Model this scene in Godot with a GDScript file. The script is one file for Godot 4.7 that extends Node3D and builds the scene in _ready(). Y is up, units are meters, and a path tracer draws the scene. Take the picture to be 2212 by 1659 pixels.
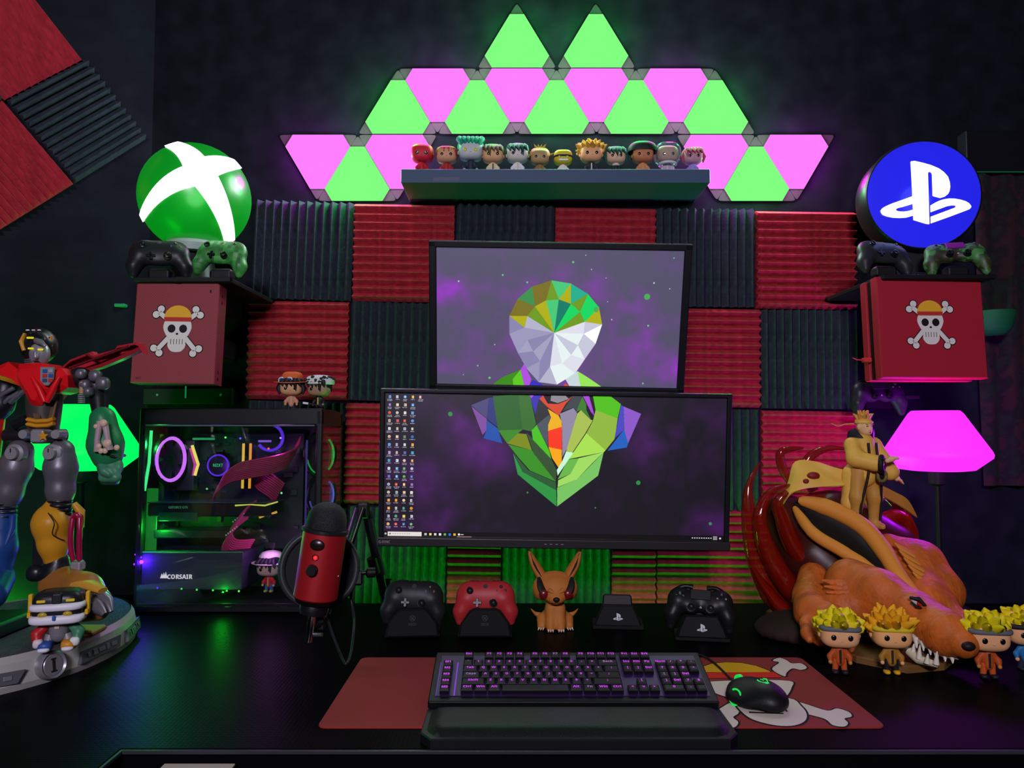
extends Node3D
# A gaming desk at night: two stacked monitors, foam tiles, glowing triangle panels, console wall, figurines.

const FOCAL := 1661.0
const EYE := Vector3(0, 1.23, 2.35)
const PITCH := 0.0527
const DESK := 0.75

var mats := {}
var taken := {}
var cache := {}
var rng := RandomNumberGenerator.new()


func _ready():
	camera_and_air()
	make_materials()
	build_room()
	build_desk()
	build_foam()
	build_light_panels()
	build_monitors()
	build_shelf_row()
	build_left_console_wall()
	build_right_console_wall()
	build_table_lamps()
	build_computer()
	build_robot_statue()
	build_fox_statue()
	build_desk_row()
	build_microphone()
	build_keyboard_and_mouse()
	build_front_figures()
	build_small_things()


func camera_and_air():
	var cam := Camera3D.new()
	cam.name = "camera"
	cam.position = EYE
	cam.rotation.x = PITCH
	cam.fov = rad_to_deg(2.0 * atan(829.5 / FOCAL))
	cam.near = 0.02
	cam.far = 30.0
	add_child(cam)
	cam.current = true
	var e := Environment.new()
	e.background_mode = Environment.BG_COLOR
	e.background_color = Color(0.0, 0.0, 0.0)
	e.tonemap_mode = Environment.TONE_MAPPER_LINEAR
	e.tonemap_exposure = 1.0
	e.sdfgi_enabled = true
	e.ssao_enabled = true
	e.ssil_enabled = true
	var w := WorldEnvironment.new()
	w.name = "air"
	w.environment = e
	add_child(w)
	# added unseen fill light: a square panel on the wall behind the camera
	area_light("added_fill_light", Vector3(-0.3, 2.2, 4.33), Vector3(-0.3, 0, 0), Vector2(0.6, 0.6), Color(0.95, 0.92, 1.0), 17.0)


func area_light(called: String, at_: Vector3, turn: Vector3, size: Vector2, color: Color, energy: float, parent: Node = self):
	var l := AreaLight3D.new()
	l.name = called
	l.area_size = size
	l.area_normalize_energy = true
	l.light_color = color
	l.light_energy = energy
	l.area_range = 8.0
	l.area_attenuation = 2.0
	l.shadow_enabled = true
	l.position = at_
	l.rotation = turn
	parent.add_child(l, true)
	return l


func omni(called: String, at_: Vector3, color: Color, energy: float, size := 0.02, parent: Node = self):
	var l := OmniLight3D.new()
	l.name = called
	l.light_color = color
	l.light_energy = energy
	l.light_size = size
	l.omni_range = 8.0
	l.omni_attenuation = 2.0
	l.shadow_enabled = true
	l.position = at_
	parent.add_child(l, true)
	return l


# ---------------------------------------------------------------- where things stand

func ray(px: float, py: float) -> Vector3:
	var d := Vector3((px - 1106.0) / FOCAL, -(py - 829.5) / FOCAL, -1.0)
	return Basis(Vector3.RIGHT, PITCH) * d


func at(px: float, py: float, z: float) -> Vector3:   # the point in the upright plane z behind that place in the photograph
	var r := ray(px, py)
	return EYE + r * ((z - EYE.z) / r.z)


func on_desk(px: float, py: float, h := 0.0) -> Vector3:   # the point of the desk top (or h over it)
	var r := ray(px, py)
	return EYE + r * ((DESK + h - EYE.y) / r.y)


# ---------------------------------------------------------------- nodes

func numbered(called: String, parent: Node = self) -> String:
	if not parent.has_node(called):
		return called
	var i := int(taken.get(str(parent.get_instance_id()) + called, 0)) + 1
	while parent.has_node("%s_%03d" % [called, i]):
		i += 1
	taken[str(parent.get_instance_id()) + called] = i
	return "%s_%03d" % [called, i]


func thing(called: String, label: String, category: String, pos := Vector3.ZERO, turn := Vector3.ZERO, group := "") -> Node3D:
	var o := Node3D.new()
	o.name = numbered(called)
	add_child(o, true)
	o.position = pos
	o.rotation = turn
	tag(o, label, category, group)
	return o


func tag(o: Node, label: String, category: String, group := ""):
	o.set_meta("label", label)
	o.set_meta("category", category)
	if group != "":
		o.set_meta("group", group)


func part(parent: Node, called: String, shape, material: Material, pos := Vector3.ZERO, turn := Vector3.ZERO, label := "") -> MeshInstance3D:
	var o := MeshInstance3D.new()
	o.mesh = shape if shape is Mesh else shape.mesh()
	o.material_override = material
	o.name = numbered(called, parent)
	parent.add_child(o, true)
	o.position = pos
	o.rotation = turn
	if label != "":
		o.set_meta("label", label)
	return o


func structure(called: String, shape, material: Material, label: String, pos := Vector3.ZERO, turn := Vector3.ZERO) -> MeshInstance3D:
	var o := part(self, called, shape, material, pos, turn, label)
	o.set_meta("kind", "structure")
	o.set_meta("category", called.split("_")[0])
	return o


# ---------------------------------------------------------------- materials

func mat(key: String, color := Color.WHITE, rough := 0.6, metal := 0.0, glow := Color.BLACK, power := 0.0) -> StandardMaterial3D:
	if mats.has(key):
		return mats[key]
	var m := StandardMaterial3D.new()
	m.resource_name = key
	m.albedo_color = color
	m.roughness = rough
	m.metallic = metal
	if power > 0.0:
		m.emission_enabled = true
		m.emission = glow
		m.emission_energy_multiplier = power
	mats[key] = m
	return m


func paint(hex: String, rough := 0.5, metal := 0.0) -> StandardMaterial3D:
	var m := mat("%s_%.2f_%.2f" % [hex, rough, metal], Color(hex), rough, metal)
	if rough > 0.28 and metal == 0.0:
		m.metallic_specular = 0.33
	return m


func glow(hex: String, power := 1.0) -> StandardMaterial3D:
	return mat("glow_%s_%.2f" % [hex, power], Color(0.02, 0.02, 0.02), 0.5, 0.0, Color(hex), power)


func noise_texture(freq: float, size := 256, normal := false, low := 0.0, high := 1.0, bump := 4.0) -> NoiseTexture2D:
	var n := FastNoiseLite.new()
	n.seed = 7
	n.frequency = freq
	n.fractal_octaves = 4
	var t := NoiseTexture2D.new()
	t.width = size
	t.height = size
	t.seamless = true
	t.noise = n
	t.as_normal_map = normal
	t.bump_strength = bump
	if not normal and (low != 0.0 or high != 1.0):
		var g := Gradient.new()
		g.set_color(0, Color(low, low, low))
		g.set_color(1, Color(high, high, high))
		t.color_ramp = g
	return t


func make_materials():
	var grain := noise_texture(0.08, 256, true)
	var tone := noise_texture(0.02, 256, false, 0.72, 1.0)
	for row in [["wall_paint", "1d1f27", 0.8], ["foam_red", "cc404e", 0.95], ["foam_black", "3f4650", 0.95]]:
		var m := mat(row[0], Color(row[1]), row[2])
		m.normal_enabled = true
		m.normal_texture = grain
		m.normal_scale = 0.35
		m.albedo_texture = tone
		m.uv1_triplanar = true
		m.uv1_world_triplanar = true
		m.uv1_scale = Vector3(6, 6, 6)
	mats["wall_paint"].uv1_scale = Vector3(1.5, 1.5, 1.5)
	mats["wall_paint"].normal_enabled = false
	mats["foam_red"].specular_mode = BaseMaterial3D.SPECULAR_DISABLED
	mats["foam_black"].metallic_specular = 0.12
	mats["wall_paint"].metallic_specular = 0.08
	# black carbon-weave wrap of the desk
	var weave := Image.create(64, 64, false, Image.FORMAT_RGB8)
	for y in 64:
		for x in 64:
			var over := posmod(x / 8 + y / 8, 4) < 2
			var k := absf(float(x % 16) - 7.5) / 7.5 if over else absf(float(y % 16) - 7.5) / 7.5
			weave.set_pixel(x, y, Color(1, 1, 1) * (1.0 - 0.7 * k * k))
	var wt := ImageTexture.create_from_image(weave)
	var d := mat("desk_wrap", Color("060708"), 0.4)
	d.metallic_specular = 0.09
	d.heightmap_enabled = true
	d.heightmap_texture = wt
	d.heightmap_scale = 0.03
	d.uv1_triplanar = true
	d.uv1_world_triplanar = true
	d.uv1_scale = Vector3(36, 36, 36)
	var s := mat("stone_top", Color("3a3d42"), 0.95)
	s.normal_enabled = true
	s.normal_texture = grain
	s.normal_scale = 1.6
	s.albedo_texture = tone
	s.uv1_triplanar = true
	s.uv1_scale = Vector3(7, 7, 7)
	var am := mat("amber_resin", Color(0.5, 0.065, 0.02, 0.66), 0.06)
	am.transparency = BaseMaterial3D.TRANSPARENCY_ALPHA
	var gl := mat("clear_glass", Color(0.75, 0.8, 0.82, 0.06), 0.02)
	gl.transparency = BaseMaterial3D.TRANSPARENCY_ALPHA
	var sg := mat("smoked_glass", Color(0.05, 0.07, 0.07, 0.12), 0.03)
	sg.transparency = BaseMaterial3D.TRANSPARENCY_ALPHA


# ---------------------------------------------------------------- shapes: one object collects primitives and becomes one mesh

class Shape:
	var v := PackedVector3Array()
	var n := PackedVector3Array()
	var uv := PackedVector2Array()
	var idx := PackedInt32Array()
	var xf := Transform3D()

	func vert(p: Vector3, nn: Vector3, u := Vector2.ZERO) -> int:
		v.append(xf * p)
		n.append((xf.basis.inverse().transposed() * nn).normalized())
		uv.append(u)
		return v.size() - 1

	func face(a: int, b: int, c: int):
		var g := (v[b] - v[a]).cross(v[c] - v[a])
		if g.dot(n[a] + n[b] + n[c]) > 0.0:
			idx.append_array([a, c, b])
		else:
			idx.append_array([a, b, c])

	func tri(a: Vector3, b: Vector3, c: Vector3, nn: Vector3):
		face(vert(a, nn), vert(b, nn), vert(c, nn))

	func quad(a: Vector3, b: Vector3, c: Vector3, d: Vector3, nn := Vector3.ZERO):
		if nn == Vector3.ZERO:
			nn = (c - a).cross(b - d).normalized()
		var i := vert(a, nn, Vector2(0, 1))
		var j := vert(b, nn, Vector2(1, 1))
		var k := vert(c, nn, Vector2(1, 0))
		var l := vert(d, nn, Vector2(0, 0))
		face(i, j, k)
		face(i, k, l)

	func box(c: Vector3, size: Vector3, bevel := 0.0) -> Shape:   # edges rounded by one chamfer with shared normals
		var h := size / 2.0
		var b := minf(bevel, minf(h.x, minf(h.y, h.z)) * 0.95)
		var ids := {}
		for sx in [-1, 1]:
			for sy in [-1, 1]:
				for sz in [-1, 1]:
					var s := Vector3(sx, sy, sz)
					for ax in 3:
						var p := (h - Vector3.ONE * b) * s
						p[ax] = h[ax] * s[ax]
						var nn := Vector3.ZERO
						nn[ax] = s[ax]
						var u := Vector2((p[(ax + 1) % 3] / h[(ax + 1) % 3] + 1.0) / 2.0, (p[(ax + 2) % 3] / h[(ax + 2) % 3] + 1.0) / 2.0)
						ids[[sx, sy, sz, ax]] = vert(c + p, nn, u)
		for ax in 3:
			var o1 := (ax + 1) % 3
			var o2 := (ax + 2) % 3
			for s in [-1, 1]:
				var q := []
				for k in [[-1, -1], [1, -1], [1, 1], [-1, 1]]:
					var key := [0, 0, 0, ax]
					key[ax] = s
					key[o1] = k[0]
					key[o2] = k[1]
					q.append(ids[key])
				face(q[0], q[1], q[2])
				face(q[0], q[2], q[3])
			if b > 0.0:
				for s1 in [-1, 1]:
					for s2 in [-1, 1]:
						var q := []
						for e in [[-1, o1], [1, o1], [1, o2], [-1, o2]]:
							var key := [0, 0, 0, e[1]]
							key[ax] = e[0]
							key[o1] = s1
							key[o2] = s2
							q.append(ids[key])
						face(q[0], q[1], q[2])
						face(q[0], q[2], q[3])
		if b > 0.0:
			for sx in [-1, 1]:
				for sy in [-1, 1]:
					for sz in [-1, 1]:
						face(ids[[sx, sy, sz, 0]], ids[[sx, sy, sz, 1]], ids[[sx, sy, sz, 2]])
		return self

	func lathe(profile: Array, segs := 24, crease := 0.75) -> Shape:   # profile of (radius, height), turned round y
		for i in profile.size() - 1:
			var p: Vector2 = profile[i]
			var q: Vector2 = profile[i + 1]
			var d := (q - p).normalized()
			var nn := Vector2(d.y, -d.x)
			var na := nn
			var nb := nn
			if i > 0:
				var e: Vector2 = (p - profile[i - 1]).normalized()
				if e.dot(d) > crease:
					na = (nn + Vector2(e.y, -e.x)).normalized()
			if i < profile.size() - 2:
				var e: Vector2 = (profile[i + 2] - q).normalized()
				if e.dot(d) > crease:
					nb = (nn + Vector2(e.y, -e.x)).normalized()
			var first := v.size()
			for k in segs + 1:
				var a := TAU * k / segs
				var r := Vector3(cos(a), 0, sin(a))
				vert(r * p.x + Vector3(0, p.y, 0), r * na.x + Vector3(0, na.y, 0), Vector2(float(k) / segs, p.y))
				vert(r * q.x + Vector3(0, q.y, 0), r * nb.x + Vector3(0, nb.y, 0), Vector2(float(k) / segs, q.y))
			for k in segs:
				var a := first + k * 2
				if p.x > 1e-6:
					face(a, a + 2, a + 1)
				if q.x > 1e-6:
					face(a + 1, a + 2, a + 3)
		return self

	func rod(a: Vector3, b: Vector3, r: float, r2 := -1.0, segs := 12) -> Shape:
		return tube([a, b], [r, r if r2 < 0.0 else r2], segs)

	func tube(pts: Array, radii: Array, segs := 10, flat := Vector2.ONE, up := Vector3.ZERO) -> Shape:
		var side := Vector3.ZERO
		var count := pts.size()
		var first := v.size()
		for i in count:
			var t: Vector3 = (pts[mini(i + 1, count - 1)] - pts[maxi(i - 1, 0)]).normalized()
			if side == Vector3.ZERO:
				var ref := up if up != Vector3.ZERO else (Vector3.UP if absf(t.y) < 0.9 else Vector3.RIGHT)
				side = t.cross(ref).normalized()
			side = (side - t * side.dot(t)).normalized()
			var oth := side.cross(t)
			var r: float = radii[mini(i, radii.size() - 1)]
			for k in segs + 1:
				var a := TAU * k / segs
				var c := side * cos(a) * flat.x + oth * sin(a) * flat.y
				var nn := (side * cos(a) / flat.x + oth * sin(a) / flat.y).normalized()
				vert(pts[i] + c * r, nn, Vector2(float(k) / segs, float(i) / (count - 1)))
		for i in count - 1:
			for k in segs:
				var a := first + i * (segs + 1) + k
				face(a, a + 1, a + segs + 1)
				face(a + 1, a + segs + 2, a + segs + 1)
		for e in [0, count - 1]:
			var t: Vector3 = (pts[0] - pts[1]).normalized() if e == 0 else (pts[count - 1] - pts[count - 2]).normalized()
			var inv := xf.affine_inverse()
			var c := vert(pts[e], t)
			var ring := []
			for k in segs + 1:
				ring.append(vert(inv * v[first + e * (segs + 1) + k], t))
			for k in segs:
				face(c, ring[k], ring[k + 1])
		return self

	func ball(c: Vector3, r: Vector3, segs := 20, power := 1.0, basis := Basis(), from := -1.0, to := 1.0) -> Shape:   # power under 1: a rounded box; from..to cut it by height
		var rows := segs / 2
		var first := v.size()
		for j in rows + 1:
			var t := lerpf(asin(from), asin(to), float(j) / rows)
			for i in segs + 1:
				var a := TAU * i / segs
				var d := Vector3(cos(t) * cos(a), sin(t), cos(t) * sin(a))
				var p := Vector3(signf(d.x) * pow(absf(d.x), power), signf(d.y) * pow(absf(d.y), power), signf(d.z) * pow(absf(d.z), power))
				var g := Vector3(signf(p.x) * pow(absf(p.x), 2.0 / power - 1.0) / r.x, signf(p.y) * pow(absf(p.y), 2.0 / power - 1.0) / r.y, signf(p.z) * pow(absf(p.z), 2.0 / power - 1.0) / r.z)
				vert(c + basis * (p * r), basis * g.normalized(), Vector2(float(i) / segs, float(j) / rows))
		for j in rows:
			for i in segs:
				var a := first + j * (segs + 1) + i
				face(a, a + 1, a + segs + 1)
				face(a + 1, a + segs + 2, a + segs + 1)
		return self

	func slab(poly: PackedVector2Array, z0: float, z1: float, bevel := 0.0) -> Shape:   # an outline in x, y given thickness from z0 to its face at z1
		var top := poly
		if bevel > 0.0:
			top = PackedVector2Array()
			var cc := Geometry2D.is_polygon_clockwise(poly)
			for i in poly.size():
				var e1 := (poly[i] - poly[i - 1]).normalized()
				var e2 := (poly[(i + 1) % poly.size()] - poly[i]).normalized()
				var m := (Vector2(-e1.y, e1.x) + Vector2(-e2.y, e2.x))
				m = m / maxf(0.35, m.length_squared() / 2.0)
				top.append(poly[i] + m * bevel * (-1.0 if cc else 1.0))
		for e in [[z0, -1.0, poly], [z1, 1.0, top]]:
			var ring := []
			for p in e[2]:
				ring.append(vert(Vector3(p.x, p.y, e[0]), Vector3(0, 0, e[1]), Vector2(p.x, p.y)))
			var t := Geometry2D.triangulate_polygon(e[2])
			for i in range(0, t.size(), 3):
				face(ring[t[i]], ring[t[i + 1]], ring[t[i + 2]])
		var turn := -1.0 if Geometry2D.is_polygon_clockwise(poly) else 1.0
		for i in poly.size():
			var a := poly[i]
			var b := poly[(i + 1) % poly.size()]
			var nn := Vector3(b.y - a.y, a.x - b.x, 0).normalized() * turn
			var m := z1 - bevel * signf(z1 - z0)
			quad(Vector3(a.x, a.y, z0), Vector3(b.x, b.y, z0), Vector3(b.x, b.y, m), Vector3(a.x, a.y, m), nn)
			if bevel > 0.0:
				var a2 := top[i]
				var b2 := top[(i + 1) % poly.size()]
				quad(Vector3(a.x, a.y, m), Vector3(b.x, b.y, m), Vector3(b2.x, b2.y, z1), Vector3(a2.x, a2.y, z1), (nn + Vector3(0, 0, signf(z1 - z0))).normalized())
		return self

	func sheet(grid: Array, thick := 0.0) -> Shape:   # rows of points, smooth, with an underside when thick
		var rows := grid.size()
		var cols: int = grid[0].size()
		var nn := []
		for j in rows:
			for i in cols:
				var dx: Vector3 = grid[j][mini(i + 1, cols - 1)] - grid[j][maxi(i - 1, 0)]
				var dy: Vector3 = grid[mini(j + 1, rows - 1)][i] - grid[maxi(j - 1, 0)][i]
				nn.append(dx.cross(dy).normalized())
		for s in ([1.0, -1.0] if thick > 0.0 else [1.0]):
			var first := v.size()
			for j in rows:
				for i in cols:
					var q: Vector3 = nn[j * cols + i]
					vert(grid[j][i] + q * thick * 0.5 * s, q * s, Vector2(float(i) / (cols - 1), float(j) / (rows - 1)))
			for j in rows - 1:
				for i in cols - 1:
					var a := first + j * cols + i
					face(a, a + 1, a + cols)
					face(a + 1, a + cols + 1, a + cols)
		if thick > 0.0:
			var rim := []
			for i in cols:
				rim.append(i)
			for j in range(1, rows):
				rim.append(j * cols + cols - 1)
			for i in range(cols - 2, -1, -1):
				rim.append((rows - 1) * cols + i)
			for j in range(rows - 2, 0, -1):
				rim.append(j * cols)
			for k in rim.size():
				var a: int = rim[k]
				var b: int = rim[(k + 1) % rim.size()]
				var pa: Vector3 = grid[a / cols][a % cols]
				var pb: Vector3 = grid[b / cols][b % cols]
				var h := thick * 0.5
				quad(pa + nn[a] * h, pb + nn[b] * h, pb - nn[b] * h, pa - nn[a] * h)
		return self

	func mesh() -> ArrayMesh:
		var m := ArrayMesh.new()
		var a := []
		a.resize(Mesh.ARRAY_MAX)
		a[Mesh.ARRAY_VERTEX] = v
		a[Mesh.ARRAY_NORMAL] = n
		a[Mesh.ARRAY_TEX_UV] = uv
		a[Mesh.ARRAY_INDEX] = idx
		m.add_surface_from_arrays(Mesh.PRIMITIVE_TRIANGLES, a)
		return m


class Blob:   # a smooth union of tapered capsules and ellipsoids, meshed as surface nets
	var prims := []
	var k := 0.01

	func cap(a: Vector3, b: Vector3, ra: float, rb := -1.0) -> Blob:
		prims.append([0, a, b, ra, ra if rb < 0.0 else rb, false])
		return self

	func chain(pts: Array, radii: Array) -> Blob:
		for i in pts.size() - 1:
			cap(pts[i], pts[i + 1], radii[i], radii[i + 1])
		return self

	func egg(c: Vector3, r: Vector3, basis := Basis()) -> Blob:
		prims.append([1, c, r, basis.inverse(), maxf(r.x, maxf(r.y, r.z)), false])
		return self

	func cut(c: Vector3, r: Vector3, basis := Basis()) -> Blob:
		prims.append([1, c, r, basis.inverse(), maxf(r.x, maxf(r.y, r.z)), true])
		return self

	func shape(cell: float, smooth := -1.0) -> Shape:
		if smooth >= 0.0:
			k = smooth
		var lo := Vector3.ONE * 1e9
		var hi := -lo
		for p in prims:
			if p[5]:
				continue
			if p[0] == 0:
				for e in [[p[1], p[3]], [p[2], p[4]]]:
					lo = lo.min(e[0] - Vector3.ONE * e[1])
					hi = hi.max(e[0] + Vector3.ONE * e[1])
			else:
				lo = lo.min(p[1] - Vector3.ONE * p[4])
				hi = hi.max(p[1] + Vector3.ONE * p[4])
		var m := k + cell * 2.5
		lo -= Vector3.ONE * m
		hi += Vector3.ONE * m
		var nx := int((hi.x - lo.x) / cell) + 2
		var ny := int((hi.y - lo.y) / cell) + 2
		var nz := int((hi.z - lo.z) / cell) + 2
		var f := PackedFloat32Array()
		f.resize(nx * ny * nz)
		f.fill(1.0)
		for p in prims:
			var a: Vector3
			var b: Vector3
			if p[0] == 0:
				var r := maxf(p[3], p[4])
				a = p[1].min(p[2]) - Vector3.ONE * (r + m)
				b = p[1].max(p[2]) + Vector3.ONE * (r + m)
			else:
				a = p[1] - Vector3.ONE * (p[4] + m)
				b = p[1] + Vector3.ONE * (p[4] + m)
			var i0 := clampi(int((a.x - lo.x) / cell), 0, nx - 1)
			var i1 := clampi(int((b.x - lo.x) / cell) + 1, 0, nx - 1)
			var j0 := clampi(int((a.y - lo.y) / cell), 0, ny - 1)
			var j1 := clampi(int((b.y - lo.y) / cell) + 1, 0, ny - 1)
			var l0 := clampi(int((a.z - lo.z) / cell), 0, nz - 1)
			var l1 := clampi(int((b.z - lo.z) / cell) + 1, 0, nz - 1)
			var is_cap: bool = p[0] == 0
			var pa: Vector3 = p[1]
			var ab: Vector3 = p[2] - p[1] if is_cap else p[2]
			var len2: float = maxf(ab.length_squared(), 1e-12)
			var ra: float = p[3] if is_cap else 0.0
			var rb: float = p[4]
			var rot: Basis = Basis() if is_cap else p[3]
			var small := 0.0 if is_cap else minf(ab.x, minf(ab.y, ab.z))
			var sub: bool = p[5]
			for l in range(l0, l1 + 1):
				for j in range(j0, j1 + 1):
					var row := (l * ny + j) * nx
					for i in range(i0, i1 + 1):
						var q := lo + Vector3(i, j, l) * cell - pa
						var d: float
						if is_cap:
							var t := clampf(q.dot(ab) / len2, 0.0, 1.0)
							d = (q - ab * t).length() - lerpf(ra, rb, t)
						else:
							q = rot * q
							var k0 := (q / ab).length()
							var k1 := (q / (ab * ab)).length()
							d = k0 * (k0 - 1.0) / k1 if k1 > 1e-9 else -small
						var old := f[row + i]
						if sub:
							d = -d
							var h := maxf(k - absf(old - d), 0.0) / k
							f[row + i] = maxf(old, d) + h * h * k * 0.25
						else:
							var h := maxf(k - absf(old - d), 0.0) / k
							f[row + i] = minf(old, d) - h * h * k * 0.25
		var s := Shape.new()
		var ids := PackedInt32Array()
		ids.resize(nx * ny * nz)
		ids.fill(-1)
		var step := [0, 1, nx, nx + 1, nx * ny, nx * ny + 1, nx * ny + nx, nx * ny + nx + 1]
		var ends := [[0, 1], [2, 3], [4, 5], [6, 7], [0, 2], [1, 3], [4, 6], [5, 7], [0, 4], [1, 5], [2, 6], [3, 7]]
		for l in nz - 1:
			for j in ny - 1:
				for i in nx - 1:
					var o := (l * ny + j) * nx + i
					var inside := 0
					for c in 8:
						if f[o + step[c]] < 0.0:
							inside += 1
					if inside == 0 or inside == 8:
						continue
					var sum := Vector3.ZERO
					var count := 0
					for e in ends:
						var da := f[o + step[e[0]]]
						var db := f[o + step[e[1]]]
						if (da < 0.0) != (db < 0.0):
							var t := da / (da - db)
							var ca := Vector3(e[0] & 1, (e[0] >> 1) & 1, e[0] >> 2)
							var cb := Vector3(e[1] & 1, (e[1] >> 1) & 1, e[1] >> 2)
							sum += ca.lerp(cb, t)
							count += 1
					var g := Vector3(f[o + 1] - f[o] + f[o + step[3]] - f[o + step[2]] + f[o + step[5]] - f[o + step[4]] + f[o + step[7]] - f[o + step[6]], f[o + step[2]] - f[o] + f[o + step[3]] - f[o + 1] + f[o + step[6]] - f[o + step[4]] + f[o + step[7]] - f[o + step[5]], f[o + step[4]] - f[o] + f[o + step[5]] - f[o + 1] + f[o + step[6]] - f[o + step[2]] + f[o + step[7]] - f[o + step[3]])
					ids[o] = s.vert(lo + (Vector3(i, j, l) + sum / count) * cell, g.normalized())
		for l in range(1, nz - 1):
			for j in range(1, ny - 1):
				for i in range(1, nx - 1):
					var o := (l * ny + j) * nx + i
					var here := f[o] < 0.0
					for ax in 3:
						var d: int = [1, nx, nx * ny][ax]
						if here == (f[o + d] < 0.0):
							continue
						var d1: int = [nx, nx * ny, 1][ax]
						var d2: int = [nx * ny, 1, nx][ax]
						var a := ids[o]
						var b := ids[o - d1]
						var c := ids[o - d1 - d2]
						var e := ids[o - d2]
						if a >= 0 and b >= 0 and c >= 0 and e >= 0:
							s.face(a, b, c)
							s.face(a, c, e)
		return s


func shp() -> Shape:
	return Shape.new()


func blob(k := 0.01) -> Blob:
	var b := Blob.new()
	b.k = k
	return b


func bx(size: Vector3, bevel := 0.0, c := Vector3.ZERO) -> Shape:
	return shp().box(c, size, bevel)


func pts2(flat: Array, s := 1.0) -> PackedVector2Array:
	var out := PackedVector2Array()
	for i in range(0, flat.size(), 2):
		out.append(Vector2(flat[i], flat[i + 1]) * s)
	return out


func curve(pts: Array, per := 8) -> Array:   # a smooth line through the points
	var out := []
	for i in pts.size() - 1:
		var a: Vector3 = pts[maxi(i - 1, 0)]
		var d: Vector3 = pts[mini(i + 2, pts.size() - 1)]
		for k in per:
			out.append(pts[i].cubic_interpolate(pts[i + 1], a, d, float(k) / per))
	out.append(pts[-1])
	return out


func curve2(flat: Array, s := 1.0, per := 5) -> PackedVector2Array:   # a smooth closed outline
	var p := pts2(flat, s)
	var out := PackedVector2Array()
	for i in p.size():
		for k in per:
			out.append(p[i].cubic_interpolate(p[(i + 1) % p.size()], p[i - 1], p[(i + 2) % p.size()], float(k) / per))
	return out


func oval(rx: float, ry: float, segs := 24, c := Vector2.ZERO) -> PackedVector2Array:
	var out := PackedVector2Array()
	for i in segs:
		out.append(c + Vector2(cos(TAU * i / segs) * rx, sin(TAU * i / segs) * ry))
	return out


func letters(text: String, height: float, depth := 0.0006, bold := false) -> Mesh:
	var key := "text_%s_%f" % [text, height]
	if not cache.has(key):
		var f := SystemFont.new()
		f.font_names = ["Droid Sans"]
		f.font_weight = 700 if bold else 400
		var t := TextMesh.new()
		t.text = text
		t.font = f
		t.font_size = 32
		t.pixel_size = height / 24.0
		t.depth = depth
		cache[key] = t
	return cache[key]


# ---------------------------------------------------------------- the room, the desk, the walls' foam and lights

const ORD := ["first", "second", "third", "fourth", "fifth", "sixth", "seventh", "eighth", "ninth", "tenth", "eleventh", "twelfth"]
const DIAG := Vector3(-1.12, 0, 0)


func build_room():
	var w: Material = mats["wall_paint"]
	structure("wall_back", bx(Vector3(3.72, 2.75, 0.12)), w, "dark painted wall behind the desk carrying the foam tiles", Vector3(0.74, 1.375, -0.06))
	structure("wall_corner", bx(Vector3(1.7, 2.75, 0.12)), w, "dark painted wall set at an angle beside the green globe lamp", DIAG + Vector3(-0.6 - 0.0424, 1.375, 0.6 - 0.0424), Vector3(0, PI / 4, 0))
	structure("wall_left", bx(Vector3(0.12, 2.75, 3.4)), w, "dark side wall beyond the robot statue", Vector3(-2.38, 1.375, 2.8))
	structure("wall_right", bx(Vector3(0.12, 2.75, 4.6)), w, "dark side wall beyond the magenta lamp", Vector3(2.56, 1.375, 2.2))
	structure("wall_front", bx(Vector3(5.0, 2.75, 0.12)), w, "dark wall behind the camera", Vector3(0.1, 1.375, 4.46))
	structure("floor", bx(Vector3(5.2, 0.1, 4.9)), paint("1a1716", 0.6), "dark wooden floor under the desk", Vector3(0.1, -0.05, 2.2))
	structure("ceiling", bx(Vector3(5.2, 0.1, 4.9)), paint("5a5a5c", 0.9), "plain ceiling over the desk", Vector3(0.1, 2.8, 2.2))
	var t := thing("added_fill_panel", "added square frosted fill light panel out of view behind the camera", "wall lamp", Vector3(-0.3, 2.2, 4.4))  # added panel that gives the unseen fill light a body
	part(t, "housing", bx(Vector3(0.66, 0.66, 0.05), 0.01, Vector3(0, 0, -0.015)), paint("d8d8d8", 0.5))
	part(t, "diffuser", bx(Vector3(0.6, 0.6, 0.02), 0.005, Vector3(0, 0, -0.045)), glow("f0f0ff", 0.5))


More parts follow.
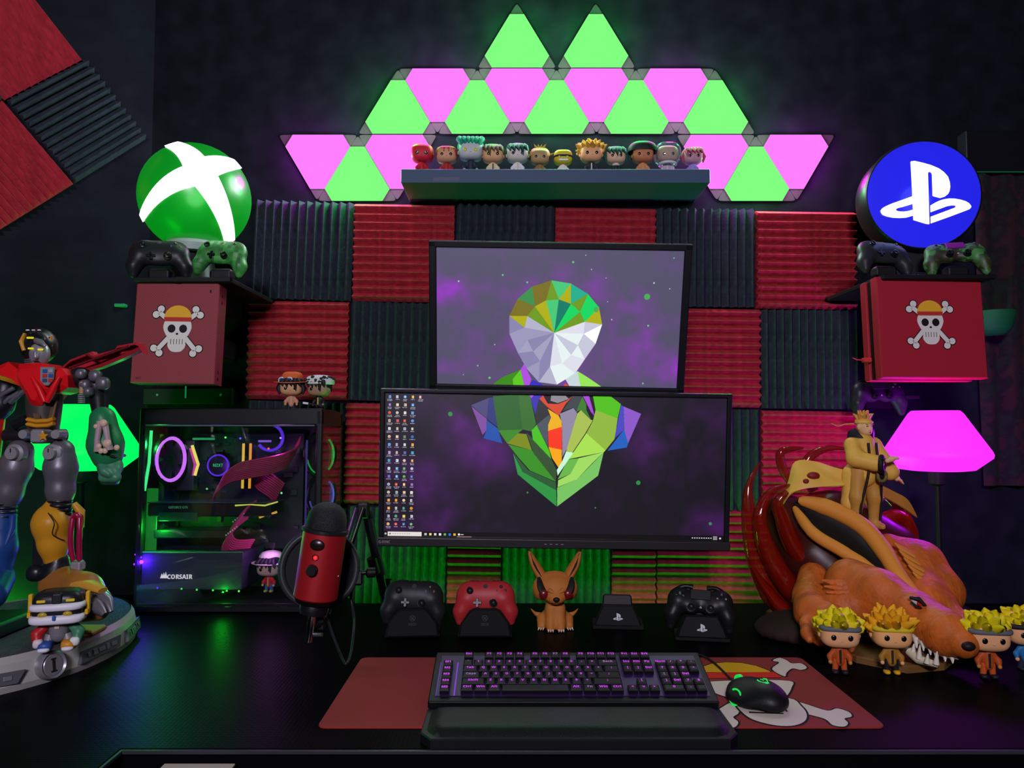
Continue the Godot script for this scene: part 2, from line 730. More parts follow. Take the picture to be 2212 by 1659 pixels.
func build_desk():
	var d := thing("desk", "large black corner desk wrapped in dark carbon-weave vinyl", "desk")
	var top := pts2([2.3, 0.252, 2.3, 1.183, -0.58, 1.183, -0.58, 2.2, -2.0, 2.2, -2.0, 1.1, -1.22, 0.16, -0.5, 0.1, -0.42, 0.252])
	var m := Basis(Vector3.RIGHT, PI / 2)
	var s := shp()
	s.xf = Transform3D(m, Vector3(0, DESK, 0))
	s.slab(top, 0.035, 0.0, 0.0015)
	part(d, "desktop", s, mats["desk_wrap"])
	for p in [Vector3(2.2, 0, 0.4), Vector3(2.2, 0, 1.05), Vector3(-0.7, 0, 0.35), Vector3(-1.9, 0, 2.05), Vector3(-0.68, 0, 2.05), Vector3(0.6, 0, 0.35)]:
		part(d, "leg", bx(Vector3(0.05, 0.715, 0.05), 0.004, Vector3(0, 0.3575, 0)), paint("17181a", 0.4), p)
	# a thin edge band, the glints along it put in as a lighter grey
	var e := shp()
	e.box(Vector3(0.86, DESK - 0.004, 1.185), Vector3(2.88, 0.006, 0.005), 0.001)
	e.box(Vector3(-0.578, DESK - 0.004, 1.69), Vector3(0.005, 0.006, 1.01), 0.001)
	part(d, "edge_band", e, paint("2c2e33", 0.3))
	var led := thing("led_strip", "green LED strip glowing along the back of the desk against the foam", "light strip", Vector3(0.17, 0.69, 0.2))
	part(led, "channel", bx(Vector3(1.34, 0.012, 0.02), 0.002), paint("222222", 0.4))
	part(led, "diode_strip", bx(Vector3(1.32, 0.006, 0.014), 0.001, Vector3(0, 0.009, 0)), glow("00ff46", 3.0))
	area_light("led_strip_light", Vector3(0, 0.02, 0), Vector3(PI / 2 - 0.45, 0, 0), Vector2(1.32, 0.02), Color(0.02, 1.0, 0.1), 0.75, led)
	var led2 := thing("led_strip", "green LED strip hidden behind the desk corner below the robot statue", "light strip", Vector3(-1.58, 0.7, 0.52), Vector3(0, PI / 4, 0))
	part(led2, "channel", bx(Vector3(0.8, 0.012, 0.02), 0.002), paint("222222", 0.4))
	part(led2, "diode_strip", bx(Vector3(0.78, 0.006, 0.014), 0.001, Vector3(0, 0.009, 0)), glow("00ff46", 3.0))
	area_light("led_strip_light", Vector3(0, 0.02, 0), Vector3(PI / 2 - 0.4, 0, 0), Vector2(0.78, 0.02), Color(0.02, 1.0, 0.1), 0.7, led2)


func foam_tile(label: String, center: Vector3, basis: Basis, w: float, h: float, red: bool, count: int):   # ridges run along the tile's own x
	var t := thing("foam_tile", label, "foam tile", center, Vector3.ZERO, "ridged foam tiles on the walls")
	t.basis = basis
	var m: Material = mats["foam_red"] if red else mats["foam_black"]
	part(t, "backing", bx(Vector3(w, h, 0.012), 0.002, Vector3(0, 0, 0.006)), m)
	var pitch := h / count
	var key := "wedge_%.3f_%.4f" % [w, pitch]
	if not cache.has(key):
		var s := shp()
		var q := pitch / 2.0
		var out := pts2([-0.0, -q, 0.012, -q, 0.034, -q * 0.12, 0.037, 0.0, 0.034, q * 0.12, 0.012, q, 0.0, q])
		s.xf = Transform3D(Basis(Vector3(0, 0, 1), Vector3(0, 1, 0), Vector3(-1, 0, 0)), Vector3.ZERO)
		s.slab(out, -w / 2.0, w / 2.0)
		cache[key] = s.mesh()
	for i in count:
		part(t, "ridge", cache[key], m, Vector3(0, -h / 2.0 + pitch * (i + 0.5), 0))


func build_foam():
	var rows := [
		[443, 652, "top row", [[550, 765, 0], [766, 983, 1], [984, 1196, 0], [1197, 1414, 1], [1415, 1628, 0], [1629, 1842, 1]]],
		[655, 866, "second row", [[540, 756, 1], [757, 970, 0], [1425, 1638, 1], [1640, 1850, 0]]],
		[871, 1087, "third row", [[534, 747, 0], [748, 964, 1], [1402, 1638, 0], [1640, 1855, 1]]],
		[1091, 1308, "bottom row", [[530, 747, 0], [748, 965, 0], [967, 1083, 1], [1085, 1318, 0], [1319, 1414, 1], [1416, 1652, 1]]]]
	for r in rows:
		var k := 0
		for c in r[3]:
			var red: bool = c[2] == 1
			var cx: float = (c[0] + c[1]) / 2.0
			var cy: float = (r[0] + r[1]) / 2.0 + 0.018 * (cx - 800.0) - 4.0 * float(r[0] > 1000) * (cx - 1000.0) / 300.0
			var a := at(c[0], cy, 0.0)
			var b := at(c[1], cy, 0.0)
			var hh := at(cx, r[0], 0.0).y - at(cx, r[1], 0.0).y
			var ww := b.x - a.x - 0.003
			var basis := Basis(Vector3.BACK, -0.014)
			var count := 12
			if not red:
				basis = Basis(Vector3.BACK, PI / 2 - 0.03 + 0.02 * float(cx > 1100))
				count = int(round(12.0 * ww / 0.302))
			var label := "%s foam tile with %s ridges, %s from the green globe lamp, %s" % ["red" if red else "black", "level" if red else "upright", ORD[k], r[2]]
			foam_tile(label, (a + b) / 2.0, basis, ww if red else hh, hh if red else ww, red, count)
			k += 1
	# tiles turned on their points on the angled wall
	var nrm := Vector3(1, 0, 1).normalized()
	var along := Vector3(1, 0, -1).normalized()
	var hit := func(px, py): 
		var r := ray(px, py)
		return EYE + r * ((DIAG - EYE).dot(nrm) / r.dot(nrm))
	var a: Vector3 = hit.call(10, 219)
	var b: Vector3 = hit.call(178, 132)
	var u := (b - a).normalized()
	var side := a.distance_to(b)
	var v := nrm.cross(u)
	var flat := Basis(u, v, nrm)
	var up := Basis(v, -u, nrm)
	var mid := (a + b) / 2.0
	foam_tile("black foam tile turned on its point between two red tiles on the angled wall", mid - v * side / 2, flat, side, side, false, 12)
	foam_tile("red foam tile turned on its point, upper one on the angled wall", mid + v * side / 2 - u * 0.006, up, side, side, true, 12)
	foam_tile("red foam tile turned on its point, lower one on the angled wall", mid - v * side / 2 - u * (side + 0.008), up, side, side, true, 12)
	foam_tile("black foam tile cut by the photo edge, beside both red tiles of the angled wall", mid + v * side / 2 - u * (side + 0.012), flat, side, side, false, 12)


func panel_glow(green: bool) -> StandardMaterial3D:
	var m := mat("panel_green" if green else "panel_pink", Color.BLACK, 0.9, 0.0, Color("80ff80") if green else Color("ff80ff"), 1.0)
	m.specular_mode = BaseMaterial3D.SPECULAR_DISABLED
	return m


func build_light_panels():
	var y := [at(1203, 1.5, 0.012).y, at(1203, 144.5, 0.012).y, at(1203, 288, 0.012).y, at(1203, 433.5, 0.012).y]
	var x0 := at(1203, 288, 0.012).x
	var half := (at(1375.5, 288, 0.012).x - x0) / 2.0
	var rows := [
		["top row", 0, 1, [[-1, 1], [1, 1]]],
		["middle row", 1, 2, [[-4, 1], [-3, 0], [-2, 1], [-1, 0], [0, 1], [1, 0], [2, 1], [3, 0], [4, 1]]],
		["bottom row", 2, 3, [[-6, 0], [-5, 1], [-4, 0], [4, 0], [5, 1], [6, 0]]]]
	for r in rows:
		var h: float = y[r[1]] - y[r[2]] - 0.002
		var seen := [0, 0]
		for c in r[3]:
			var green: bool = c[1] == 1
			var k: int = seen[c[1]]
			seen[c[1]] += 1
			var label := "%s glowing triangle light, %s %s one from the green globe lamp, %s" % ["green" if green else "pink", ORD[k], "green" if green else "pink", r[0]]
			var t := thing("triangle_light", label, "wall light", Vector3(x0 + half * c[0], (y[r[1]] + y[r[2]]) / 2.0, 0.0), Vector3.ZERO, "glowing triangle wall lights")
			var f := 1.0 if green else -1.0
			var body := PackedVector2Array()
			var lit := PackedVector2Array()
			var corners := [Vector2(-half, -h / 2 * f), Vector2(half, -h / 2 * f), Vector2(0, h / 2 * f)]
			for i in 3:
				var p: Vector2 = corners[i]
				var q1: Vector2 = corners[(i + 2) % 3]
				var q2: Vector2 = corners[(i + 1) % 3]
				lit.append(p.lerp(q1, 0.18) * 0.992)
				lit.append(p.lerp(q2, 0.18) * 0.992)
				for e in [0.07, 0.025]:
					body.append(p.lerp(q1, e) * 0.994 + (q2 - p) * (0.07 - e) * 0.12)
				for e in [0.025, 0.07]:
					body.append(p.lerp(q2, e) * 0.994 + (q1 - p) * (0.07 - e) * 0.12)
			var bs := shp()
			bs.slab(body, 0.0, 0.0035)
			part(t, "panel_body", bs, paint("3a3436", 0.5))
			var ls := shp()
			ls.slab(lit, 0.0036, 0.006, 0.0004)
			part(t, "diffuser", ls, panel_glow(green))
			omni("triangle_light_glow", Vector3(0, -0.018 * f, 0.05), Color(0.05, 1.0, 0.4) if green else Color(0.95, 0.08, 0.95), 0.125, 0.03, t)


# ---------------------------------------------------------------- the two monitors and what they show

func fill_poly(im: Image, p: PackedVector2Array, c: Color):
	var lo := 1e9
	var hi := -1e9
	for q in p:
		lo = minf(lo, q.y)
		hi = maxf(hi, q.y)
	for y in range(maxi(0, int(lo)), mini(im.get_height() - 1, int(hi)) + 1):
		var xs := []
		for i in p.size():
			var a := p[i]
			var b := p[(i + 1) % p.size()]
			if (a.y <= y + 0.5) != (b.y <= y + 0.5):
				xs.append(a.x + (y + 0.5 - a.y) * (b.x - a.x) / (b.y - a.y))
		xs.sort()
		for i in range(0, xs.size() - 1, 2):
			var x0 := maxi(0, int(round(xs[i])))
			var x1 := mini(im.get_width(), int(round(xs[i + 1])))
			if x1 > x0:
				im.fill_rect(Rect2i(x0, y, x1 - x0, 1), c)


func nebula(w: int, h: int, low: Color, high: Color, seed_: int, spots: Array) -> Image:
	var n := FastNoiseLite.new()
	n.seed = seed_
	n.frequency = 0.035
	n.fractal_octaves = 4
	var im := Image.create(w / 16, h / 16, false, Image.FORMAT_RGB8)
	for y in h / 16:
		for x in w / 16:
			var k := 0.0
			for s in spots:
				var d := Vector2(float(x) / (w / 16) - s[0], (float(y) / (h / 16) - s[1]) * float(h) / w * 1.6).length()
				k += s[3] * exp(-d * d / (s[2] * s[2]))
			k *= clampf(0.65 + 1.3 * n.get_noise_2d(x, y), 0.0, 1.5)
			k += 0.18 * n.get_noise_2d(x * 2 + 300, y * 2)
			im.set_pixel(x, y, low.lerp(high, clampf(k, 0.0, 1.0)))
	im.resize(w, h, Image.INTERPOLATE_CUBIC)
	return im


func dots(im: Image, places: Array, c: Color):
	for p in places:
		fill_poly(im, oval(p[2], p[2], 12, Vector2(p[0] * im.get_width(), p[1] * im.get_height())), c)


func screen_material(key: String, im: Image, power: float) -> StandardMaterial3D:
	var m := mat(key, Color(0.01, 0.01, 0.01), 0.35)
	m.emission_enabled = true
	m.emission = Color.BLACK
	m.emission_texture = ImageTexture.create_from_image(im)
	m.emission_energy_multiplier = power
	return m


func upper_picture() -> Image:   # abstract faceted shapes: green facets over pale ones over a green and violet foot
	var im := nebula(2048, 1152, Color("54506a"), Color("9a38c8"), 5, [[0.04, 0.3, 0.1, 0.9], [0.03, 0.82, 0.07, 0.6], [0.42, 0.3, 0.14, 0.4], [0.6, 0.25, 0.1, 0.55], [0.78, 0.35, 0.07, 0.8], [0.85, 0.6, 0.12, 0.7], [0.95, 0.85, 0.12, 0.8], [0.6, 0.9, 0.2, 0.35], [0.35, 0.75, 0.2, 0.35]])
	# a cut gem: facets round a centre, greens above, lavender and white below
	var rim := pts2([1040, 360, 1200, 385, 1340, 470, 1430, 580, 1455, 720, 1400, 880, 1310, 1010, 1230, 1130, 1080, 1225, 930, 1205, 830, 1090, 760, 960, 690, 800, 690, 650, 760, 510, 880, 410])
	var heart := Vector2(1060, 790)
	var tops := ["3e8f4e", "10d860", "1fb08c", "b0b010", "7a7020", "0f7d68", "48c878", "6f9a1e"]
	var pales := ["ffffff", "e8f4f4", "e0e0ec", "c8c8dc", "a4a0c0", "8a86b0", "9c98bc", "b4b4cc"]
	var gems := []
	rng.seed = 31
	for i in rim.size():
		var p := rim[i]
		var p2 := rim[(i + 1) % rim.size()]
		var m := heart + ((p + p2) / 2.0 - heart) * 0.66
		var m0 := heart + ((rim[i - 1] + p) / 2.0 - heart) * 0.66
		for f in [[p, p2, m], [p, m, m0], [m0, m, heart]]:
			var c: Vector2 = (f[0] + f[1] + f[2]) / 3.0
			var tone: String = tops[rng.randi() % 8] if c.y < 720.0 else pales[rng.randi() % 4 + (4 if c.x < 1050.0 else 0)]
			gems.append([tone, [f[0].x, f[0].y, f[1].x, f[1].y, f[2].x, f[2].y]])
	var facets := gems + [
		["3c8c18", [550, 1225, 640, 1160, 780, 1100, 800, 1230]],
		["60c820", [715, 1180, 780, 1100, 810, 1235, 720, 1235]],
		["b050e0", [780, 1100, 810, 1050, 870, 1180, 850, 1235, 810, 1235]],
		["3830c0", [850, 1235, 880, 1185, 960, 1225, 960, 1240]],
		["c8d8dc", [1150, 1180, 1250, 1110, 1280, 1240, 1180, 1235]],
		["98e858", [1250, 1110, 1330, 1160, 1450, 1245, 1275, 1245]],
		["e85020", [1130, 1240, 1150, 1215, 1180, 1240]]]
	for f in facets:
		var p := PackedVector2Array()
		for q in pts2(f[1]):
			var v := (q.y - 95.0 - (q.x - 90.0) * 0.015) / 1125.0
			p.append(Vector2((q.x - 90.0) / (2042.0 - 73.0 * v), v) * Vector2(2048, 1152))
		fill_poly(im, p, Color(f[0]))
	dots(im, [[0.86, 0.33, 26], [0.655, 0.43, 22]], Color("4ea858"))
	dots(im, [[0.27, 0.19, 8], [0.555, 0.09, 9], [0.37, 0.24, 8], [0.17, 0.86, 7], [0.87, 0.54, 9], [0.22, 0.95, 10], [0.96, 0.05, 6], [0.86, 0.97, 8]], Color("60c880"))
	dots(im, [[0.09, 0.24, 7], [0.885, 0.23, 7], [0.72, 0.5, 6], [0.63, 0.14, 5], [0.95, 0.27, 5], [0.69, 0.2, 4], [0.24, 0.7, 5], [0.605, 0.04, 4], [0.11, 0.93, 4], [0.7, 0.37, 4]], Color("b8d0d0"))
	im.resize(1024, 576, Image.INTERPOLATE_LANCZOS)
	im.flip_y()
	return im


func lower_picture() -> Image:
	var im := nebula(2048, 864, Color("17131d"), Color("6c2090"), 9, [[0.05, 0.5, 0.1, 0.6], [0.1, 0.9, 0.14, 0.5], [0.2, 0.15, 0.1, 0.5], [0.3, 0.4, 0.12, 0.5], [0.22, 0.75, 0.1, 0.3], [0.8, 0.35, 0.12, 0.35], [0.93, 0.2, 0.12, 0.4], [0.95, 0.85, 0.08, 0.5], [0.72, 0.2, 0.1, 0.25]])
	var facets := [   # a faceted jacket front with a red and yellow strip
		["4a4878", [180, 228, 370, 150, 420, 140, 440, 300, 350, 370]],
		["7e4ca0", [185, 240, 350, 375, 345, 500, 305, 550]],
		["303878", [370, 150, 430, 140, 475, 470, 350, 375]],
		["2050a8", [345, 500, 350, 390, 470, 480, 520, 640, 315, 585]],
		["2c6428", [418, 130, 690, 110, 740, 490, 475, 500, 440, 300]],
		["38702c", [690, 110, 815, 110, 885, 430, 830, 510, 740, 490]],
		["3c8824", [475, 500, 740, 490, 690, 530, 570, 640]],
		["7c8c10", [570, 640, 690, 530, 780, 540, 840, 715]],
		["389020", [580, 650, 840, 715, 1100, 1055, 820, 935, 700, 800]],
		["34502c", [780, 520, 860, 600, 1050, 810, 1110, 930, 1100, 1055, 860, 750]],
		["48c018", [835, 500, 890, 440, 1030, 720, 1050, 810, 850, 600]],
		["2a5a30", [640, 745, 800, 930, 1100, 1060, 1105, 1150, 740, 950]],
		["2c9440", [635, 745, 740, 950, 1105, 1150, 1110, 1325, 685, 975]],
		["b050e0", [815, 110, 870, 120, 830, 165]],
		["3a30b0", [825, 160, 870, 110, 960, 120, 910, 180, 875, 330]],
		["2e3034", [875, 330, 910, 180, 940, 170, 1010, 260, 1025, 330, 890, 440]],
		["4a5560", [890, 440, 1025, 330, 1040, 360, 1015, 440, 1015, 680]],
		["8c8890", [1050, 105, 1120, 100, 1200, 120, 1240, 160, 1120, 205, 1040, 180]],
		["d84828", [920, 160, 960, 120, 1010, 210, 1120, 215, 1220, 175, 1290, 120, 1205, 215, 1130, 340, 1010, 250]],
		["f0b010", [1010, 265, 1130, 340, 1160, 400, 1165, 460, 1015, 505, 1015, 440, 1045, 360]],
		["f83818", [1015, 505, 1165, 460, 1165, 710, 1020, 680]],
		["f8a808", [1020, 680, 1165, 710, 1165, 850, 1130, 905, 1060, 800]],
		["3c4448", [1170, 290, 1290, 120, 1380, 130, 1330, 290, 1290, 255]],
		["9088a4", [1140, 320, 1290, 258, 1330, 310, 1240, 660, 1170, 790, 1165, 430]],
		["3c7c28", [1385, 130, 1430, 220, 1430, 280, 1480, 380, 1370, 280, 1320, 300]],
		["a848d8", [1390, 125, 1460, 130, 1520, 345, 1480, 300]],
		["a8c050", [1370, 280, 1480, 385, 1500, 390, 1420, 530, 1280, 740, 1210, 730, 1330, 320]],
		["50c010", [1500, 125, 1700, 135, 1805, 215, 1770, 370, 1530, 280]],
		["90b83c", [1530, 280, 1770, 370, 1740, 590, 1640, 715, 1430, 530, 1500, 400]],
		["a8e050", [1240, 810, 1430, 530, 1640, 715, 1620, 735]],
		["68b848", [1120, 1030, 1230, 815, 1350, 800, 1260, 970]],
		["a0dc60", [1260, 970, 1350, 800, 1620, 735, 1500, 850, 1330, 1030, 1120, 1115, 1125, 1040]],
		["78c460", [1115, 1120, 1330, 1030, 1620, 735, 1560, 990, 1115, 1325]],
		["c8f8d8", [1110, 930, 1170, 830, 1210, 730, 1290, 740, 1120, 990]],
		["4848c0", [1805, 225, 1835, 240, 1840, 490, 1735, 590]],
		["8c58c8", [1835, 240, 2025, 320, 1885, 640, 1845, 590]],
		["2060c0", [1660, 720, 1840, 490, 1885, 640, 1870, 685]]]
	for f in facets:
		var p := PackedVector2Array()
		for q in pts2(f[1]):
			var px := 980.0 + q.x / 5.027
			var py := 830.0 + q.y / 5.027
			var v := (py - 849.0 - (px - 832.0) * 0.0155) / 308.0
			p.append(Vector2((px - 832.0 + 5.0 * v) / 736.0, v) * Vector2(2048, 864))
		fill_poly(im, p, Color(f[0]))
	dots(im, [[0.19, 0.14, 14], [0.745, 0.6, 14]], Color("2c8c40"))
	dots(im, [[0.96, 0.88, 10], [0.42, 0.68, 6], [0.62, 0.78, 5]], Color("388850"))
	rng.seed = 11   # desktop icons with their captions
	var tones := ["f0d060", "4aa8e8", "e85040", "f0f0f0", "60b0f0", "50a060", "8860d0", "f0a030", "d8d8e0", "e8c8a0", "3070c8", "c0c0c8"]
	for r in 17:
		for c in (5 if r == 0 else 4):
			var x := 26 + c * 46 - r * 0
			var y := 14 + r * 48
			var t := Color(tones[rng.randi() % tones.size()])
			if rng.randf() < 0.3:
				fill_poly(im, oval(9, 9, 12, Vector2(x, y + 8)), t)
			else:
				im.fill_rect(Rect2i(x - 8 + rng.randi() % 4, y, 13 + rng.randi() % 4, 17), t)
			im.fill_rect(Rect2i(x - 4, y + 5, 8, 7), t.lerp(Color(tones[rng.randi() % tones.size()]), 0.7))
			for l in (2 if rng.randf() < 0.5 else 1):
				var wd := 20 + rng.randi() % 14
				var xx := x - wd / 2
				while xx < x + wd / 2:
					im.fill_rect(Rect2i(xx, y + 22 + l * 8, 3 + rng.randi() % 3, 4), Color(0.78, 0.76, 0.82))
					xx += 6
	im.fill_rect(Rect2i(0, 834, 2048, 30), Color("0a080c"))
	im.fill_rect(Rect2i(24, 836, 204, 26), Color("e4ddd6"))
	fill_poly(im, oval(6, 6, 12, Vector2(38, 849)), Color("807a78"))
	for k in 8:
		im.fill_rect(Rect2i(52 + k * 14, 846, 9, 5), Color("b0a8a4"))
	for k in 4:
		im.fill_rect(Rect2i(6 + (k % 2) * 6, 843 + (k / 2) * 6, 5, 5), Color("f0f0f0"))
	for k in 7:
		im.fill_rect(Rect2i(244 + k * 29, 842, 15, 14), Color(["c0c0c8", "f0d080", "d8d8e0", "e8e8e8", "70a860", "2878e0", "e8b030"][k]))
	im.fill_rect(Rect2i(446, 842, 12, 12), Color("f0f0f0"))
	im.fill_rect(Rect2i(462, 846, 18, 5), Color("d0d0d0"))
	im.fill_rect(Rect2i(440, 860, 88, 3), Color("d8a0a0"))
	for k in 9:
		im.fill_rect(Rect2i(1856 + k * 14, 845, 8, 7), Color(0.8, 0.8, 0.84))
	for k in 3:
		im.fill_rect(Rect2i(1984, 838 + k * 8, 26, 4), Color(0.8, 0.8, 0.84))
	im.fill_rect(Rect2i(2022, 844, 11, 11), Color("e8c8e8"))
	im.resize(1280, 540, Image.INTERPOLATE_LANCZOS)
	im.flip_y()
	return im


func build_monitors():
	var shell := paint("15171a", 0.35)
	var u := thing("monitor", "upper black monitor showing a green and pale faceted gem on a violet starry field", "monitor", Vector3(0.1132, 1.4896, 0.4734), Vector3(deg_to_rad(14.5), deg_to_rad(-1.61), deg_to_rad(-1.23)), "stacked monitors")
	part(u, "screen", bx(Vector3(0.597, 0.336, 0.002), 0.0, Vector3(0, 0, -0.001)), screen_material("screen_upper", upper_picture(), 1.0))
	var f := shp()
	for s in [-1, 1]:
		f.box(Vector3(0, s * (0.168 + 0.0085), 0.001), Vector3(0.633, 0.017, 0.014), 0.003)
		f.box(Vector3(s * (0.2985 + 0.009), 0, 0.001), Vector3(0.018, 0.368, 0.014), 0.003)
	part(u, "bezel", f, shell)
	part(u, "back_shell", bx(Vector3(0.63, 0.366, 0.03), 0.01, Vector3(0, 0, -0.02)), shell)
	part(u, "mount_arm", shp().tube([Vector3(0, -0.02, -0.03), Vector3(0, -0.1, -0.2), Vector3(0, -0.14, -0.49)], [0.02, 0.02, 0.02], 10), shell)
	area_light("monitor_light", Vector3(0, 0, 0.02), Vector3(0, PI, 0), Vector2(0.55, 0.3), Color(0.8, 0.7, 0.95), 0.05, u)
	var l := thing("monitor", "lower ultrawide black monitor showing desktop icons and a faceted green jacket", "monitor", Vector3(0.1011, 1.1304, 0.5443), Vector3(deg_to_rad(4.36), deg_to_rad(0.62), deg_to_rad(-0.92)), "stacked monitors")
	part(l, "screen", bx(Vector3(0.797, 0.335, 0.002), 0.0, Vector3(0, 0, -0.001)), screen_material("screen_lower", lower_picture(), 1.0))
	var g := shp()
	g.box(Vector3(0, 0.1675 + 0.0055, 0.001), Vector3(0.822, 0.011, 0.012), 0.003)
	for s in [-1, 1]:
		g.box(Vector3(s * (0.3985 + 0.006), 0, 0.001), Vector3(0.012, 0.345, 0.012), 0.003)
	part(l, "bezel", g, shell)
	part(l, "chin", bx(Vector3(0.826, 0.022, 0.016), 0.003, Vector3(0, -0.1675 - 0.0115, 0.001)), paint("2a2a2c", 0.35, 0.3))
	part(l, "back_shell", bx(Vector3(0.815, 0.35, 0.035), 0.012, Vector3(0, 0, -0.023)), shell)
	part(l, "badge", letters("G-SYNC", 0.006), paint("9a9a9a", 0.4), Vector3(-0.395, -0.1790, 0.0095))
	var b := shp()
	for k in 4:
		b.box(Vector3(-0.02 + k * 0.013, -0.1790, 0.0092), Vector3(0.006, 0.0016, 0.001))
	part(l, "button_mark", b, paint("8a7090", 0.4))
	part(l, "mount_arm", shp().tube([Vector3(0, 0, -0.035), Vector3(0, 0.02, -0.25), Vector3(0, 0.02, -0.55)], [0.02, 0.02, 0.02], 10), shell)
	area_light("monitor_light", Vector3(0, 0, 0.02), Vector3(0, PI, 0), Vector2(0.7, 0.3), Color(0.75, 0.8, 0.7), 0.05, l)


# ---------------------------------------------------------------- makers used in several places

func logo_p(s: float, depth: float) -> Array:   # the upright letter and the two halves of the lying one
	var stem := pts2([-77, 213, -55, 215, 0, 199, 45, 183, 90, 160, 120, 135, 143, 105, 153, 70, 155, 38, 150, 10, 140, -8, 122, -22, 95, -30, 60, -19, 50, -14, 50, 123, 47, 135, 40, 142, 30, 142, 24, 135, 23, 125, 23, -197, 5, -194, -70, -167], s)
	var far := pts2([35, -77, 60, -62, 85, -50, 115, -41, 145, -37, 180, -39, 215, -47, 245, -58, 265, -72, 276, -88, 277, -97, 268, -108, 245, -117, 145, -154, 35, -192, 35, -150, 145, -110, 175, -99, 187, -92, 188, -85, 180, -80, 160, -80, 135, -84, 85, -102, 35, -120], s)
	var near_ := pts2([-77, -15, -155, -42, -200, -57, -235, -72, -258, -85, -267, -97, -265, -113, -255, -127, -230, -138, -195, -147, -155, -151, -115, -150, -77, -140, -77, -102, -100, -109, -125, -112, -150, -111, -170, -107, -177, -100, -175, -92, -160, -85, -135, -80, -77, -64], s)
	var out := []
	for p in [stem, far, near_]:
		var sh := shp()
		sh.slab(p, 0.0, depth, depth * 0.3)
		out.append(sh)
	return out


func logo_x(s: float) -> Shape:   # a ring round a curved cross, small
	var sh := shp()
	for k in 2:
		var d := Vector3(1 if k == 0 else -1, 1, 0).normalized() * 0.8 * s
		sh.tube([-d, Vector3(0, -0.1 * s, 0), d], [0.12 * s, 0.14 * s, 0.12 * s], 6)
	var ring := []
	for i in 21:
		ring.append(Vector3(cos(TAU * i / 20), sin(TAU * i / 20), 0) * s)
	sh.tube(ring, [0.1 * s], 6)
	return sh


func emblem(parent: Node, s: float, pos: Vector3, turn := Vector3.ZERO):   # a plain skull over crossed bones with a yellow cap
	var e := part(parent, "emblem", emblem_bones(s, 0.0), paint("141214", 0.6), pos, turn, "printed skull and crossed bones with a yellow cap")
	var white := paint("d9d6cc", 0.6)
	part(e, "crossed_bones", emblem_bones(s, 0.018), white, Vector3(0, 0, 0.0003))
	var skull := shp()
	skull.slab(curve2([0, 0.22, 0.2, 0.19, 0.27, 0.03, 0.22, -0.12, 0.16, -0.2, 0.17, -0.34, 0.1, -0.44, 0, -0.46, -0.1, -0.44, -0.17, -0.34, -0.16, -0.2, -0.22, -0.12, -0.27, 0.03, -0.2, 0.19], s), 0.0, 0.0003)
	part(e, "skull", skull, white, Vector3(0, 0, 0.0006))
	var dark := paint("141214", 0.6)
	for k in [-1, 1]:
		var eye := shp()
		eye.slab(oval(0.075 * s, 0.08 * s, 16, Vector2(0.11 * k * s, -0.01 * s)), 0.0, 0.0003)
		part(e, "eye_socket", eye, dark, Vector3(0, 0, 0.0009))
	var nose := shp()
	nose.slab(oval(0.025 * s, 0.02 * s, 10, Vector2(0, -0.11 * s)), 0.0, 0.0003)
	part(e, "nose", nose, dark, Vector3(0, 0, 0.0009))
	var teeth := shp()
	for k in 5:
		teeth.box(Vector3((k - 2) * 0.055 * s, -0.26 * s, 0.00015), Vector3(0.01 * s, 0.1 * s, 0.0003))
	part(e, "tooth_line", teeth, dark, Vector3(0, 0, 0.0009))
	var cap := shp()
	var dome := PackedVector2Array()
	for i in 17:
		dome.append(Vector2(cos(PI * i / 16) * 0.26, 0.2 + sin(PI * i / 16) * 0.24) * s)
	cap.slab(dome, 0.0, 0.0003)
	part(e, "cap", cap, paint("e0ab2c", 0.6), Vector3(0, 0, 0.0012))
	var band := shp()
	band.slab(pts2([-0.262, 0.13, 0.262, 0.13, 0.262, 0.21, -0.262, 0.21], s), 0.0, 0.0003)
	part(e, "cap_band", band, paint("b8302c", 0.6), Vector3(0, 0, 0.0015))


func emblem_bones(s: float, shrink: float) -> Shape:
	var sh := shp()
	for q in [[0.36, 0.3], [-0.36, 0.3], [0.36, -0.42], [-0.36, -0.42]]:
		var e := Vector2(q[0], q[1])
		var d := e.normalized()
		var w := Vector2(-d.y, d.x)
		var t := 0.062 - shrink
		sh.slab(PackedVector2Array([w * t * s, (e + w * t) * s, (e - w * t) * s, -w * t * s]), 0.0, 0.0003)
		for k in [-1, 1]:
			sh.slab(oval((0.085 - shrink) * s, (0.085 - shrink) * s, 16, (e + w * 0.07 * k + d * 0.02) * s), 0.0, 0.0003)
	return sh


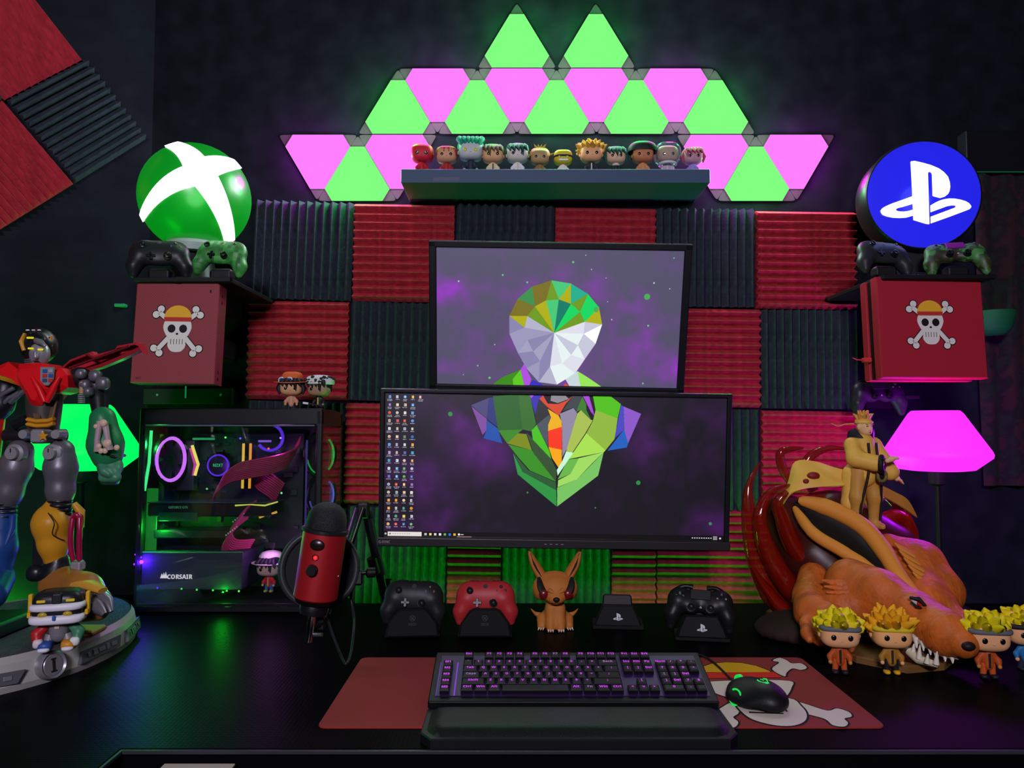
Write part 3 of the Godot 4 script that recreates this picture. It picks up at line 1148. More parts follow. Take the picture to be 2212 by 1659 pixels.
func gamepad(called: String, label: String, style: String, m: Material, pos: Vector3, turn: Vector3, s := 1.0, group := "", touch: Material = null) -> Node3D:
	var t := thing(called, label, "game controller", pos, turn, group)
	var dark := paint("101113", 0.35)
	var key := "pad_" + style
	if not cache.has(key):
		var b := blob(0.016)
		if style == "round":
			b.egg(Vector3(0, 0.006, 0), Vector3(0.064, 0.036, 0.018))
			b.egg(Vector3(0, 0.02, -0.004), Vector3(0.05, 0.026, 0.018))
			for k in [-1, 1]:
				b.egg(Vector3(0.043 * k, 0.012, -0.002), Vector3(0.032, 0.034, 0.019))
				b.chain([Vector3(0.05 * k, 0, -0.004), Vector3(0.064 * k, -0.03, -0.008), Vector3(0.066 * k, -0.054, -0.012)], [0.022, 0.018, 0.011])
		else:
			b.egg(Vector3(0, 0.008, 0), Vector3(0.066, 0.026, 0.017))
			for k in [-1, 1]:
				b.egg(Vector3(0.052 * k, 0.01, 0), Vector3(0.028, 0.028, 0.018))
				b.egg(Vector3(0.024 * k, -0.012, 0.002), Vector3(0.018, 0.016, 0.016))
				b.chain([Vector3(0.058 * k, 0, -0.002), Vector3(0.07 * k, -0.03, -0.006), Vector3(0.073 * k, -0.058, -0.012)], [0.021, 0.018, 0.012])
		cache[key] = b.shape(0.0032).mesh()
		var st := shp().lathe([Vector2(0, 0), Vector2(0.0115, 0.0), Vector2(0.0115, 0.002), Vector2(0.007, 0.003), Vector2(0.0055, 0.007), Vector2(0.0085, 0.0085), Vector2(0.0088, 0.0105), Vector2(0.006, 0.0115), Vector2(0.0045, 0.0105), Vector2(0, 0.0102)], 20)
		cache["pad_stick"] = st.mesh()
		cache["pad_button"] = shp().ball(Vector3.ZERO, Vector3(0.0048, 0.0048, 0.004), 12).mesh()
		var cross := shp().box(Vector3.ZERO, Vector3(0.023, 0.0075, 0.006), 0.0012)
		cross.box(Vector3.ZERO, Vector3(0.0075, 0.023, 0.006), 0.0012)
		cache["pad_cross"] = cross.mesh()
		cache["pad_bumper"] = shp().tube(curve([Vector3(0.018, 0.041, -0.006), Vector3(0.04, 0.043, -0.008), Vector3(0.062, 0.032, -0.01)], 4), [0.007, 0.008, 0.006], 10).mesh()
	t.scale = Vector3.ONE * s
	part(t, "body", cache[key], m)
	var sticks := [Vector3(-0.04, 0.02, 0.015), Vector3(0.021, -0.01, 0.016)] if style == "round" else [Vector3(-0.024, -0.013, 0.016), Vector3(0.024, -0.013, 0.016)]
	for p in sticks:
		part(t, "thumbstick", cache["pad_stick"], dark, p, Vector3(PI / 2, 0, 0))
	part(t, "direction_pad", cache["pad_cross"], dark, Vector3(-0.021, -0.01, 0.0175) if style == "round" else Vector3(-0.052, 0.013, 0.0175))
	var c := Vector3(0.041, 0.02, 0.0165) if style == "round" else Vector3(0.052, 0.013, 0.0175)
	var tints := ["c8a83a", "b04040", "509050", "4a78b8"] if style == "round" and not m.resource_name.begins_with("a3") else ["1c1c20", "1c1c20", "1c1c20", "1c1c20"]
	for k in 4:
		var q := c + Vector3(sin(TAU * k / 4), cos(TAU * k / 4), 0) * 0.0105
		part(t, "face_button", cache["pad_button"], paint("26262a", 0.25), q)
		if style == "round":
			part(t, "button_letter", letters(["Y", "B", "A", "X"][k], 0.0055, 0.0003), paint(tints[k], 0.5), q + Vector3(0, 0, 0.0042))
		elif k % 2 == 1:
			part(t, "button_letter", bx(Vector3(0.004, 0.004, 0.0004), 0.0, Vector3(0, 0, 0.0042)), paint("8a6a74", 0.5), q)
		else:
			part(t, "button_letter", letters("A" if k == 0 else "X", 0.005, 0.0003), paint("6e8078", 0.5), q + Vector3(0, 0, 0.0042))
	for k in [-1, 1]:
		var bp := part(t, "bumper", cache["pad_bumper"], dark)
		bp.scale.x = k
	if style == "round":
		part(t, "home_button", shp().lathe([Vector2(0, 0.003), Vector2(0.006, 0.0025), Vector2(0.0065, 0.0)], 16), paint("3a3a3e", 0.3), Vector3(0, 0.031, 0.0145), Vector3(PI / 2 - 0.4, 0, 0))
		for k in [-1, 1]:
			part(t, "menu_button", cache["pad_button"], dark, Vector3(0.012 * k, 0.018, 0.0165)).scale = Vector3.ONE * 0.55
	else:
		part(t, "touch_pad", bx(Vector3(0.052, 0.026, 0.006), 0.002), touch if touch else paint("1a1b1e", 0.5), Vector3(0, 0.02, 0.0165), Vector3(-0.15, 0, 0))
		for sh in logo_p(0.000014, 0.0008):
			part(t, "home_button", sh, paint("b8b8bc", 0.4), Vector3(0, -0.012, 0.0178))
	return t


func figure(label: String, pos: Vector3, turn: float, s: float, o: Dictionary, group := "") -> Node3D:   # a big-headed vinyl figure, about s tall
	var t := thing("vinyl_figure", label, "figurine", pos, Vector3(0, turn, 0), group)
	if not cache.has("fig_torso"):
		var b := blob(0.05)
		b.chain([Vector3(0, 0.2, 0), Vector3(0, 0.38, 0)], [0.085, 0.075])
		for k in [-1, 1]:
			b.chain([Vector3(0.085 * k, 0.36, 0), Vector3(0.15 * k, 0.27, 0.02), Vector3(0.15 * k, 0.21, 0.05)], [0.042, 0.036, 0.032])
		cache["fig_torso"] = b.shape(0.016).mesh()
		b = blob(0.03)
		for k in [-1, 1]:
			b.chain([Vector3(0.055 * k, 0.2, 0), Vector3(0.07 * k, 0.06, 0)], [0.055, 0.045])
		cache["fig_legs"] = b.shape(0.016).mesh()
		cache["fig_shoe"] = shp().ball(Vector3(0, 0.035, 0.025), Vector3(0.052, 0.036, 0.08), 14, 0.8).mesh()
		cache["fig_hand"] = shp().ball(Vector3.ZERO, Vector3(0.034, 0.036, 0.034), 10).mesh()
		cache["fig_head"] = shp().ball(Vector3.ZERO, Vector3(0.3, 0.235, 0.25), 28, 0.62).mesh()
		cache["fig_eye"] = shp().ball(Vector3.ZERO, Vector3(0.042, 0.046, 0.016), 12).mesh()
		cache["fig_ear"] = shp().ball(Vector3.ZERO, Vector3(0.03, 0.06, 0.045), 10).mesh()
	t.scale = Vector3.ONE * s
	var plain := 0.5
	var body := part(t, "body", cache["fig_torso"], paint(o.top, plain))
	part(t, "trousers", cache["fig_legs"], paint(o.legs, plain))
	for k in [-1, 1]:
		part(t, "shoe", cache["fig_shoe"], paint(o.shoes, plain), Vector3(0.075 * k, 0, 0))
		part(t, "hand", cache["fig_hand"], paint(o.get("hands", o.skin), plain), Vector3(0.15 * k, 0.19, 0.06))
	var hd := part(t, "head", cache["fig_head"], paint(o.skin, plain), Vector3(0, 0.66, 0))
	for k in [-1, 1]:
		part(hd, "eye", cache["fig_eye"], paint(o.get("eyes", "0c0c0e"), 0.2), Vector3(0.125 * k, -0.04, 0.243))
		if not o.has("mask"):
			part(hd, "ear", cache["fig_ear"], paint(o.skin, plain), Vector3(0.3 * k, -0.04, 0.0))
	part(hd, "nose", shp().ball(Vector3.ZERO, Vector3(0.018, 0.014, 0.014), 8), paint(o.skin, plain), Vector3(0, -0.09, 0.25))
	var style: String = o.style
	var hm := paint(o.hair, 0.55)
	if style == "mask":
		part(hd, "hood", shp().ball(Vector3(0, 0.012, -0.012), Vector3(0.312, 0.245, 0.25), 26, 0.66), hm)
		for k in [-1, 1]:
			var patch := shp().ball(Vector3.ZERO, Vector3(0.075, 0.085, 0.02), 14)
			part(hd, "eye_patch", patch, paint(o.patch, plain), Vector3(0.125 * k, -0.03, 0.226), Vector3(0, 0.15 * k, -0.5 * k))
			part(hd, "lens", shp().ball(Vector3.ZERO, Vector3(0.045, 0.034, 0.02), 12), paint(o.lens, 0.3), Vector3(0.125 * k, -0.03, 0.238), Vector3(0, 0.15 * k, 0.3 * k))
	elif style == "halfmask":
		part(hd, "cowl", shp().ball(Vector3(0, 0.02, -0.01), Vector3(0.312, 0.225, 0.258), 26, 0.66, Basis(), -0.25, 1.0), hm)
	elif style == "visor":
		part(hd, "brow_band", shp().ball(Vector3(0, 0.0, 0.0), Vector3(0.312, 0.06, 0.262), 26, 0.6), hm)
		part(hd, "mouth", bx(Vector3(0.3, 0.06, 0.03), 0.01, Vector3(0, -0.14, 0.235)), paint("e8e8e0", 0.5))
	elif style == "bubble":
		part(hd, "hair", shp().ball(Vector3(0, 0.02, -0.03), Vector3(0.3, 0.22, 0.24), 22, 0.66, Basis(), 0.1, 1.0), hm)
		part(hd, "glass_bubble", shp().ball(Vector3(0, 0.02, 0), Vector3(0.38, 0.33, 0.34), 30, 0.75), mats["clear_glass"])
		part(hd, "neck_ring", shp().lathe([Vector2(0.24, 0.0), Vector2(0.27, 0.02), Vector2(0.27, 0.06), Vector2(0.24, 0.08)], 24), paint("c8c8cc", 0.3), Vector3(0, -0.31, 0))
	else:
		var low := 0.0
		part(hd, "hair", shp().ball(Vector3(0, 0.03, -0.045), Vector3(0.33, 0.265, 0.27), 26, 0.72, Basis(Vector3.RIGHT, -0.3), -0.14, 1.0), hm)
		if style == "spiky":
			var sp := shp()
			rng.seed = int(pos.x * 1000.0) + 5000
			for ring in [[1.2, 5], [0.8, 10], [0.42, 14], [0.08, 14]]:
				for k in ring[1]:
					var a: float = TAU * (k + rng.randf() * 0.4) / ring[1]
					var d := Vector3(cos(a) * cos(ring[0]), sin(ring[0]), sin(a) * cos(ring[0]))
					if d.z > 0.45 and d.y < 0.4:
						continue
					var c := d * Vector3(0.27, 0.2, 0.22) + Vector3(0, 0.05, -0.02)
					var bend := Vector3(rng.randf() - 0.5, rng.randf() * 0.5, rng.randf() - 0.5) * 0.06
					sp.tube([c, c + d * 0.09 + bend, c + d * o.get("spike", 0.16) + bend * 2.0], [0.09, 0.064, 0.014], 9)
			part(hd, "spikes", sp, hm)
		elif style == "fringe" or style == "bob":
			var fr := shp()
			for k in 5:
				var x := (k - 2) * 0.115
				var tip := -0.02 - 0.09 * float(k == o.get("lock", 3)) - 0.03 * float(k % 2)
				fr.tube([Vector3(x * 0.8, 0.2, 0.13), Vector3(x, 0.12, 0.235), Vector3(x + 0.04, tip + 0.03, 0.27)], [0.07, 0.07, 0.008], 8)
			if style == "bob":
				for k in [-1, 1]:
					fr.tube([Vector3(0.25 * k, 0.12, 0.04), Vector3(0.33 * k, -0.04, 0.07), Vector3(0.31 * k, -0.2, 0.06)], [0.09, 0.08, 0.02], 8)
			part(hd, "fringe", fr, hm)
		elif style == "swept":
			var fr := shp()
			for k in 6:
				var x := (k - 2.5) * 0.11
				fr.tube([Vector3(x * 0.7, 0.1, 0.2), Vector3(x, 0.24, 0.16), Vector3(x * 1.1, 0.27, 0.0)], [0.05, 0.085, 0.03], 8)
			part(hd, "quiff", fr, hm)
		elif style == "afro":
			part(hd, "big_hair", shp().ball(Vector3(0, 0.12, -0.03), Vector3(0.42, 0.27, 0.3), 24, 0.8, Basis(), -0.1, 1.0), hm)
		elif style == "tuft":
			var fr := shp()
			for k in 4:
				fr.tube([Vector3((k - 1.5) * 0.05, 0.2, 0.08), Vector3((k - 1.5) * 0.09, 0.33, 0.06), Vector3((k - 1.5) * 0.13, 0.4, 0.1)], [0.05, 0.035, 0.004], 7)
			for k in [-1, 1]:
				fr.tube([Vector3(0.26 * k, 0.05, 0), Vector3(0.38 * k, 0.1, 0), Vector3(0.47 * k, 0.16, 0)], [0.07, 0.05, 0.006], 8, Vector2(1, 0.6))
			part(hd, "tuft", fr, hm)
	if o.has("band"):
		part(hd, "headband", shp().ball(Vector3(0, 0.085, -0.01), Vector3(0.334, 0.055, 0.275), 28, 0.55), paint(o.band, 0.6))
		if o.has("plate"):
			part(hd, "forehead_plate", bx(Vector3(0.3, 0.085, 0.03), 0.01, Vector3(0, 0.085, 0.268)), paint(o.plate, 0.35, 0.6))
	if o.has("collar"):
		part(body, "collar", shp().lathe([Vector2(0.09, 0.0), Vector2(0.12, 0.02), Vector2(0.1, 0.07), Vector2(0.075, 0.07)], 18), paint(o.collar, plain), Vector3(0, 0.36, 0))
	if o.has("stripe"):
		part(body, "coat_front", bx(Vector3(0.035, 0.22, 0.02), 0.006, Vector3(0, 0.28, 0.078)), paint(o.stripe, plain))
	return t


# ---------------------------------------------------------------- the shelf row, console walls, lamps

func build_shelf_row():
	var a := at(866, 382, 0.19)
	var b := at(1534, 382, 0.19)
	var top := at(1200, 365, 0.19).y
	var cx := (a.x + b.x) / 2.0
	var w := b.x - a.x
	var sh := thing("shelf", "long dark floating shelf under the triangle lights holding vinyl figures", "shelf", Vector3(cx, top, 0.0))
	part(sh, "board", bx(Vector3(w, 0.04, 0.19), 0.002, Vector3(0, -0.02, 0.095)), paint("3a5068", 0.55))  # bluish cast of the light is put into the board colour
	part(sh, "label_strip", bx(Vector3(0.075, 0.012, 0.001), 0.0, Vector3(-w / 2 + 0.13, -0.03, 0.1905)), paint("575a70", 0.6))
	var g := "vinyl figures on the long wall shelf"
	var rows := [
		[912, 308, "red hooded figure with white lens eyes, first on the shelf from the globe lamp", {"skin": "c02030", "hair": "c81c28", "style": "mask", "patch": "24101a", "lens": "e0e0e0", "top": "b02028", "legs": "801820", "shoes": "301014"}],
		[965, 312, "figure in a rust-red half mask beside the red hooded figure", {"skin": "c8906c", "hair": "a83424", "style": "halfmask", "mask": 1, "eyes": "1c1010", "top": "a02c24", "legs": "902820", "shoes": "b08830"}],
		[1017, 299, "pale figure with swept teal-green hair and yellow eyes", {"skin": "b4bcb8", "hair": "108468", "style": "swept", "eyes": "c8b830", "top": "28303c", "legs": "20242c", "shoes": "101010"}],
		[1065, 311, "brown-haired figure in a cream jacket with a black tie", {"skin": "d0a070", "hair": "5e5234", "style": "fringe", "lock": 1, "top": "d8cca0", "stripe": "1c1c1c", "legs": "50402c", "shoes": "201810"}],
		[1118, 309, "dark-haired figure with a teal headset in a white top", {"skin": "c8c0b4", "hair": "183c40", "style": "fringe", "lock": 3, "band_top": 1, "top": "dcdce4", "stripe": "d8c040", "legs": "282c38", "shoes": "181818"}],
		[1166, 319, "small tan creature figure with an orange tuft and pointed ears", {"skin": "a88a5c", "hair": "b08030", "style": "tuft", "mask": 1, "top": "8c6c40", "legs": "4a5068", "shoes": "5c3a20"}],
		[1216, 320, "yellow-headed figure with a wide white mouth and dark brows", {"skin": "c8b828", "hair": "20282a", "style": "visor", "mask": 1, "eyes": "b8b818", "top": "e0dcd0", "legs": "6c6450", "shoes": "302818"}],
		[1277, 300, "tall figure with spiky orange-blond hair on the shelf", {"skin": "dca070", "hair": "d8a040", "style": "spiky", "top": "2c3036", "legs": "2c3040", "shoes": "181818", "stripe": "c8ccd0"}],
		[1330, 316, "figure with dark teal bobbed hair and one long lock", {"skin": "d0a888", "hair": "14443c", "style": "bob", "lock": 2, "top": "20282c", "collar": "d8d4c8", "legs": "181c24", "shoes": "101010"}],
		[1388, 311, "figure with a wide dark bushy hairdo and bare arms", {"skin": "b8744c", "hair": "14221c", "style": "afro", "top": "c88858", "legs": "20506c", "shoes": "181818"}],
		[1441, 311, "figure inside a clear glass bubble helmet", {"skin": "a88878", "hair": "4c3a34", "style": "bubble", "mask": 1, "top": "b0b0b4", "legs": "70747c", "shoes": "a0a0a4"}],
		[1496, 317, "pink-haired figure at the end of the shelf nearest the magenta lamp", {"skin": "b88890", "hair": "9c3a60", "style": "bob", "lock": 0, "top": "9080c0", "legs": "c8b8d0", "shoes": "c8b8d8"}]]
	for r in rows:
		var p := at(r[0], r[1], 0.11)
		figure(r[2], Vector3(p.x, top, 0.11), 0.05 * (1200.0 - r[0]) / 300.0, (p.y - top) / (0.98 if r[3].style != "spiky" else 1.08), r[3], g)
	omni("shelf_glow", Vector3(cx, top + 0.16, 0.05), Color(0.3, 1.0, 0.6), 0.004, 0.02)


func build_left_console_wall():
	var c := thing("game_console", "red upright game console with a skull emblem under the green globe lamp", "game console", Vector3(-0.8663, 1.4678, 0.3811), Vector3(deg_to_rad(-3.0), deg_to_rad(0.3), deg_to_rad(-1.0)), "skinned consoles on the wall")
	var red := mat("console_red", Color("8c2832"), 0.6)
	var dots_ := Image.create(16, 16, false, Image.FORMAT_RGB8)
	dots_.fill(Color.WHITE)
	for p in [[4, 4], [12, 12]]:
		dots_.fill_rect(Rect2i(p[0] - 2, p[1] - 2, 4, 4), Color(0.45, 0.45, 0.45))
	red.albedo_texture = ImageTexture.create_from_image(dots_)
	red.uv1_triplanar = true
	red.uv1_scale = Vector3(160, 160, 160)
	var front := shp()
	front.slab(pts2([-0.1075, -0.1335, 0.1075, -0.1335, 0.1075, 0.125, 0.099, 0.1335, 0.014, 0.1335, 0.006, 0.1275, -0.006, 0.1275, -0.014, 0.1335, -0.1075, 0.1335]), -0.05, 0.0, 0.002)
	part(c, "front_shell", front, red)
	part(c, "rear_shell", bx(Vector3(0.2, 0.25, 0.02), 0.003, Vector3(0, 0, -0.062)), paint("1a1a1c", 0.5))
	emblem(c, 0.135, Vector3(0.005, 0.01, 0.0002))
	for p in [Vector3(0.085, 0.108, 0.0003), Vector3(0.1078, 0.1, -0.02), Vector3(0.1078, 0.082, -0.02), Vector3(0.1078, -0.1, -0.02), Vector3(0.1078, -0.118, -0.02)]:
		part(c, "port", bx(Vector3(0.004, 0.008, 0.001) if p.z > 0 else Vector3(0.001, 0.008, 0.006), 0.0003), paint("141414", 0.4), p)
	part(c, "model_mark", letters("XBOX", 0.0045, 0.0004), paint("201416", 0.5), Vector3(-0.087, -0.121, 0.0003))
	part(c, "wall_clip", bx(Vector3(0.02, 0.012, 0.08), 0.002, Vector3(0, 0.14, -0.04)), paint("101012", 0.5))
	part(c, "wall_bracket", bx(Vector3(0.06, 0.06, 0.3), 0.004, Vector3(0, 0, -0.222)), paint("101012", 0.5))
	var y := at(400, 600, 0.38).y
	var s := thing("wall_shelf", "small black wall shelf holding the green globe lamp and two controllers", "shelf", Vector3(-0.83, y, 0.0))
	part(s, "board", bx(Vector3(0.25, 0.012, 0.39), 0.002, Vector3(-0.02, -0.006, 0.195)), paint("101114", 0.5))
	part(s, "bracket", bx(Vector3(0.02, 0.05, 0.2), 0.002, Vector3(0, -0.037, 0.1)), paint("101114", 0.5))
	globe_lamp(y)
	gamepad("game_controller", "black controller on the wall shelf before the green globe lamp", "round", paint("1b1c20", 0.4), at(345, 553, 0.36), Vector3(-0.35, 0.35, 0.05), 0.95, "controllers on the wall shelves")
	var pix := mat("pixel_green", Color.WHITE, 0.45)
	var im := Image.create(16, 16, false, Image.FORMAT_RGB8)
	rng.seed = 3
	for py in 16:
		for px in 16:
			im.set_pixel(px, py, Color(["2c7a34", "388a3c", "1f5c28", "57a050", "2a7030"][rng.randi() % 5]))
	pix.albedo_texture = ImageTexture.create_from_image(im)
	pix.texture_filter = BaseMaterial3D.TEXTURE_FILTER_NEAREST
	pix.uv1_triplanar = true
	pix.uv1_scale = Vector3(5, 5, 5)
	gamepad("game_controller", "green pixel-patterned controller on the wall shelf by the globe lamp", "round", pix, at(478, 551, 0.36), Vector3(-0.35, -0.12, -0.1), 0.88, "controllers on the wall shelves")
	for k in 2:
		var st := thing("controller_stand", "low black stand under the %s controller on the globe lamp shelf" % ["black", "green pixel-patterned"][k], "stand", Vector3([at(345, 565, 0.35).x, at(478, 565, 0.35).x][k], y, 0.34))
		part(st, "block", bx(Vector3(0.06, 0.03, 0.035), 0.008, Vector3(0, 0.015, 0)), paint("121316", 0.5))


func globe_lamp(shelf: float):
	var c := at(422, 428, 0.17)
	var r := 0.1535
	var t := thing("globe_lamp", "round green globe lamp with a glowing white curved X", "lamp", c, Vector3(0, 0.0, 0))
	var look := (EYE - c).normalized()
	var bz := look
	var bxv := Vector3.UP.cross(bz).normalized()
	t.basis = Basis(bxv, bz.cross(bxv), bz)
	var green := mat("globe_green", Color("0a5c1c"), 0.32, 0.0, Color("00e028"), 0.26)
	part(t, "globe", shp().ball(Vector3.ZERO, Vector3(r, r, r), 48), green)
	var notch := [Vector2(0.13, 0.72), Vector2(0.35, 0.42), Vector2(-0.01, 0.2), Vector2(-0.21, 0.51)]
	# each arm: from two notches to its two ends on the rim, with the bulge of its two edges
	var arms := [
		[3, 0, Vector2(-0.52, 0.845), Vector2(-0.31, 0.945), Vector2(0.034, 0.037), Vector2(0.04, 0.027)],
		[0, 1, Vector2(0.645, 0.755), Vector2(0.775, 0.625), Vector2(0.0, 0.034), Vector2(-0.01, 0.012)],
		[1, 2, Vector2(0.69, -0.68), Vector2(0.525, -0.8), Vector2(0.05, 0.034), Vector2(0.07, 0.025)],
		[2, 3, Vector2(-0.855, -0.51), Vector2(-0.91, -0.39), Vector2(-0.05, 0.1), Vector2(-0.06, 0.1)]]
	var glowing := mat("globe_white", Color(0.9, 0.9, 0.9), 0.3, 0.0, Color(1, 1, 1), 1.5)
	var on := func(p: Vector2, k: float):
		var l := minf(p.length(), 0.998)
		var q: Vector2 = p.normalized() * l
		return Vector3(q.x, q.y, sqrt(1.0 - l * l)).normalized() * r * k
	var sh := shp()
	for arm in arms:
		var grid := []
		for j in 13:
			var row := []
			var v := j / 12.0
			for i in 6:
				var u := i / 5.0
				var e1: Vector2 = notch[arm[0]].lerp(arm[2], v) + arm[4] * 4.0 * v * (1.0 - v)
				var e2: Vector2 = notch[arm[1]].lerp(arm[3], v) + arm[5] * 4.0 * v * (1.0 - v)
				row.append(on.call(e1.lerp(e2, u), 1.012))
			grid.append(row)
		sh.sheet(grid, 0.006)
	var mid := []
	for j in 7:
		var row := []
		for i in 7:
			var p: Vector2 = notch[3].lerp(notch[0], i / 6.0).lerp(notch[2].lerp(notch[1], i / 6.0), j / 6.0)
			row.append(on.call(p, 1.012))
		mid.append(row)
	sh.sheet(mid, 0.006)
	part(t, "cross", sh, glowing)
	var inv := t.transform.affine_inverse()
	var up := (inv.basis * Vector3.UP).normalized()
	var tilt := Basis(Quaternion(Vector3.UP, up))
	var ring := part(t, "base_ring", shp().lathe([Vector2(0.06, -0.165), Vector2(0.085, -0.165), Vector2(0.088, -0.145), Vector2(0.07, -0.13)], 32), paint("8c8c94", 0.35))
	ring.basis = tilt
	var foot := part(t, "foot", shp().lathe([Vector2(0, shelf - c.y), Vector2(0.075, shelf - c.y), Vector2(0.07, shelf - c.y + 0.012), Vector2(0.05, -0.16), Vector2(0, -0.16)], 28), paint("141518", 0.4))
	foot.basis = tilt
	omni("globe_lamp_light", Vector3(0, 0, r + 0.05), Color(0.7, 1.0, 0.75), 0.012, 0.05, t)


func build_right_console_wall():
	var c := thing("game_console", "red game console with a skull emblem and black middle layer below the blue disc lamp", "game console", Vector3(1.0827, 1.4805, 0.3784), Vector3(deg_to_rad(-3.57), deg_to_rad(2.5), 0), "skinned consoles on the wall")
	var red := paint("a01f30", 0.5)
	var front := shp()
	front.slab(pts2([-0.14, -0.1325, 0.14, -0.1325, 0.14, 0.1325, -0.004, 0.1325, -0.01, 0.127, -0.022, 0.127, -0.028, 0.1325, -0.14, 0.1325]), -0.03, 0.0, 0.003)
	part(c, "front_shell", front, red)
	part(c, "middle_layer", bx(Vector3(0.272, 0.262, 0.03), 0.002, Vector3(0.002, 0, -0.045)), paint("0e0f12", 0.4))
	part(c, "rear_shell", bx(Vector3(0.28, 0.265, 0.028), 0.003, Vector3(0, 0, -0.074)), red)
	emblem(c, 0.128, Vector3(-0.004, 0.014, 0.0002))
	part(c, "wall_bracket", bx(Vector3(0.06, 0.06, 0.28), 0.004, Vector3(0.05, 0, -0.22)), paint("101012", 0.5))
	part(c, "wall_clip", bx(Vector3(0.026, 0.014, 0.08), 0.002, Vector3(-0.016, 0.138, -0.04)), paint("151518", 0.5))
	var q := at(1872, 778, 0.34)
	var z := thing("cable_tie", "small red cable tie around the side of the red console with skull", "cable tie", q)
	part(z, "tie_head", bx(Vector3(0.02, 0.012, 0.02), 0.002), paint("c83038", 0.5))
	part(z, "tie_tail", shp().tube([Vector3(-0.008, 0, 0), Vector3(-0.026, 0.001, 0.002), Vector3(-0.04, 0.006, 0.006)], [0.005, 0.004, 0.002], 6, Vector2(1, 0.4)), paint("c83038", 0.5))
	var y := at(1990, 594, 0.38).y
	var s := thing("wall_shelf", "small black wall shelf holding the blue disc lamp and two controllers", "shelf", Vector3(1.08, y, 0.0))
	part(s, "board", bx(Vector3(0.29, 0.012, 0.39), 0.002, Vector3(0.02, -0.006, 0.195)), paint("101114", 0.5))
	part(s, "bracket", bx(Vector3(0.02, 0.05, 0.2), 0.002, Vector3(0, -0.037, 0.1)), paint("101114", 0.5))
	# the blue disc lamp
	var f := at(1995, 420, 0.28)
	var r := 0.149
	var t := thing("disc_lamp", "round blue disc lamp with glowing white letter emblem", "lamp", f, Vector3(0, -0.12, 0))
	var drum := shp().lathe([Vector2(0, -0.1), Vector2(r * 0.9, -0.1), Vector2(r * 1.02, -0.085), Vector2(r * 1.03, -0.006), Vector2(r * 1.0, 0.0), Vector2(r * 0.985, 0.0)], 56)
	part(t, "drum", drum, paint("15151a", 0.35), Vector3.ZERO, Vector3(PI / 2, 0, 0))
	part(t, "blue_face", shp().lathe([Vector2(r * 0.985, 0.0), Vector2(r * 0.6, 0.004), Vector2(0, 0.005)], 56), mat("disc_blue", Color("0a0a50"), 0.2, 0.0, Color("2222e0"), 1.0), Vector3.ZERO, Vector3(PI / 2, 0, 0))
	var glowing := mat("globe_white")
	for sh in logo_p(r / 350.0, 0.007):
		part(t, "emblem_stroke", sh, glowing, Vector3(0, 0.0, 0.003))
	part(t, "foot", bx(Vector3(0.1, f.y - r * 0.95 - y, 0.06), 0.006, Vector3(0, (y - f.y - r * 0.95) / 2, -0.06)), paint("121318", 0.5))
	omni("disc_lamp_light", Vector3(0, 0, 0.06), Color(0.45, 0.5, 1.0), 0.012, 0.05, t)
	var g := "controllers on the wall shelves"
	gamepad("game_controller", "black controller on the wall shelf before the blue disc lamp", "round", paint("26262a", 0.45), at(1908, 551, 0.36), Vector3(-0.55, 0.2, -0.08), 0.9, g)
	var camo := mat("camo_green", Color.WHITE, 0.5)
	var n := FastNoiseLite.new()
	n.seed = 4
	n.frequency = 0.05
	var im := Image.create(64, 64, false, Image.FORMAT_RGB8)
	for py in 64:
		for px in 64:
			var k := n.get_noise_2d(px, py)
			im.set_pixel(px, py, Color("3f8a3c") if k > 0.12 else Color("26331f") if k > -0.1 else Color("3a2a1e"))
	camo.albedo_texture = ImageTexture.create_from_image(im)
	camo.uv1_triplanar = true
	camo.uv1_scale = Vector3(6, 6, 6)
	gamepad("game_controller", "green camouflage controller with a purple touch pad on the wall shelf", "twin", camo, at(2063, 550, 0.36), Vector3(-0.55, -0.15, 0.02), 0.9, g, paint("7a1c80", 0.4))
	for k in 2:
		var st := thing("controller_stand", "low black stand under the %s controller on the disc lamp shelf" % ["black", "green camouflage"][k], "stand", Vector3([at(1908, 555, 0.34).x, at(2063, 555, 0.34).x][k], y, 0.34))
		part(st, "block", bx(Vector3(0.06, 0.03, 0.035), 0.008, Vector3(0, 0.015, 0)), paint("121316", 0.5))
	# a dark controller hanging under the console, then the blind box and two shapes added for reflections
	gamepad("game_controller", "dark controller hung under the red console in the magenta lamp glow", "twin", paint("1e1e24", 0.4), at(1896, 850, 0.2), Vector3(-0.3, 0.1, 0.02), 0.9, g)
	var hook := thing("controller_hook", "black wall hook holding the controller under the red console", "hook", at(1896, 862, 0.0))
	part(hook, "arm", bx(Vector3(0.05, 0.012, 0.2), 0.003, Vector3(0, 0, 0.1)), paint("101012", 0.5))
	part(hook, "wall_plate", bx(Vector3(0.08, 0.06, 0.008), 0.002, Vector3(0, 0, 0.004)), paint("101012", 0.5))
	var a := at(2078, 287, 0.03)
	var b := at(2330, 376, 0.03)
	var panel := thing("blind_box", "dark roller blind box with a thin green edge beside the blue disc lamp", "blind", Vector3((a.x + b.x) / 2, (a.y + b.y) / 2, 0))
	part(panel, "cover", bx(Vector3(b.x - a.x, a.y - b.y, 0.05), 0.003, Vector3(0, 0, 0.026)), paint("0b0d14", 0.5))
	part(panel, "edge_light", bx(Vector3(b.x - a.x, 0.003, 0.004), 0.0, Vector3(0, -(a.y - b.y) / 2, 0.05)), glow("0c5a34", 0.5))
	var cl := thing("reflection_cloth", "dark mottled red and green sheet standing for reflections below the blind box", "added sheet", Vector3((a.x + b.x) / 2 + 0.03, b.y, 0.03))  # added sheet whose mottling stands for reflections in dark glass
	var cm := mat("mottled_reflection", Color.WHITE, 0.95)
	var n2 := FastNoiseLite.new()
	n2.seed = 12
	n2.frequency = 0.06
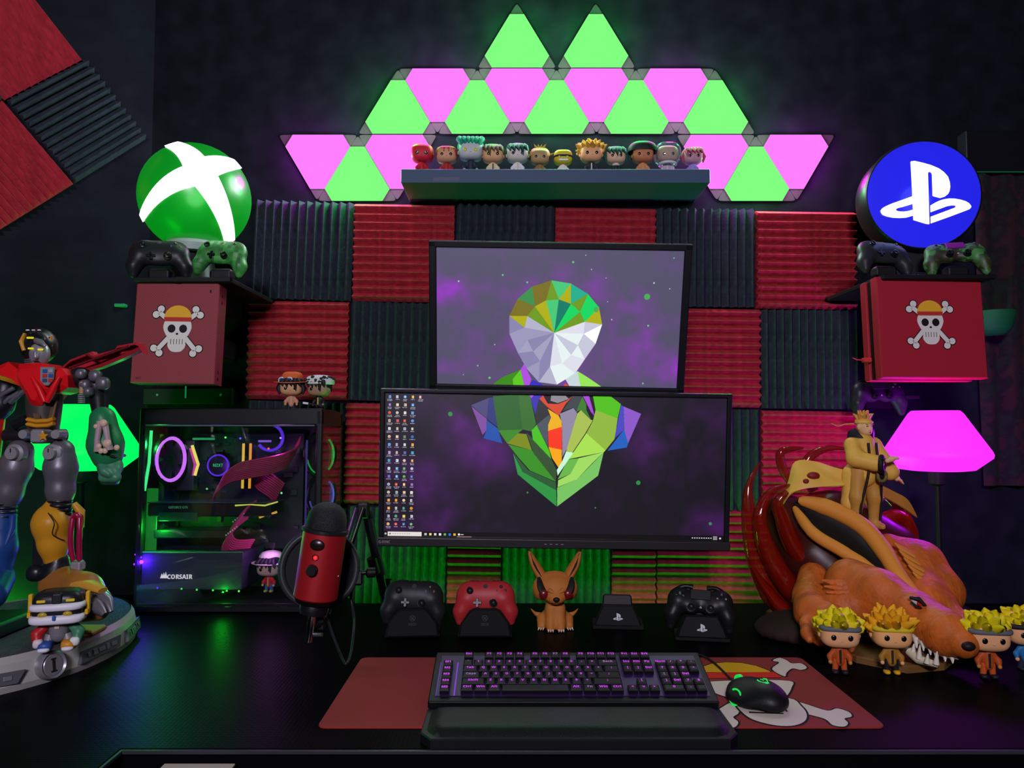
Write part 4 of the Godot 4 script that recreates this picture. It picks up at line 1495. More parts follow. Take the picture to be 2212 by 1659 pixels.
	var im2 := Image.create(96, 96, false, Image.FORMAT_RGB8)
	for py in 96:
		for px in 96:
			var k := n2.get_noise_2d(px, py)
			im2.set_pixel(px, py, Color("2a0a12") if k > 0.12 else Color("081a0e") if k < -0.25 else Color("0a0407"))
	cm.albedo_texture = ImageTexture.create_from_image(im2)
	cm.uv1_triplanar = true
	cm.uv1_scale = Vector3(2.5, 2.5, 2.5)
	var grid := []
	for j in 9:
		var row := []
		for i in 17:
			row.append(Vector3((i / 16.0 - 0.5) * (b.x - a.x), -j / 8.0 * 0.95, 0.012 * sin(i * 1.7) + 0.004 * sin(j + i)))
		grid.append(row)
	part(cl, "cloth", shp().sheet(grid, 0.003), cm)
	var gb := thing("reflection_bowl", "half-round dark green bowl shape standing for a lamp reflection beside the red console with skull", "added shape", at(2145, 674, 0.1))  # added solid shape in place of a green lampshade's reflection
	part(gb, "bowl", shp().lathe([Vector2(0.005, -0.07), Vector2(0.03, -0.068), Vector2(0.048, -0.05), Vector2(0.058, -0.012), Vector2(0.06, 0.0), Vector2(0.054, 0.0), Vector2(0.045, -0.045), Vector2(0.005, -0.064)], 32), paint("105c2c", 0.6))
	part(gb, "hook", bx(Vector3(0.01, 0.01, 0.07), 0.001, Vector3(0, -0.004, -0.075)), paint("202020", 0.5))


func build_table_lamps():
	table_lamp("table lamp with a glowing magenta faceted shade behind the fox statue", Vector3(at(2021, 917, 0.35).x, DESK, 0.35), 0.397, Color("ff30ff"), Color(0.72, 0.04, 1.0), 0.2)
	table_lamp("table lamp with a glowing green faceted shade behind the robot statue", Vector3(at(181, 917, 0.3).x, DESK, 0.3), 0.4, Color("00ff60"), Color(0.05, 1.0, 0.3), 0.05, 1.117)


func table_lamp(label: String, pos: Vector3, h: float, shine: Color, tint: Color, energy: float, wide := 1.0):
	var t := thing("table_lamp", label, "table lamp", pos, Vector3.ZERO, "table lamps at the desk ends")
	part(t, "base", shp().lathe([Vector2(0, 0.001), Vector2(0.07, 0.001), Vector2(0.07, 0.012), Vector2(0.02, 0.022), Vector2(0.009, 0.03)], 32), paint("18181b", 0.4))
	part(t, "stem", shp().rod(Vector3(0, 0.02, 0), Vector3(0, h - 0.02, 0), 0.007), paint("18181b", 0.4))
	part(t, "socket", shp().lathe([Vector2(0.01, h - 0.075), Vector2(0.02, h - 0.07), Vector2(0.022, h - 0.03), Vector2(0.014, h - 0.02)], 20), paint("1c1c20", 0.4))
	var prof := [Vector2(0.066, h - 0.036), Vector2(0.088, h - 0.033), Vector2(0.127, h - 0.002), Vector2(0.129, h + 0.006), Vector2(0.126, h + 0.014), Vector2(0.064, h + 0.112), Vector2(0.056, h + 0.119), Vector2(0.0, h + 0.12)]
	for i in prof.size():
		prof[i] = Vector2(prof[i].x * wide, h + (prof[i].y - h) * wide)
	part(t, "shade", shp().lathe(prof, 40, 0.6), mat("shade_%s" % shine.to_html(), Color(0.02, 0.02, 0.02), 0.6, 0.0, shine, 1.1))
	omni("lamp_light", Vector3(0, h + 0.03, 0), tint, energy, 0.05, t)


# ---------------------------------------------------------------- the computer case

func ring_points(c: Vector3, r: float, basis := Basis(), segs := 28) -> Array:
	var out := []
	for i in segs + 1:
		out.append(c + basis * Vector3(cos(TAU * i / segs), sin(TAU * i / segs), 0) * r)
	return out


func build_computer():
	var zf := 0.37
	var lb := at(289, 1318, zf)
	var rt := at(697, 884, zf)
	var w := rt.x - lb.x
	var h := rt.y - DESK
	var d := 0.235
	var t := thing("computer_case", "black glass-sided computer case lit green and violet inside, beside the microphone", "computer", Vector3((lb.x + rt.x) / 2 - 0.004, DESK + 0.003, zf), Vector3(deg_to_rad(-1.5), 0, 0))
	var inv := t.transform.affine_inverse()
	var loc := func(px: float, py: float, back: float): return inv * at(px, py, zf - back)   # a place inside, that far behind the glass
	var shell := paint("121316", 0.4)
	var frame := shp()
	frame.box(Vector3(0, 0.012, -d / 2), Vector3(w, 0.024, d), 0.003)
	for sx in [-1, 1]:
		for z in [-0.008, -d + 0.008]:
			frame.box(Vector3(sx * (w / 2 - 0.008), h / 2, z), Vector3(0.016, h - 0.01, 0.016), 0.003)
	frame.box(Vector3(0, h / 2, -d + 0.003), Vector3(w, h - 0.02, 0.006))
	frame.box(Vector3(-w / 2 + 0.004, h / 2, -d / 2), Vector3(0.006, h - 0.02, d - 0.03))
	part(t, "frame", frame, shell)
	var lid := shp()
	lid.box(Vector3(0, h - 0.022, -d / 2), Vector3(w, 0.044, d), 0.004)
	part(t, "top_panel", lid, shell)
	part(t, "top_rail", bx(Vector3(w * 0.92, 0.003, 0.004), 0.0, Vector3(0, h - 0.045, 0.001)), paint("4c6c64", 0.35))
	part(t, "glass_panel", bx(Vector3(w - 0.02, h - 0.06, 0.004), 0.001, Vector3(0, h / 2 - 0.015, 0.003)), mats["smoked_glass"])
	part(t, "front_glass", bx(Vector3(0.004, h - 0.06, d - 0.03), 0.001, Vector3(w / 2 - 0.002, h / 2 - 0.015, -d / 2)), mats["smoked_glass"])
	part(t, "glass_edge_glint", bx(Vector3(0.004, h * 0.5, 0.004), 0.0, loc.call(661, 1060, 0.012)), glow("3c2c90", 0.6))  # violet glint on the glass edge, put in as a glowing bar
	# motherboard with its small pieces
	var board := part(t, "motherboard", bx(Vector3(w * 0.72, h * 0.62, 0.004), 0.001), paint("10201a", 0.5), Vector3(-0.03, h * 0.57, -0.19))
	rng.seed = 21
	for k in 46:
		var c := Vector3((rng.randf() - 0.5) * w * 0.66, (rng.randf() - 0.5) * h * 0.56, 0.006)
		part(board, "chip", bx(Vector3(0.006 + rng.randf() * 0.02, 0.004 + rng.randf() * 0.016, 0.008 + rng.randf() * 0.01), 0.001), paint(["1a3026", "20242a", "2c3a34", "384038"][rng.randi() % 4], 0.4), c)
	part(board, "heat_sink", bx(Vector3(0.05, 0.14, 0.03), 0.003, loc.call(405, 1005, 0.17) - board.position), paint("3a4446", 0.4, 0.5))
	# left column: io cover tiles and the green strip
	for k in 4:
		part(t, "cover_plate", bx(Vector3(0.036, 0.054, 0.01), 0.004, loc.call(341, 958 + k * 36, 0.12)), paint("2a5a34", 0.45))
	part(t, "green_strip", shp().tube([loc.call(327, 930, 0.02), loc.call(322, 1000, 0.02), loc.call(312, 1060, 0.02)], [0.004], 8), glow("40ff90", 1.2))
	part(t, "green_panel", bx(Vector3(0.042, 0.2, 0.006), 0.002, loc.call(322, 1138, 0.05)), glow("18a030", 0.5))
	# fans
	var turn := Basis(Vector3.UP, deg_to_rad(76))
	var c1: Vector3 = loc.call(369, 992, 0.1)
	var f1 := part(t, "fan", shp().tube(ring_points(c1, 0.062, turn), [0.009], 8), paint("101014", 0.4))
	part(f1, "light_ring", shp().tube(ring_points(c1 + Vector3(0.004, 0, 0.008), 0.057, turn), [0.005], 8), glow("d070ff", 1.3))
	part(f1, "glow_ring", shp().tube(ring_points(c1 + Vector3(0.002, 0, 0.004), 0.063, turn), [0.0035], 8), glow("4410ff", 1.0))
	var blades := shp()
	for k in 7:
		var a := TAU * k / 7
		blades.xf = Transform3D(turn * Basis(Vector3.BACK, a), c1)
		blades.box(Vector3(0.032, 0, 0), Vector3(0.044, 0.026, 0.002), 0.0)
	part(f1, "blade", blades, paint("16181e", 0.4))
	part(t, "chevron_light", shp().tube([loc.call(415, 962, 0.1), loc.call(428, 1003, 0.1), loc.call(421, 1027, 0.1)], [0.004], 6), glow("f0e060", 1.2))
	part(t, "chevron_light", shp().tube([loc.call(411, 968, 0.1), loc.call(421, 1003, 0.1), loc.call(417, 1027, 0.1)], [0.003], 6), glow("d040a0", 1.0))
	for row in [[692, 982, 0.05, "18c050"], [694, 1070, 0.045, "4860c0"]]:
		var cc: Vector3 = loc.call(row[0], row[1], 0.12)
		var tb := Basis(Vector3.UP, deg_to_rad(62))
		var f2 := part(t, "fan", shp().tube(ring_points(cc, row[2] + 0.008, tb), [0.007], 8), paint("101014", 0.4))
		var arc := []
		for i in 10:
			arc.append(cc + tb * Vector3(cos(-0.9 + i * 0.2), sin(-0.9 + i * 0.2), 0) * (row[2] + 0.002) + Vector3(0.004, 0, 0.012))
		part(f2, "light_arc", shp().tube(arc, [0.003], 6), glow(row[3], 0.8))
		var arc2 := []
		for i in 8:
			arc2.append(cc + tb * Vector3(cos(3.4 + i * 0.2), sin(3.4 + i * 0.2), 0) * (row[2] + 0.002) + Vector3(0.004, 0, 0.012))
		part(f2, "light_arc", shp().tube(arc2, [0.002], 6), glow(row[3], 0.6))
	var arc3 := []
	for i in 14:
		var a := deg_to_rad(75 - i * 17)
		arc3.append(loc.call(583 + cos(a) * 28, 945 - sin(a) * 28, 0.14))
	part(t, "fan_arc_light", shp().tube(arc3, [0.0045], 6), glow("5a30f0", 0.9))
	# pump head
	var pc: Vector3 = loc.call(473, 1005, 0.13)
	var pump := part(t, "pump_head", shp().lathe([Vector2(0.036, -0.03), Vector2(0.036, 0.0), Vector2(0.031, 0.006), Vector2(0, 0.006)], 36), paint("101016", 0.25), pc, Vector3(PI / 2, 0, 0))
	part(pump, "light_ring", shp().tube(ring_points(Vector3(0, 0.007, 0), 0.028, Basis(Vector3.RIGHT, PI / 2)), [0.0022], 8), glow("5a28f0", 1.0))
	part(pump, "name_mark", letters("NZXT", 0.0085, 0.0006, true), glow("10c868", 0.8), Vector3(0, 0.008, 0), Vector3(-PI / 2, 0, 0))
	for k in 2:
		var rp: Vector3 = loc.call(530 + k * 15, 1006, 0.1)
		part(t, "memory_stick", bx(Vector3(0.007, 0.122, 0.03), 0.001, rp), paint("181818", 0.4))
		part(t, "memory_light", bx(Vector3(0.0065, 0.12, 0.004), 0.001, rp + Vector3(0, 0, 0.018)), glow("f0a020" if k else "f0c030", 1.0))
	for row in [[440, 948, 0.06, "18a060"], [572, 953, 0.035, "8a60f0"]]:
		part(t, "vent_light", bx(Vector3(row[2], 0.006, 0.006), 0.001, loc.call(row[0], row[1], 0.12)), glow(row[3], 0.8))
	# graphics card
	var gp: Vector3 = loc.call(470, 1098, 0.07)
	var gpu := part(t, "graphics_card", bx(Vector3(0.32, 0.034, 0.11), 0.004, gp), paint("191c1e", 0.35))
	part(gpu, "back_plate", bx(Vector3(0.32, 0.003, 0.112), 0.0005, gp + Vector3(0, 0.0185, 0)), paint("3c5c50", 0.3, 0.5))
	part(gpu, "name_mark", letters("GEFORCE GTX", 0.006, 0.0006), glow("48b070", 0.6), Vector3(loc.call(380, 1097, 0.0)) + Vector3(0, 0, -0.013))
	part(gpu, "end_light", shp().tube([loc.call(508, 1092, 0.012), loc.call(540, 1090, 0.012), loc.call(572, 1092, 0.012), loc.call(600, 1084, 0.012)], [0.0025, 0.0015, 0.0025, 0.002], 6), glow("d8e060", 0.9))
	part(gpu, "end_light", shp().tube([loc.call(560, 1118, 0.02), loc.call(578, 1112, 0.02), loc.call(598, 1106, 0.02)], [0.003, 0.002, 0.0035], 6), glow("e0b030", 0.9))
	part(gpu, "side_fin", bx(Vector3(0.1, 0.022, 0.004), 0.001, loc.call(385, 1116, 0.012)), paint("1c4a34", 0.4))
	part(t, "sound_card", bx(Vector3(0.2, 0.02, 0.09), 0.002, loc.call(430, 1150, 0.08)), paint("14201c", 0.4))
	# the sleeved cables, each a ribbon of strands
	var cm := paint("9a3054", 0.6)
	var runs := [
		[[640, 962, 0.13], [632, 985, 0.09], [598, 1002, 0.05], [548, 1012, 0.03], [505, 1022, 0.025], [476, 1045, 0.03], [470, 1062, 0.05]],
		[[556, 1020, 0.12], [566, 1036, 0.1], [586, 1050, 0.09], [604, 1064, 0.1]],
		[[545, 1100, 0.03], [522, 1118, 0.02], [503, 1142, 0.02], [490, 1165, 0.03], [500, 1185, 0.05], [540, 1184, 0.08]]]
	for r in runs:
		var s := shp()
		for k in 10:
			var pts := []
			for p in r:
				var q: Vector3 = loc.call(p[0], p[1], p[2])
				pts.append(q + Vector3(0.0032, 0.0052, 0.002) * (k - 4.5))
			s.tube(curve(pts, 6), [0.003], 6)
		part(t, "sleeved_cable", s, cm)
	var comb := shp()
	for p in [[515, 1118], [500, 1147]]:
		for k in 6:
			comb.ball(loc.call(p[0], p[1], 0.012) + Vector3(0.0045, 0.0035, 0) * (k - 2.5) * 1.2, Vector3(0.0022, 0.0022, 0.002), 8)
	part(t, "cable_comb", comb, paint("c8c8d0", 0.4))
	# power supply shroud with its lettering
	var s0: Vector3 = loc.call(296, 1193, 0.01)
	var s1: Vector3 = loc.call(523, 1275, 0.01)
	var shroud := part(t, "power_shroud", bx(Vector3(s1.x - s0.x, s0.y - s1.y, 0.17), 0.004, Vector3((s0.x + s1.x) / 2, (s0.y + s1.y) / 2, -0.095)), paint("2c3040", 0.5))
	part(shroud, "name_mark", letters("CORSAIR", 0.0115, 0.0008, true), glow("e8e8f0", 1.0), loc.call(388, 1246, 0.006))
	var sail := shp()
	for k in 3:
		sail.slab(pts2([0, 0, 0.004, 0.012 + k * 0.002, 0.009, 0.0], 1.0), 0.0, 0.0008)
		sail.xf = sail.xf.translated(Vector3(0.005, 0, 0))
	part(shroud, "sail_mark", sail, glow("e8e8f0", 1.0), loc.call(346, 1249, 0.006))
	part(shroud, "top_edge", bx(Vector3(s1.x - s0.x, 0.002, 0.002), 0.0, Vector3((s0.x + s1.x) / 2, s0.y, -0.009)), paint("46a070", 0.4))
	var leds := [[293, 1198, "c040ff"], [290, 1219, "a030ff"], [297, 1246, "c040ff"], [305, 1204, "8020ff"], [392, 1272, "30d040"], [425, 1274, "40e040"], [460, 1275, "40e040"], [490, 1276, "40e040"], [516, 1277, "60f060"], [340, 1270, "6020ff"], [487, 945, "60d060"], [519, 947, "6040ff"], [606, 946, "a080ff"], [580, 969, "ff5020"], [608, 1065, "60e090"], [447, 1056, "40c060"]]
	for l in leds:
		part(t, "led", shp().ball(loc.call(l[0], l[1], 0.006), Vector3(0.0028, 0.0028, 0.002), 8), glow(l[2], 1.4))
	omni("case_light", loc.call(350, 1140, 0.03), Color(0.1, 1.0, 0.25), 0.03, 0.01, t)
	omni("case_light", loc.call(330, 960, 0.03), Color(0.15, 1.0, 0.4), 0.015, 0.01, t)
	omni("case_light", loc.call(440, 1010, 0.02), Color(0.55, 0.2, 1.0), 0.01, 0.01, t)
	omni("case_light", loc.call(600, 980, 0.04), Color(0.8, 0.3, 0.9), 0.016, 0.01, t)
	omni("case_light", loc.call(302, 1215, 0.0), Color(0.35, 0.1, 1.0), 0.03, 0.01, t)
	omni("case_light", loc.call(480, 1280, 0.0), Color(0.1, 1.0, 0.2), 0.006, 0.01, t)
	omni("case_light", loc.call(585, 1180, 0.03), Color(0.9, 0.5, 1.0), 0.008, 0.01, t)
	# the figure inside, and the two on top
	var fp := at(581, 1279, zf - 0.07)
	figure("figure with a pale green brimmed hat standing inside the glass computer case", Vector3(fp.x, fp.y, zf - 0.07), -0.15, 0.1, {"skin": "c8a8a0", "hair": "181c24", "style": "fringe", "top": "c82838", "stripe": "c8a080", "legs": "3060b0", "shoes": "b89868"})
	hat(Vector3(fp.x, fp.y + 0.0855, zf - 0.085), 0.1, "bcc8b0", "b03038", "brim", "pale green brimmed hat with a red band on the figure inside the computer case")
	var g := "vinyl figures on top of the computer case"
	var top_y := DESK + h
	var p1 := at(627, 885, 0.3)
	figure("figure in an orange hat with round blue goggles on top of the computer case", Vector3(p1.x, top_y - 0.004, 0.29), 0.12, 0.098, {"skin": "c89468", "hair": "15171c", "style": "bob", "lock": 3, "top": "c08a6c", "hands": "d89040", "legs": "1c2430", "shoes": "c09070"}, g)
	hat(Vector3(p1.x, top_y + 0.0785, 0.284), 0.098, "c8602c", "8c2c20", "cowboy", "orange hat with round blue goggles on the figure atop the computer case")
	var p2 := at(699, 885, 0.3)
	figure("figure under a white spotted cap on top of the computer case", Vector3(p2.x - 0.015, top_y - 0.004, 0.29), -0.2, 0.095, {"skin": "9c7c60", "hair": "16181c", "style": "fringe", "top": "16181c", "stripe": "c8b040", "legs": "1c2028", "shoes": "141414"}, g)
	hat(Vector3(p2.x - 0.015, top_y + 0.077, 0.284), 0.095, "c4c8c0", "24262a", "spotted", "white cap with black spots on the figure atop the computer case")
	var rod := thing("white_rod", "small white-tipped rod held beside the figure in the spotted cap", "rod", at(671, 872, 0.33))
	part(rod, "shaft", shp().rod(Vector3(-0.006, 0, 0), Vector3(0.03, -0.006, -0.015), 0.0022), paint("282828", 0.5))
	part(rod, "tip", shp().rod(Vector3(-0.02, 0.002, 0), Vector3(-0.006, 0, 0), 0.003), paint("d8d8d8", 0.5))


func hat(pos: Vector3, s: float, color: String, band: String, style: String, label: String):
	var t := thing("hat", label, "hat", pos)
	t.scale = Vector3.ONE * s
	var m := paint(color, 0.7)
	if style == "spotted":
		part(t, "crown", shp().ball(Vector3(0, -0.02, -0.02), Vector3(0.4, 0.2, 0.34), 28, 0.75, Basis(), -0.3, 1.0), m)
		part(t, "brim", shp().ball(Vector3(0, -0.07, 0.05), Vector3(0.36, 0.06, 0.33), 28, 0.8), m)
		rng.seed = 8
		var n := 0
		for k in 16:
			var a := -0.3 + k * 0.24
			var e := 0.1 + 0.5 * rng.randf()
			var d := Vector3(cos(a) * cos(e), sin(e), sin(a) * cos(e))
			var q := Vector3(signf(d.x) * pow(absf(d.x), 0.75), pow(absf(d.y), 0.75), signf(d.z) * pow(absf(d.z), 0.75)) * Vector3(0.4, 0.2, 0.34)
			var r := 0.028 + rng.randf() * 0.03
			part(t, "spot", shp().ball(q * 0.99 + Vector3(0, -0.02, -0.02), Vector3(r, r * 0.9, r * 0.8), 10, 0.9), paint(band, 0.6))
	elif style == "brim":
		part(t, "crown", shp().lathe([Vector2(0.33, -0.08), Vector2(0.31, 0.08), Vector2(0.24, 0.16), Vector2(0.12, 0.2), Vector2(0, 0.21)], 28), m)
		part(t, "brim", shp().lathe([Vector2(0.3, -0.1), Vector2(0.5, -0.11), Vector2(0.51, -0.095), Vector2(0.3, -0.07)], 32), m)
		part(t, "band", shp().lathe([Vector2(0.335, -0.08), Vector2(0.328, 0.0)], 28), paint(band, 0.6))
	else:
		part(t, "crown", shp().ball(Vector3(0, 0.05, -0.01), Vector3(0.27, 0.2, 0.24), 24, 0.6, Basis(), -0.7, 0.95), m)
		var grid := []
		for j in 3:
			var row := []
			for i in 33:
				var a := TAU * i / 32
				var r := 0.24 + 0.1 * j
				row.append(Vector3(cos(a) * r * 1.15, -0.06 + 0.05 * j * 0.5 * absf(cos(a)) * absf(cos(a)) - 0.01 * j, sin(a) * r))
			grid.append(row)
		part(t, "brim", shp().sheet(grid, 0.02), m)
		part(t, "band", shp().ball(Vector3(0, -0.03, -0.01), Vector3(0.278, 0.035, 0.248), 24, 0.6), paint(band, 0.6))
		for k in [-1, 1]:
			var c := Vector3(-0.12 + 0.11 * k, 0.0, 0.25)
			var gl := part(t, "goggle", shp().tube(ring_points(c, 0.075, Basis(Vector3.UP, -0.2), 18), [0.018], 8), paint("c8ccd0", 0.35))
			part(gl, "goggle_lens", shp().ball(c, Vector3(0.066, 0.066, 0.03), 14), paint("2868b0", 0.15))


# ---------------------------------------------------------------- the robot statue on its round base

func build_robot_statue():
	var z := 0.74
	var o := Vector3(at(45, 1330, z).x, DESK, z)
	var base := thing("statue_base", "oval statue base with a grey stone top and silver rim beside the green lamp", "statue base", Vector3(-1.05, DESK, 0.72))
	var foot := []
	var top := []
	var rim := oval(1.0, 1.0, 72)
	for p in rim:
		foot.append(Vector3(p.x * 0.224, 0, p.y * 0.31))
	var bs := shp()
	for ring in [[0.985, 0.0, 1.0, 0.012], [1.0, 0.012, 0.97, 0.05], [0.97, 0.05, 0.94, 0.062], [0.94, 0.062, 0.0, 0.06]]:
		if ring[2] == 0.0:
			continue
		var grid := []
		for e in [[ring[0], ring[1]], [ring[2], ring[3]]]:
			var row := []
			for i in rim.size() + 1:
				var p: Vector3 = foot[i % rim.size()]
				row.append(Vector3(p.x * e[0], e[1], p.z * e[0]))
			grid.append(row)
		bs.sheet(grid)
	part(base, "silver_rim", bs, paint("b8b4b0", 0.38, 0.35))
	var stone := shp()
	stone.xf = Transform3D(Basis(Vector3(1, 0, 0), Vector3(0, 0, 1), Vector3(0, 1, 0)), Vector3.ZERO)
	var sp := PackedVector2Array()
	for p in rim:
		sp.append(Vector2(p.x * 0.224 * 0.945, p.y * 0.31 * 0.945))
	stone.slab(sp, 0.0, 0.06, 0.004)
	part(base, "stone_top", stone, mats["stone_top"])
	# recessed plates along the rim and the round medallion
	for k in 5:
		var a: float = [-0.35, 0.16, 1.0, 1.55, 2.2][k]
		var n := Vector3(cos(a) / 0.224, 0.0, sin(a) / 0.31).normalized()
		var at_ := Vector3(cos(a) * 0.224 * 0.992, 0.027, sin(a) * 0.31 * 0.992)
		var pl := shp()
		pl.slab(pts2([-0.065, -0.011, 0.055, -0.011, 0.068, 0.011, -0.055, 0.011]), -0.01, 0.0015)
		var m := part(base, "rim_plate", pl, paint("4a4a50", 0.45, 0.4), at_, Vector3(-0.3, atan2(n.x, n.z), 0))
		for j in 5:
			part(m, "greeble", bx(Vector3(0.008 + 0.006 * (j % 3), 0.008 + 0.004 * (j % 2), 0.003), 0.0005), paint("6a6a70", 0.4, 0.4), Vector3((j - 2) * 0.02, 0, 0.002))
	var a0 := 0.58
	var n0 := Vector3(cos(a0) / 0.224, 0.0, sin(a0) / 0.31).normalized()
	var md := part(base, "medallion", shp().lathe([Vector2(0.0, 0.012), Vector2(0.018, 0.012), Vector2(0.02, 0.01), Vector2(0.0235, 0.014), Vector2(0.026, 0.01), Vector2(0.026, -0.02)], 32), paint("8a8a8e", 0.35, 0.5), Vector3(cos(a0) * 0.224, 0.032, sin(a0) * 0.31), Vector3(PI / 2 - 0.15, atan2(n0.x, n0.z), 0))
	var bar := shp().box(Vector3(0, 0.0125, 0), Vector3(0.005, 0.002, 0.024), 0.0005)
	bar.box(Vector3(0, 0.0125, 0.011), Vector3(0.011, 0.002, 0.003), 0.0005)
	bar.box(Vector3(0, 0.0125, -0.011), Vector3(0.009, 0.002, 0.003), 0.0005)
	part(md, "numeral", bar, paint("1c1c1e", 0.5))

	var t := thing("robot_statue", "tall jointed robot statue with red chest, grey thighs and yellow shin on the oval base", "statue", Vector3(o.x, DESK + 0.06, z))
	var inv := t.transform.affine_inverse()
	var q := func(px: float, py: float, front := 0.0): return inv * at(px, py, z + front)
	var grey := paint("5c5a62", 0.4, 0.35)
	var pale := paint("8c8a8e", 0.4, 0.4)
	var dark := paint("1a1b20", 0.35, 0.3)
	var red := paint("c81018", 0.36)
	var yellow := paint("b8801c", 0.4)
	var green := paint("1c6a40", 0.4)
	var blue := paint("1c3c78", 0.4)
	# torso
	var chest := shp()
	var c0: Vector3 = q.call(100, 835)
	var outline := PackedVector2Array()
	for p in [[62, 790], [88, 787], [112, 787], [135, 797], [134, 845], [120, 862], [112, 876], [98, 879], [86, 872], [78, 855], [66, 838], [56, 815]]:
		var v: Vector3 = q.call(p[0], p[1])
		outline.append(Vector2(v.x, v.y))
	chest.slab(outline, -0.03, 0.045, 0.012)
	var ch := part(t, "chest_plate", chest, red)
	part(ch, "chest_ridge", shp().tube([q.call(70, 815, 0.044), q.call(84, 838, 0.048), q.call(97, 868, 0.046)], [0.004, 0.007, 0.006], 8), red)
	part(ch, "chest_ridge", shp().tube([q.call(128, 815, 0.044), q.call(116, 838, 0.048), q.call(101, 868, 0.046)], [0.004, 0.007, 0.006], 8), red)
	for k in [[90, 848, 0.7], [110, 848, -0.7]]:
		part(ch, "vent_scoop", shp().ball(q.call(k[0], k[1], 0.047), Vector3(0.008, 0.004, 0.004), 12, 1.0, Basis(Vector3.BACK, -k[2])), paint("c07070", 0.3))
	var shield := shp()
	shield.xf = Transform3D(Basis(), q.call(103, 812, 0.0465))
	shield.slab(pts2([-0.014, 0.018, 0.014, 0.018, 0.013, -0.01, 0.004, -0.02, -0.004, -0.02, -0.013, -0.01]), 0.0, 0.004, 0.001)
	var sd := part(ch, "chest_shield", shield, pale)
	for k in 6:
		part(sd, "shield_panel", bx(Vector3(0.009, 0.007, 0.002), 0.0005, Vector3(q.call(103, 812, 0.0515)) + Vector3((k % 2) * 0.012 - 0.006, 0.01 - (k / 2) * 0.0095, 0)), paint(["2c4c90", "8c8c94", "b02c28", "2c4c90", "34406c", "b02c28"][k], 0.35))
	for side in [[[[12, 795], [38, 784], [58, 800], [64, 836], [40, 828], [14, 820]], 0.02], [[[134, 800], [150, 797], [164, 812], [165, 838], [150, 848], [134, 852]], 0.02]]:
		var pl := PackedVector2Array()
		for p in side[0]:
			var v: Vector3 = q.call(p[0], p[1])
			pl.append(Vector2(v.x, v.y))
		var ps := shp()
		ps.slab(pl, -0.03, 0.04, 0.01)
		part(t, "shoulder_plate", ps, red)
	# wing reaching out over the green lamp
	var wing := shp()
	var wp := PackedVector2Array()
	for p in [[112, 793], [134, 774], [182, 756], [186, 764], [232, 752], [236, 744], [279, 736], [290, 739], [297, 762], [288, 753], [246, 773], [200, 792], [160, 803], [128, 800]]:
		var v: Vector3 = q.call(p[0], p[1])
		wp.append(Vector2(v.x, v.y))
	wing.slab(wp, -0.05, -0.025, 0.006)
	var wg := part(t, "wing", wing, paint("a82030", 0.3))
	part(wg, "wing_rib", shp().tube([q.call(150, 795, -0.022), q.call(205, 775, -0.022), q.call(280, 748, -0.022)], [0.003], 6), paint("5c1018", 0.4))
	part(wg, "wing_rib", shp().tube([q.call(186, 765, -0.022), q.call(205, 775, -0.022)], [0.003], 6), paint("5c1018", 0.4))
	# abdomen, belt, pelvis
	var ab := blob(0.012)
	ab.chain([q.call(96, 862), q.call(94, 925)], [0.035, 0.03])
	part(t, "abdomen", ab.shape(0.006), paint("4c4440", 0.35, 0.4))
	for k in 4:
		for s in [[70 + k * 5, 866 + k * 5, 76 + k * 3, 905], [122 - k * 3, 866 + k * 5, 113 - k * 2, 905]]:
			part(t, "abdomen_rib", shp().tube([q.call(s[0], s[1], 0.02), q.call(s[2], s[3], 0.034)], [0.003], 6), paint("6a5640", 0.35, 0.4))
	for k in 2:
		var bp := shp()
		for e in [[59, 906, 78, 910], [78, 910, 104, 909], [104, 909, 117, 904]]:
			var a: Vector3 = q.call(e[0], e[1] + k * 10, 0.036)
			var b: Vector3 = q.call(e[2], e[3] + k * 10, 0.036)
			bp.tube([a, b], [0.0052], 4, Vector2(1.4, 1.0))
		part(t, "belt_bar", bp, yellow)
	part(t, "pelvis", bx(Vector3(0.032, 0.03, 0.05), 0.006, q.call(94, 942, 0.02)), pale)
	var star := PackedVector2Array()
	for i in 10:
		var r := 0.0115 if i % 2 == 0 else 0.005
		star.append(Vector2(sin(TAU * i / 10), cos(TAU * i / 10)) * r)
	var st := shp()
	st.xf = Transform3D(Basis(), q.call(94, 942, 0.0455))
	st.slab(star, 0.0, 0.002, 0.0005)
	part(t, "star", st, yellow)
	part(t, "hip_axle", shp().rod(q.call(12, 941), q.call(140, 941), 0.014, -1.0, 18), dark)
	for p in [[54, 938], [124, 938]]:
		part(t, "hip_cap", shp().lathe([Vector2(0.0, 0.008), Vector2(0.009, 0.008), Vector2(0.0105, 0.0), Vector2(0.0105, -0.02)], 20), pale, q.call(p[0], p[1], 0.026), Vector3(PI / 2, 0, 0))
	# legs
	for leg in [[132, 975, 130, 1090, 0.0], [44, 975, 10, 1095, 0.0]]:
		var b := blob(0.012)
		var hp: Vector3 = q.call(leg[0], leg[1])
		var kn: Vector3 = q.call(leg[2], leg[3])
		b.chain([hp, hp.lerp(kn, 0.3), hp.lerp(kn, 0.75), kn], [0.026, 0.031, 0.026, 0.019])
		part(t, "thigh", b.shape(0.0055), grey)
		var disc := part(t, "thigh_disc", shp().lathe([Vector2(0.0, 0.014), Vector2(0.012, 0.014), Vector2(0.0135, 0.011), Vector2(0.0135, 0.006), Vector2(0.019, 0.002), Vector2(0.021, -0.012)], 28), pale, hp + Vector3(-0.004 if leg[0] > 90 else 0.004, -0.003, 0.024), Vector3(PI / 2, 0, 0))
		part(disc, "slot", bx(Vector3(0.002, 0.001, 0.008), 0.0, Vector3(0, 0.0145, -0.006)), dark)
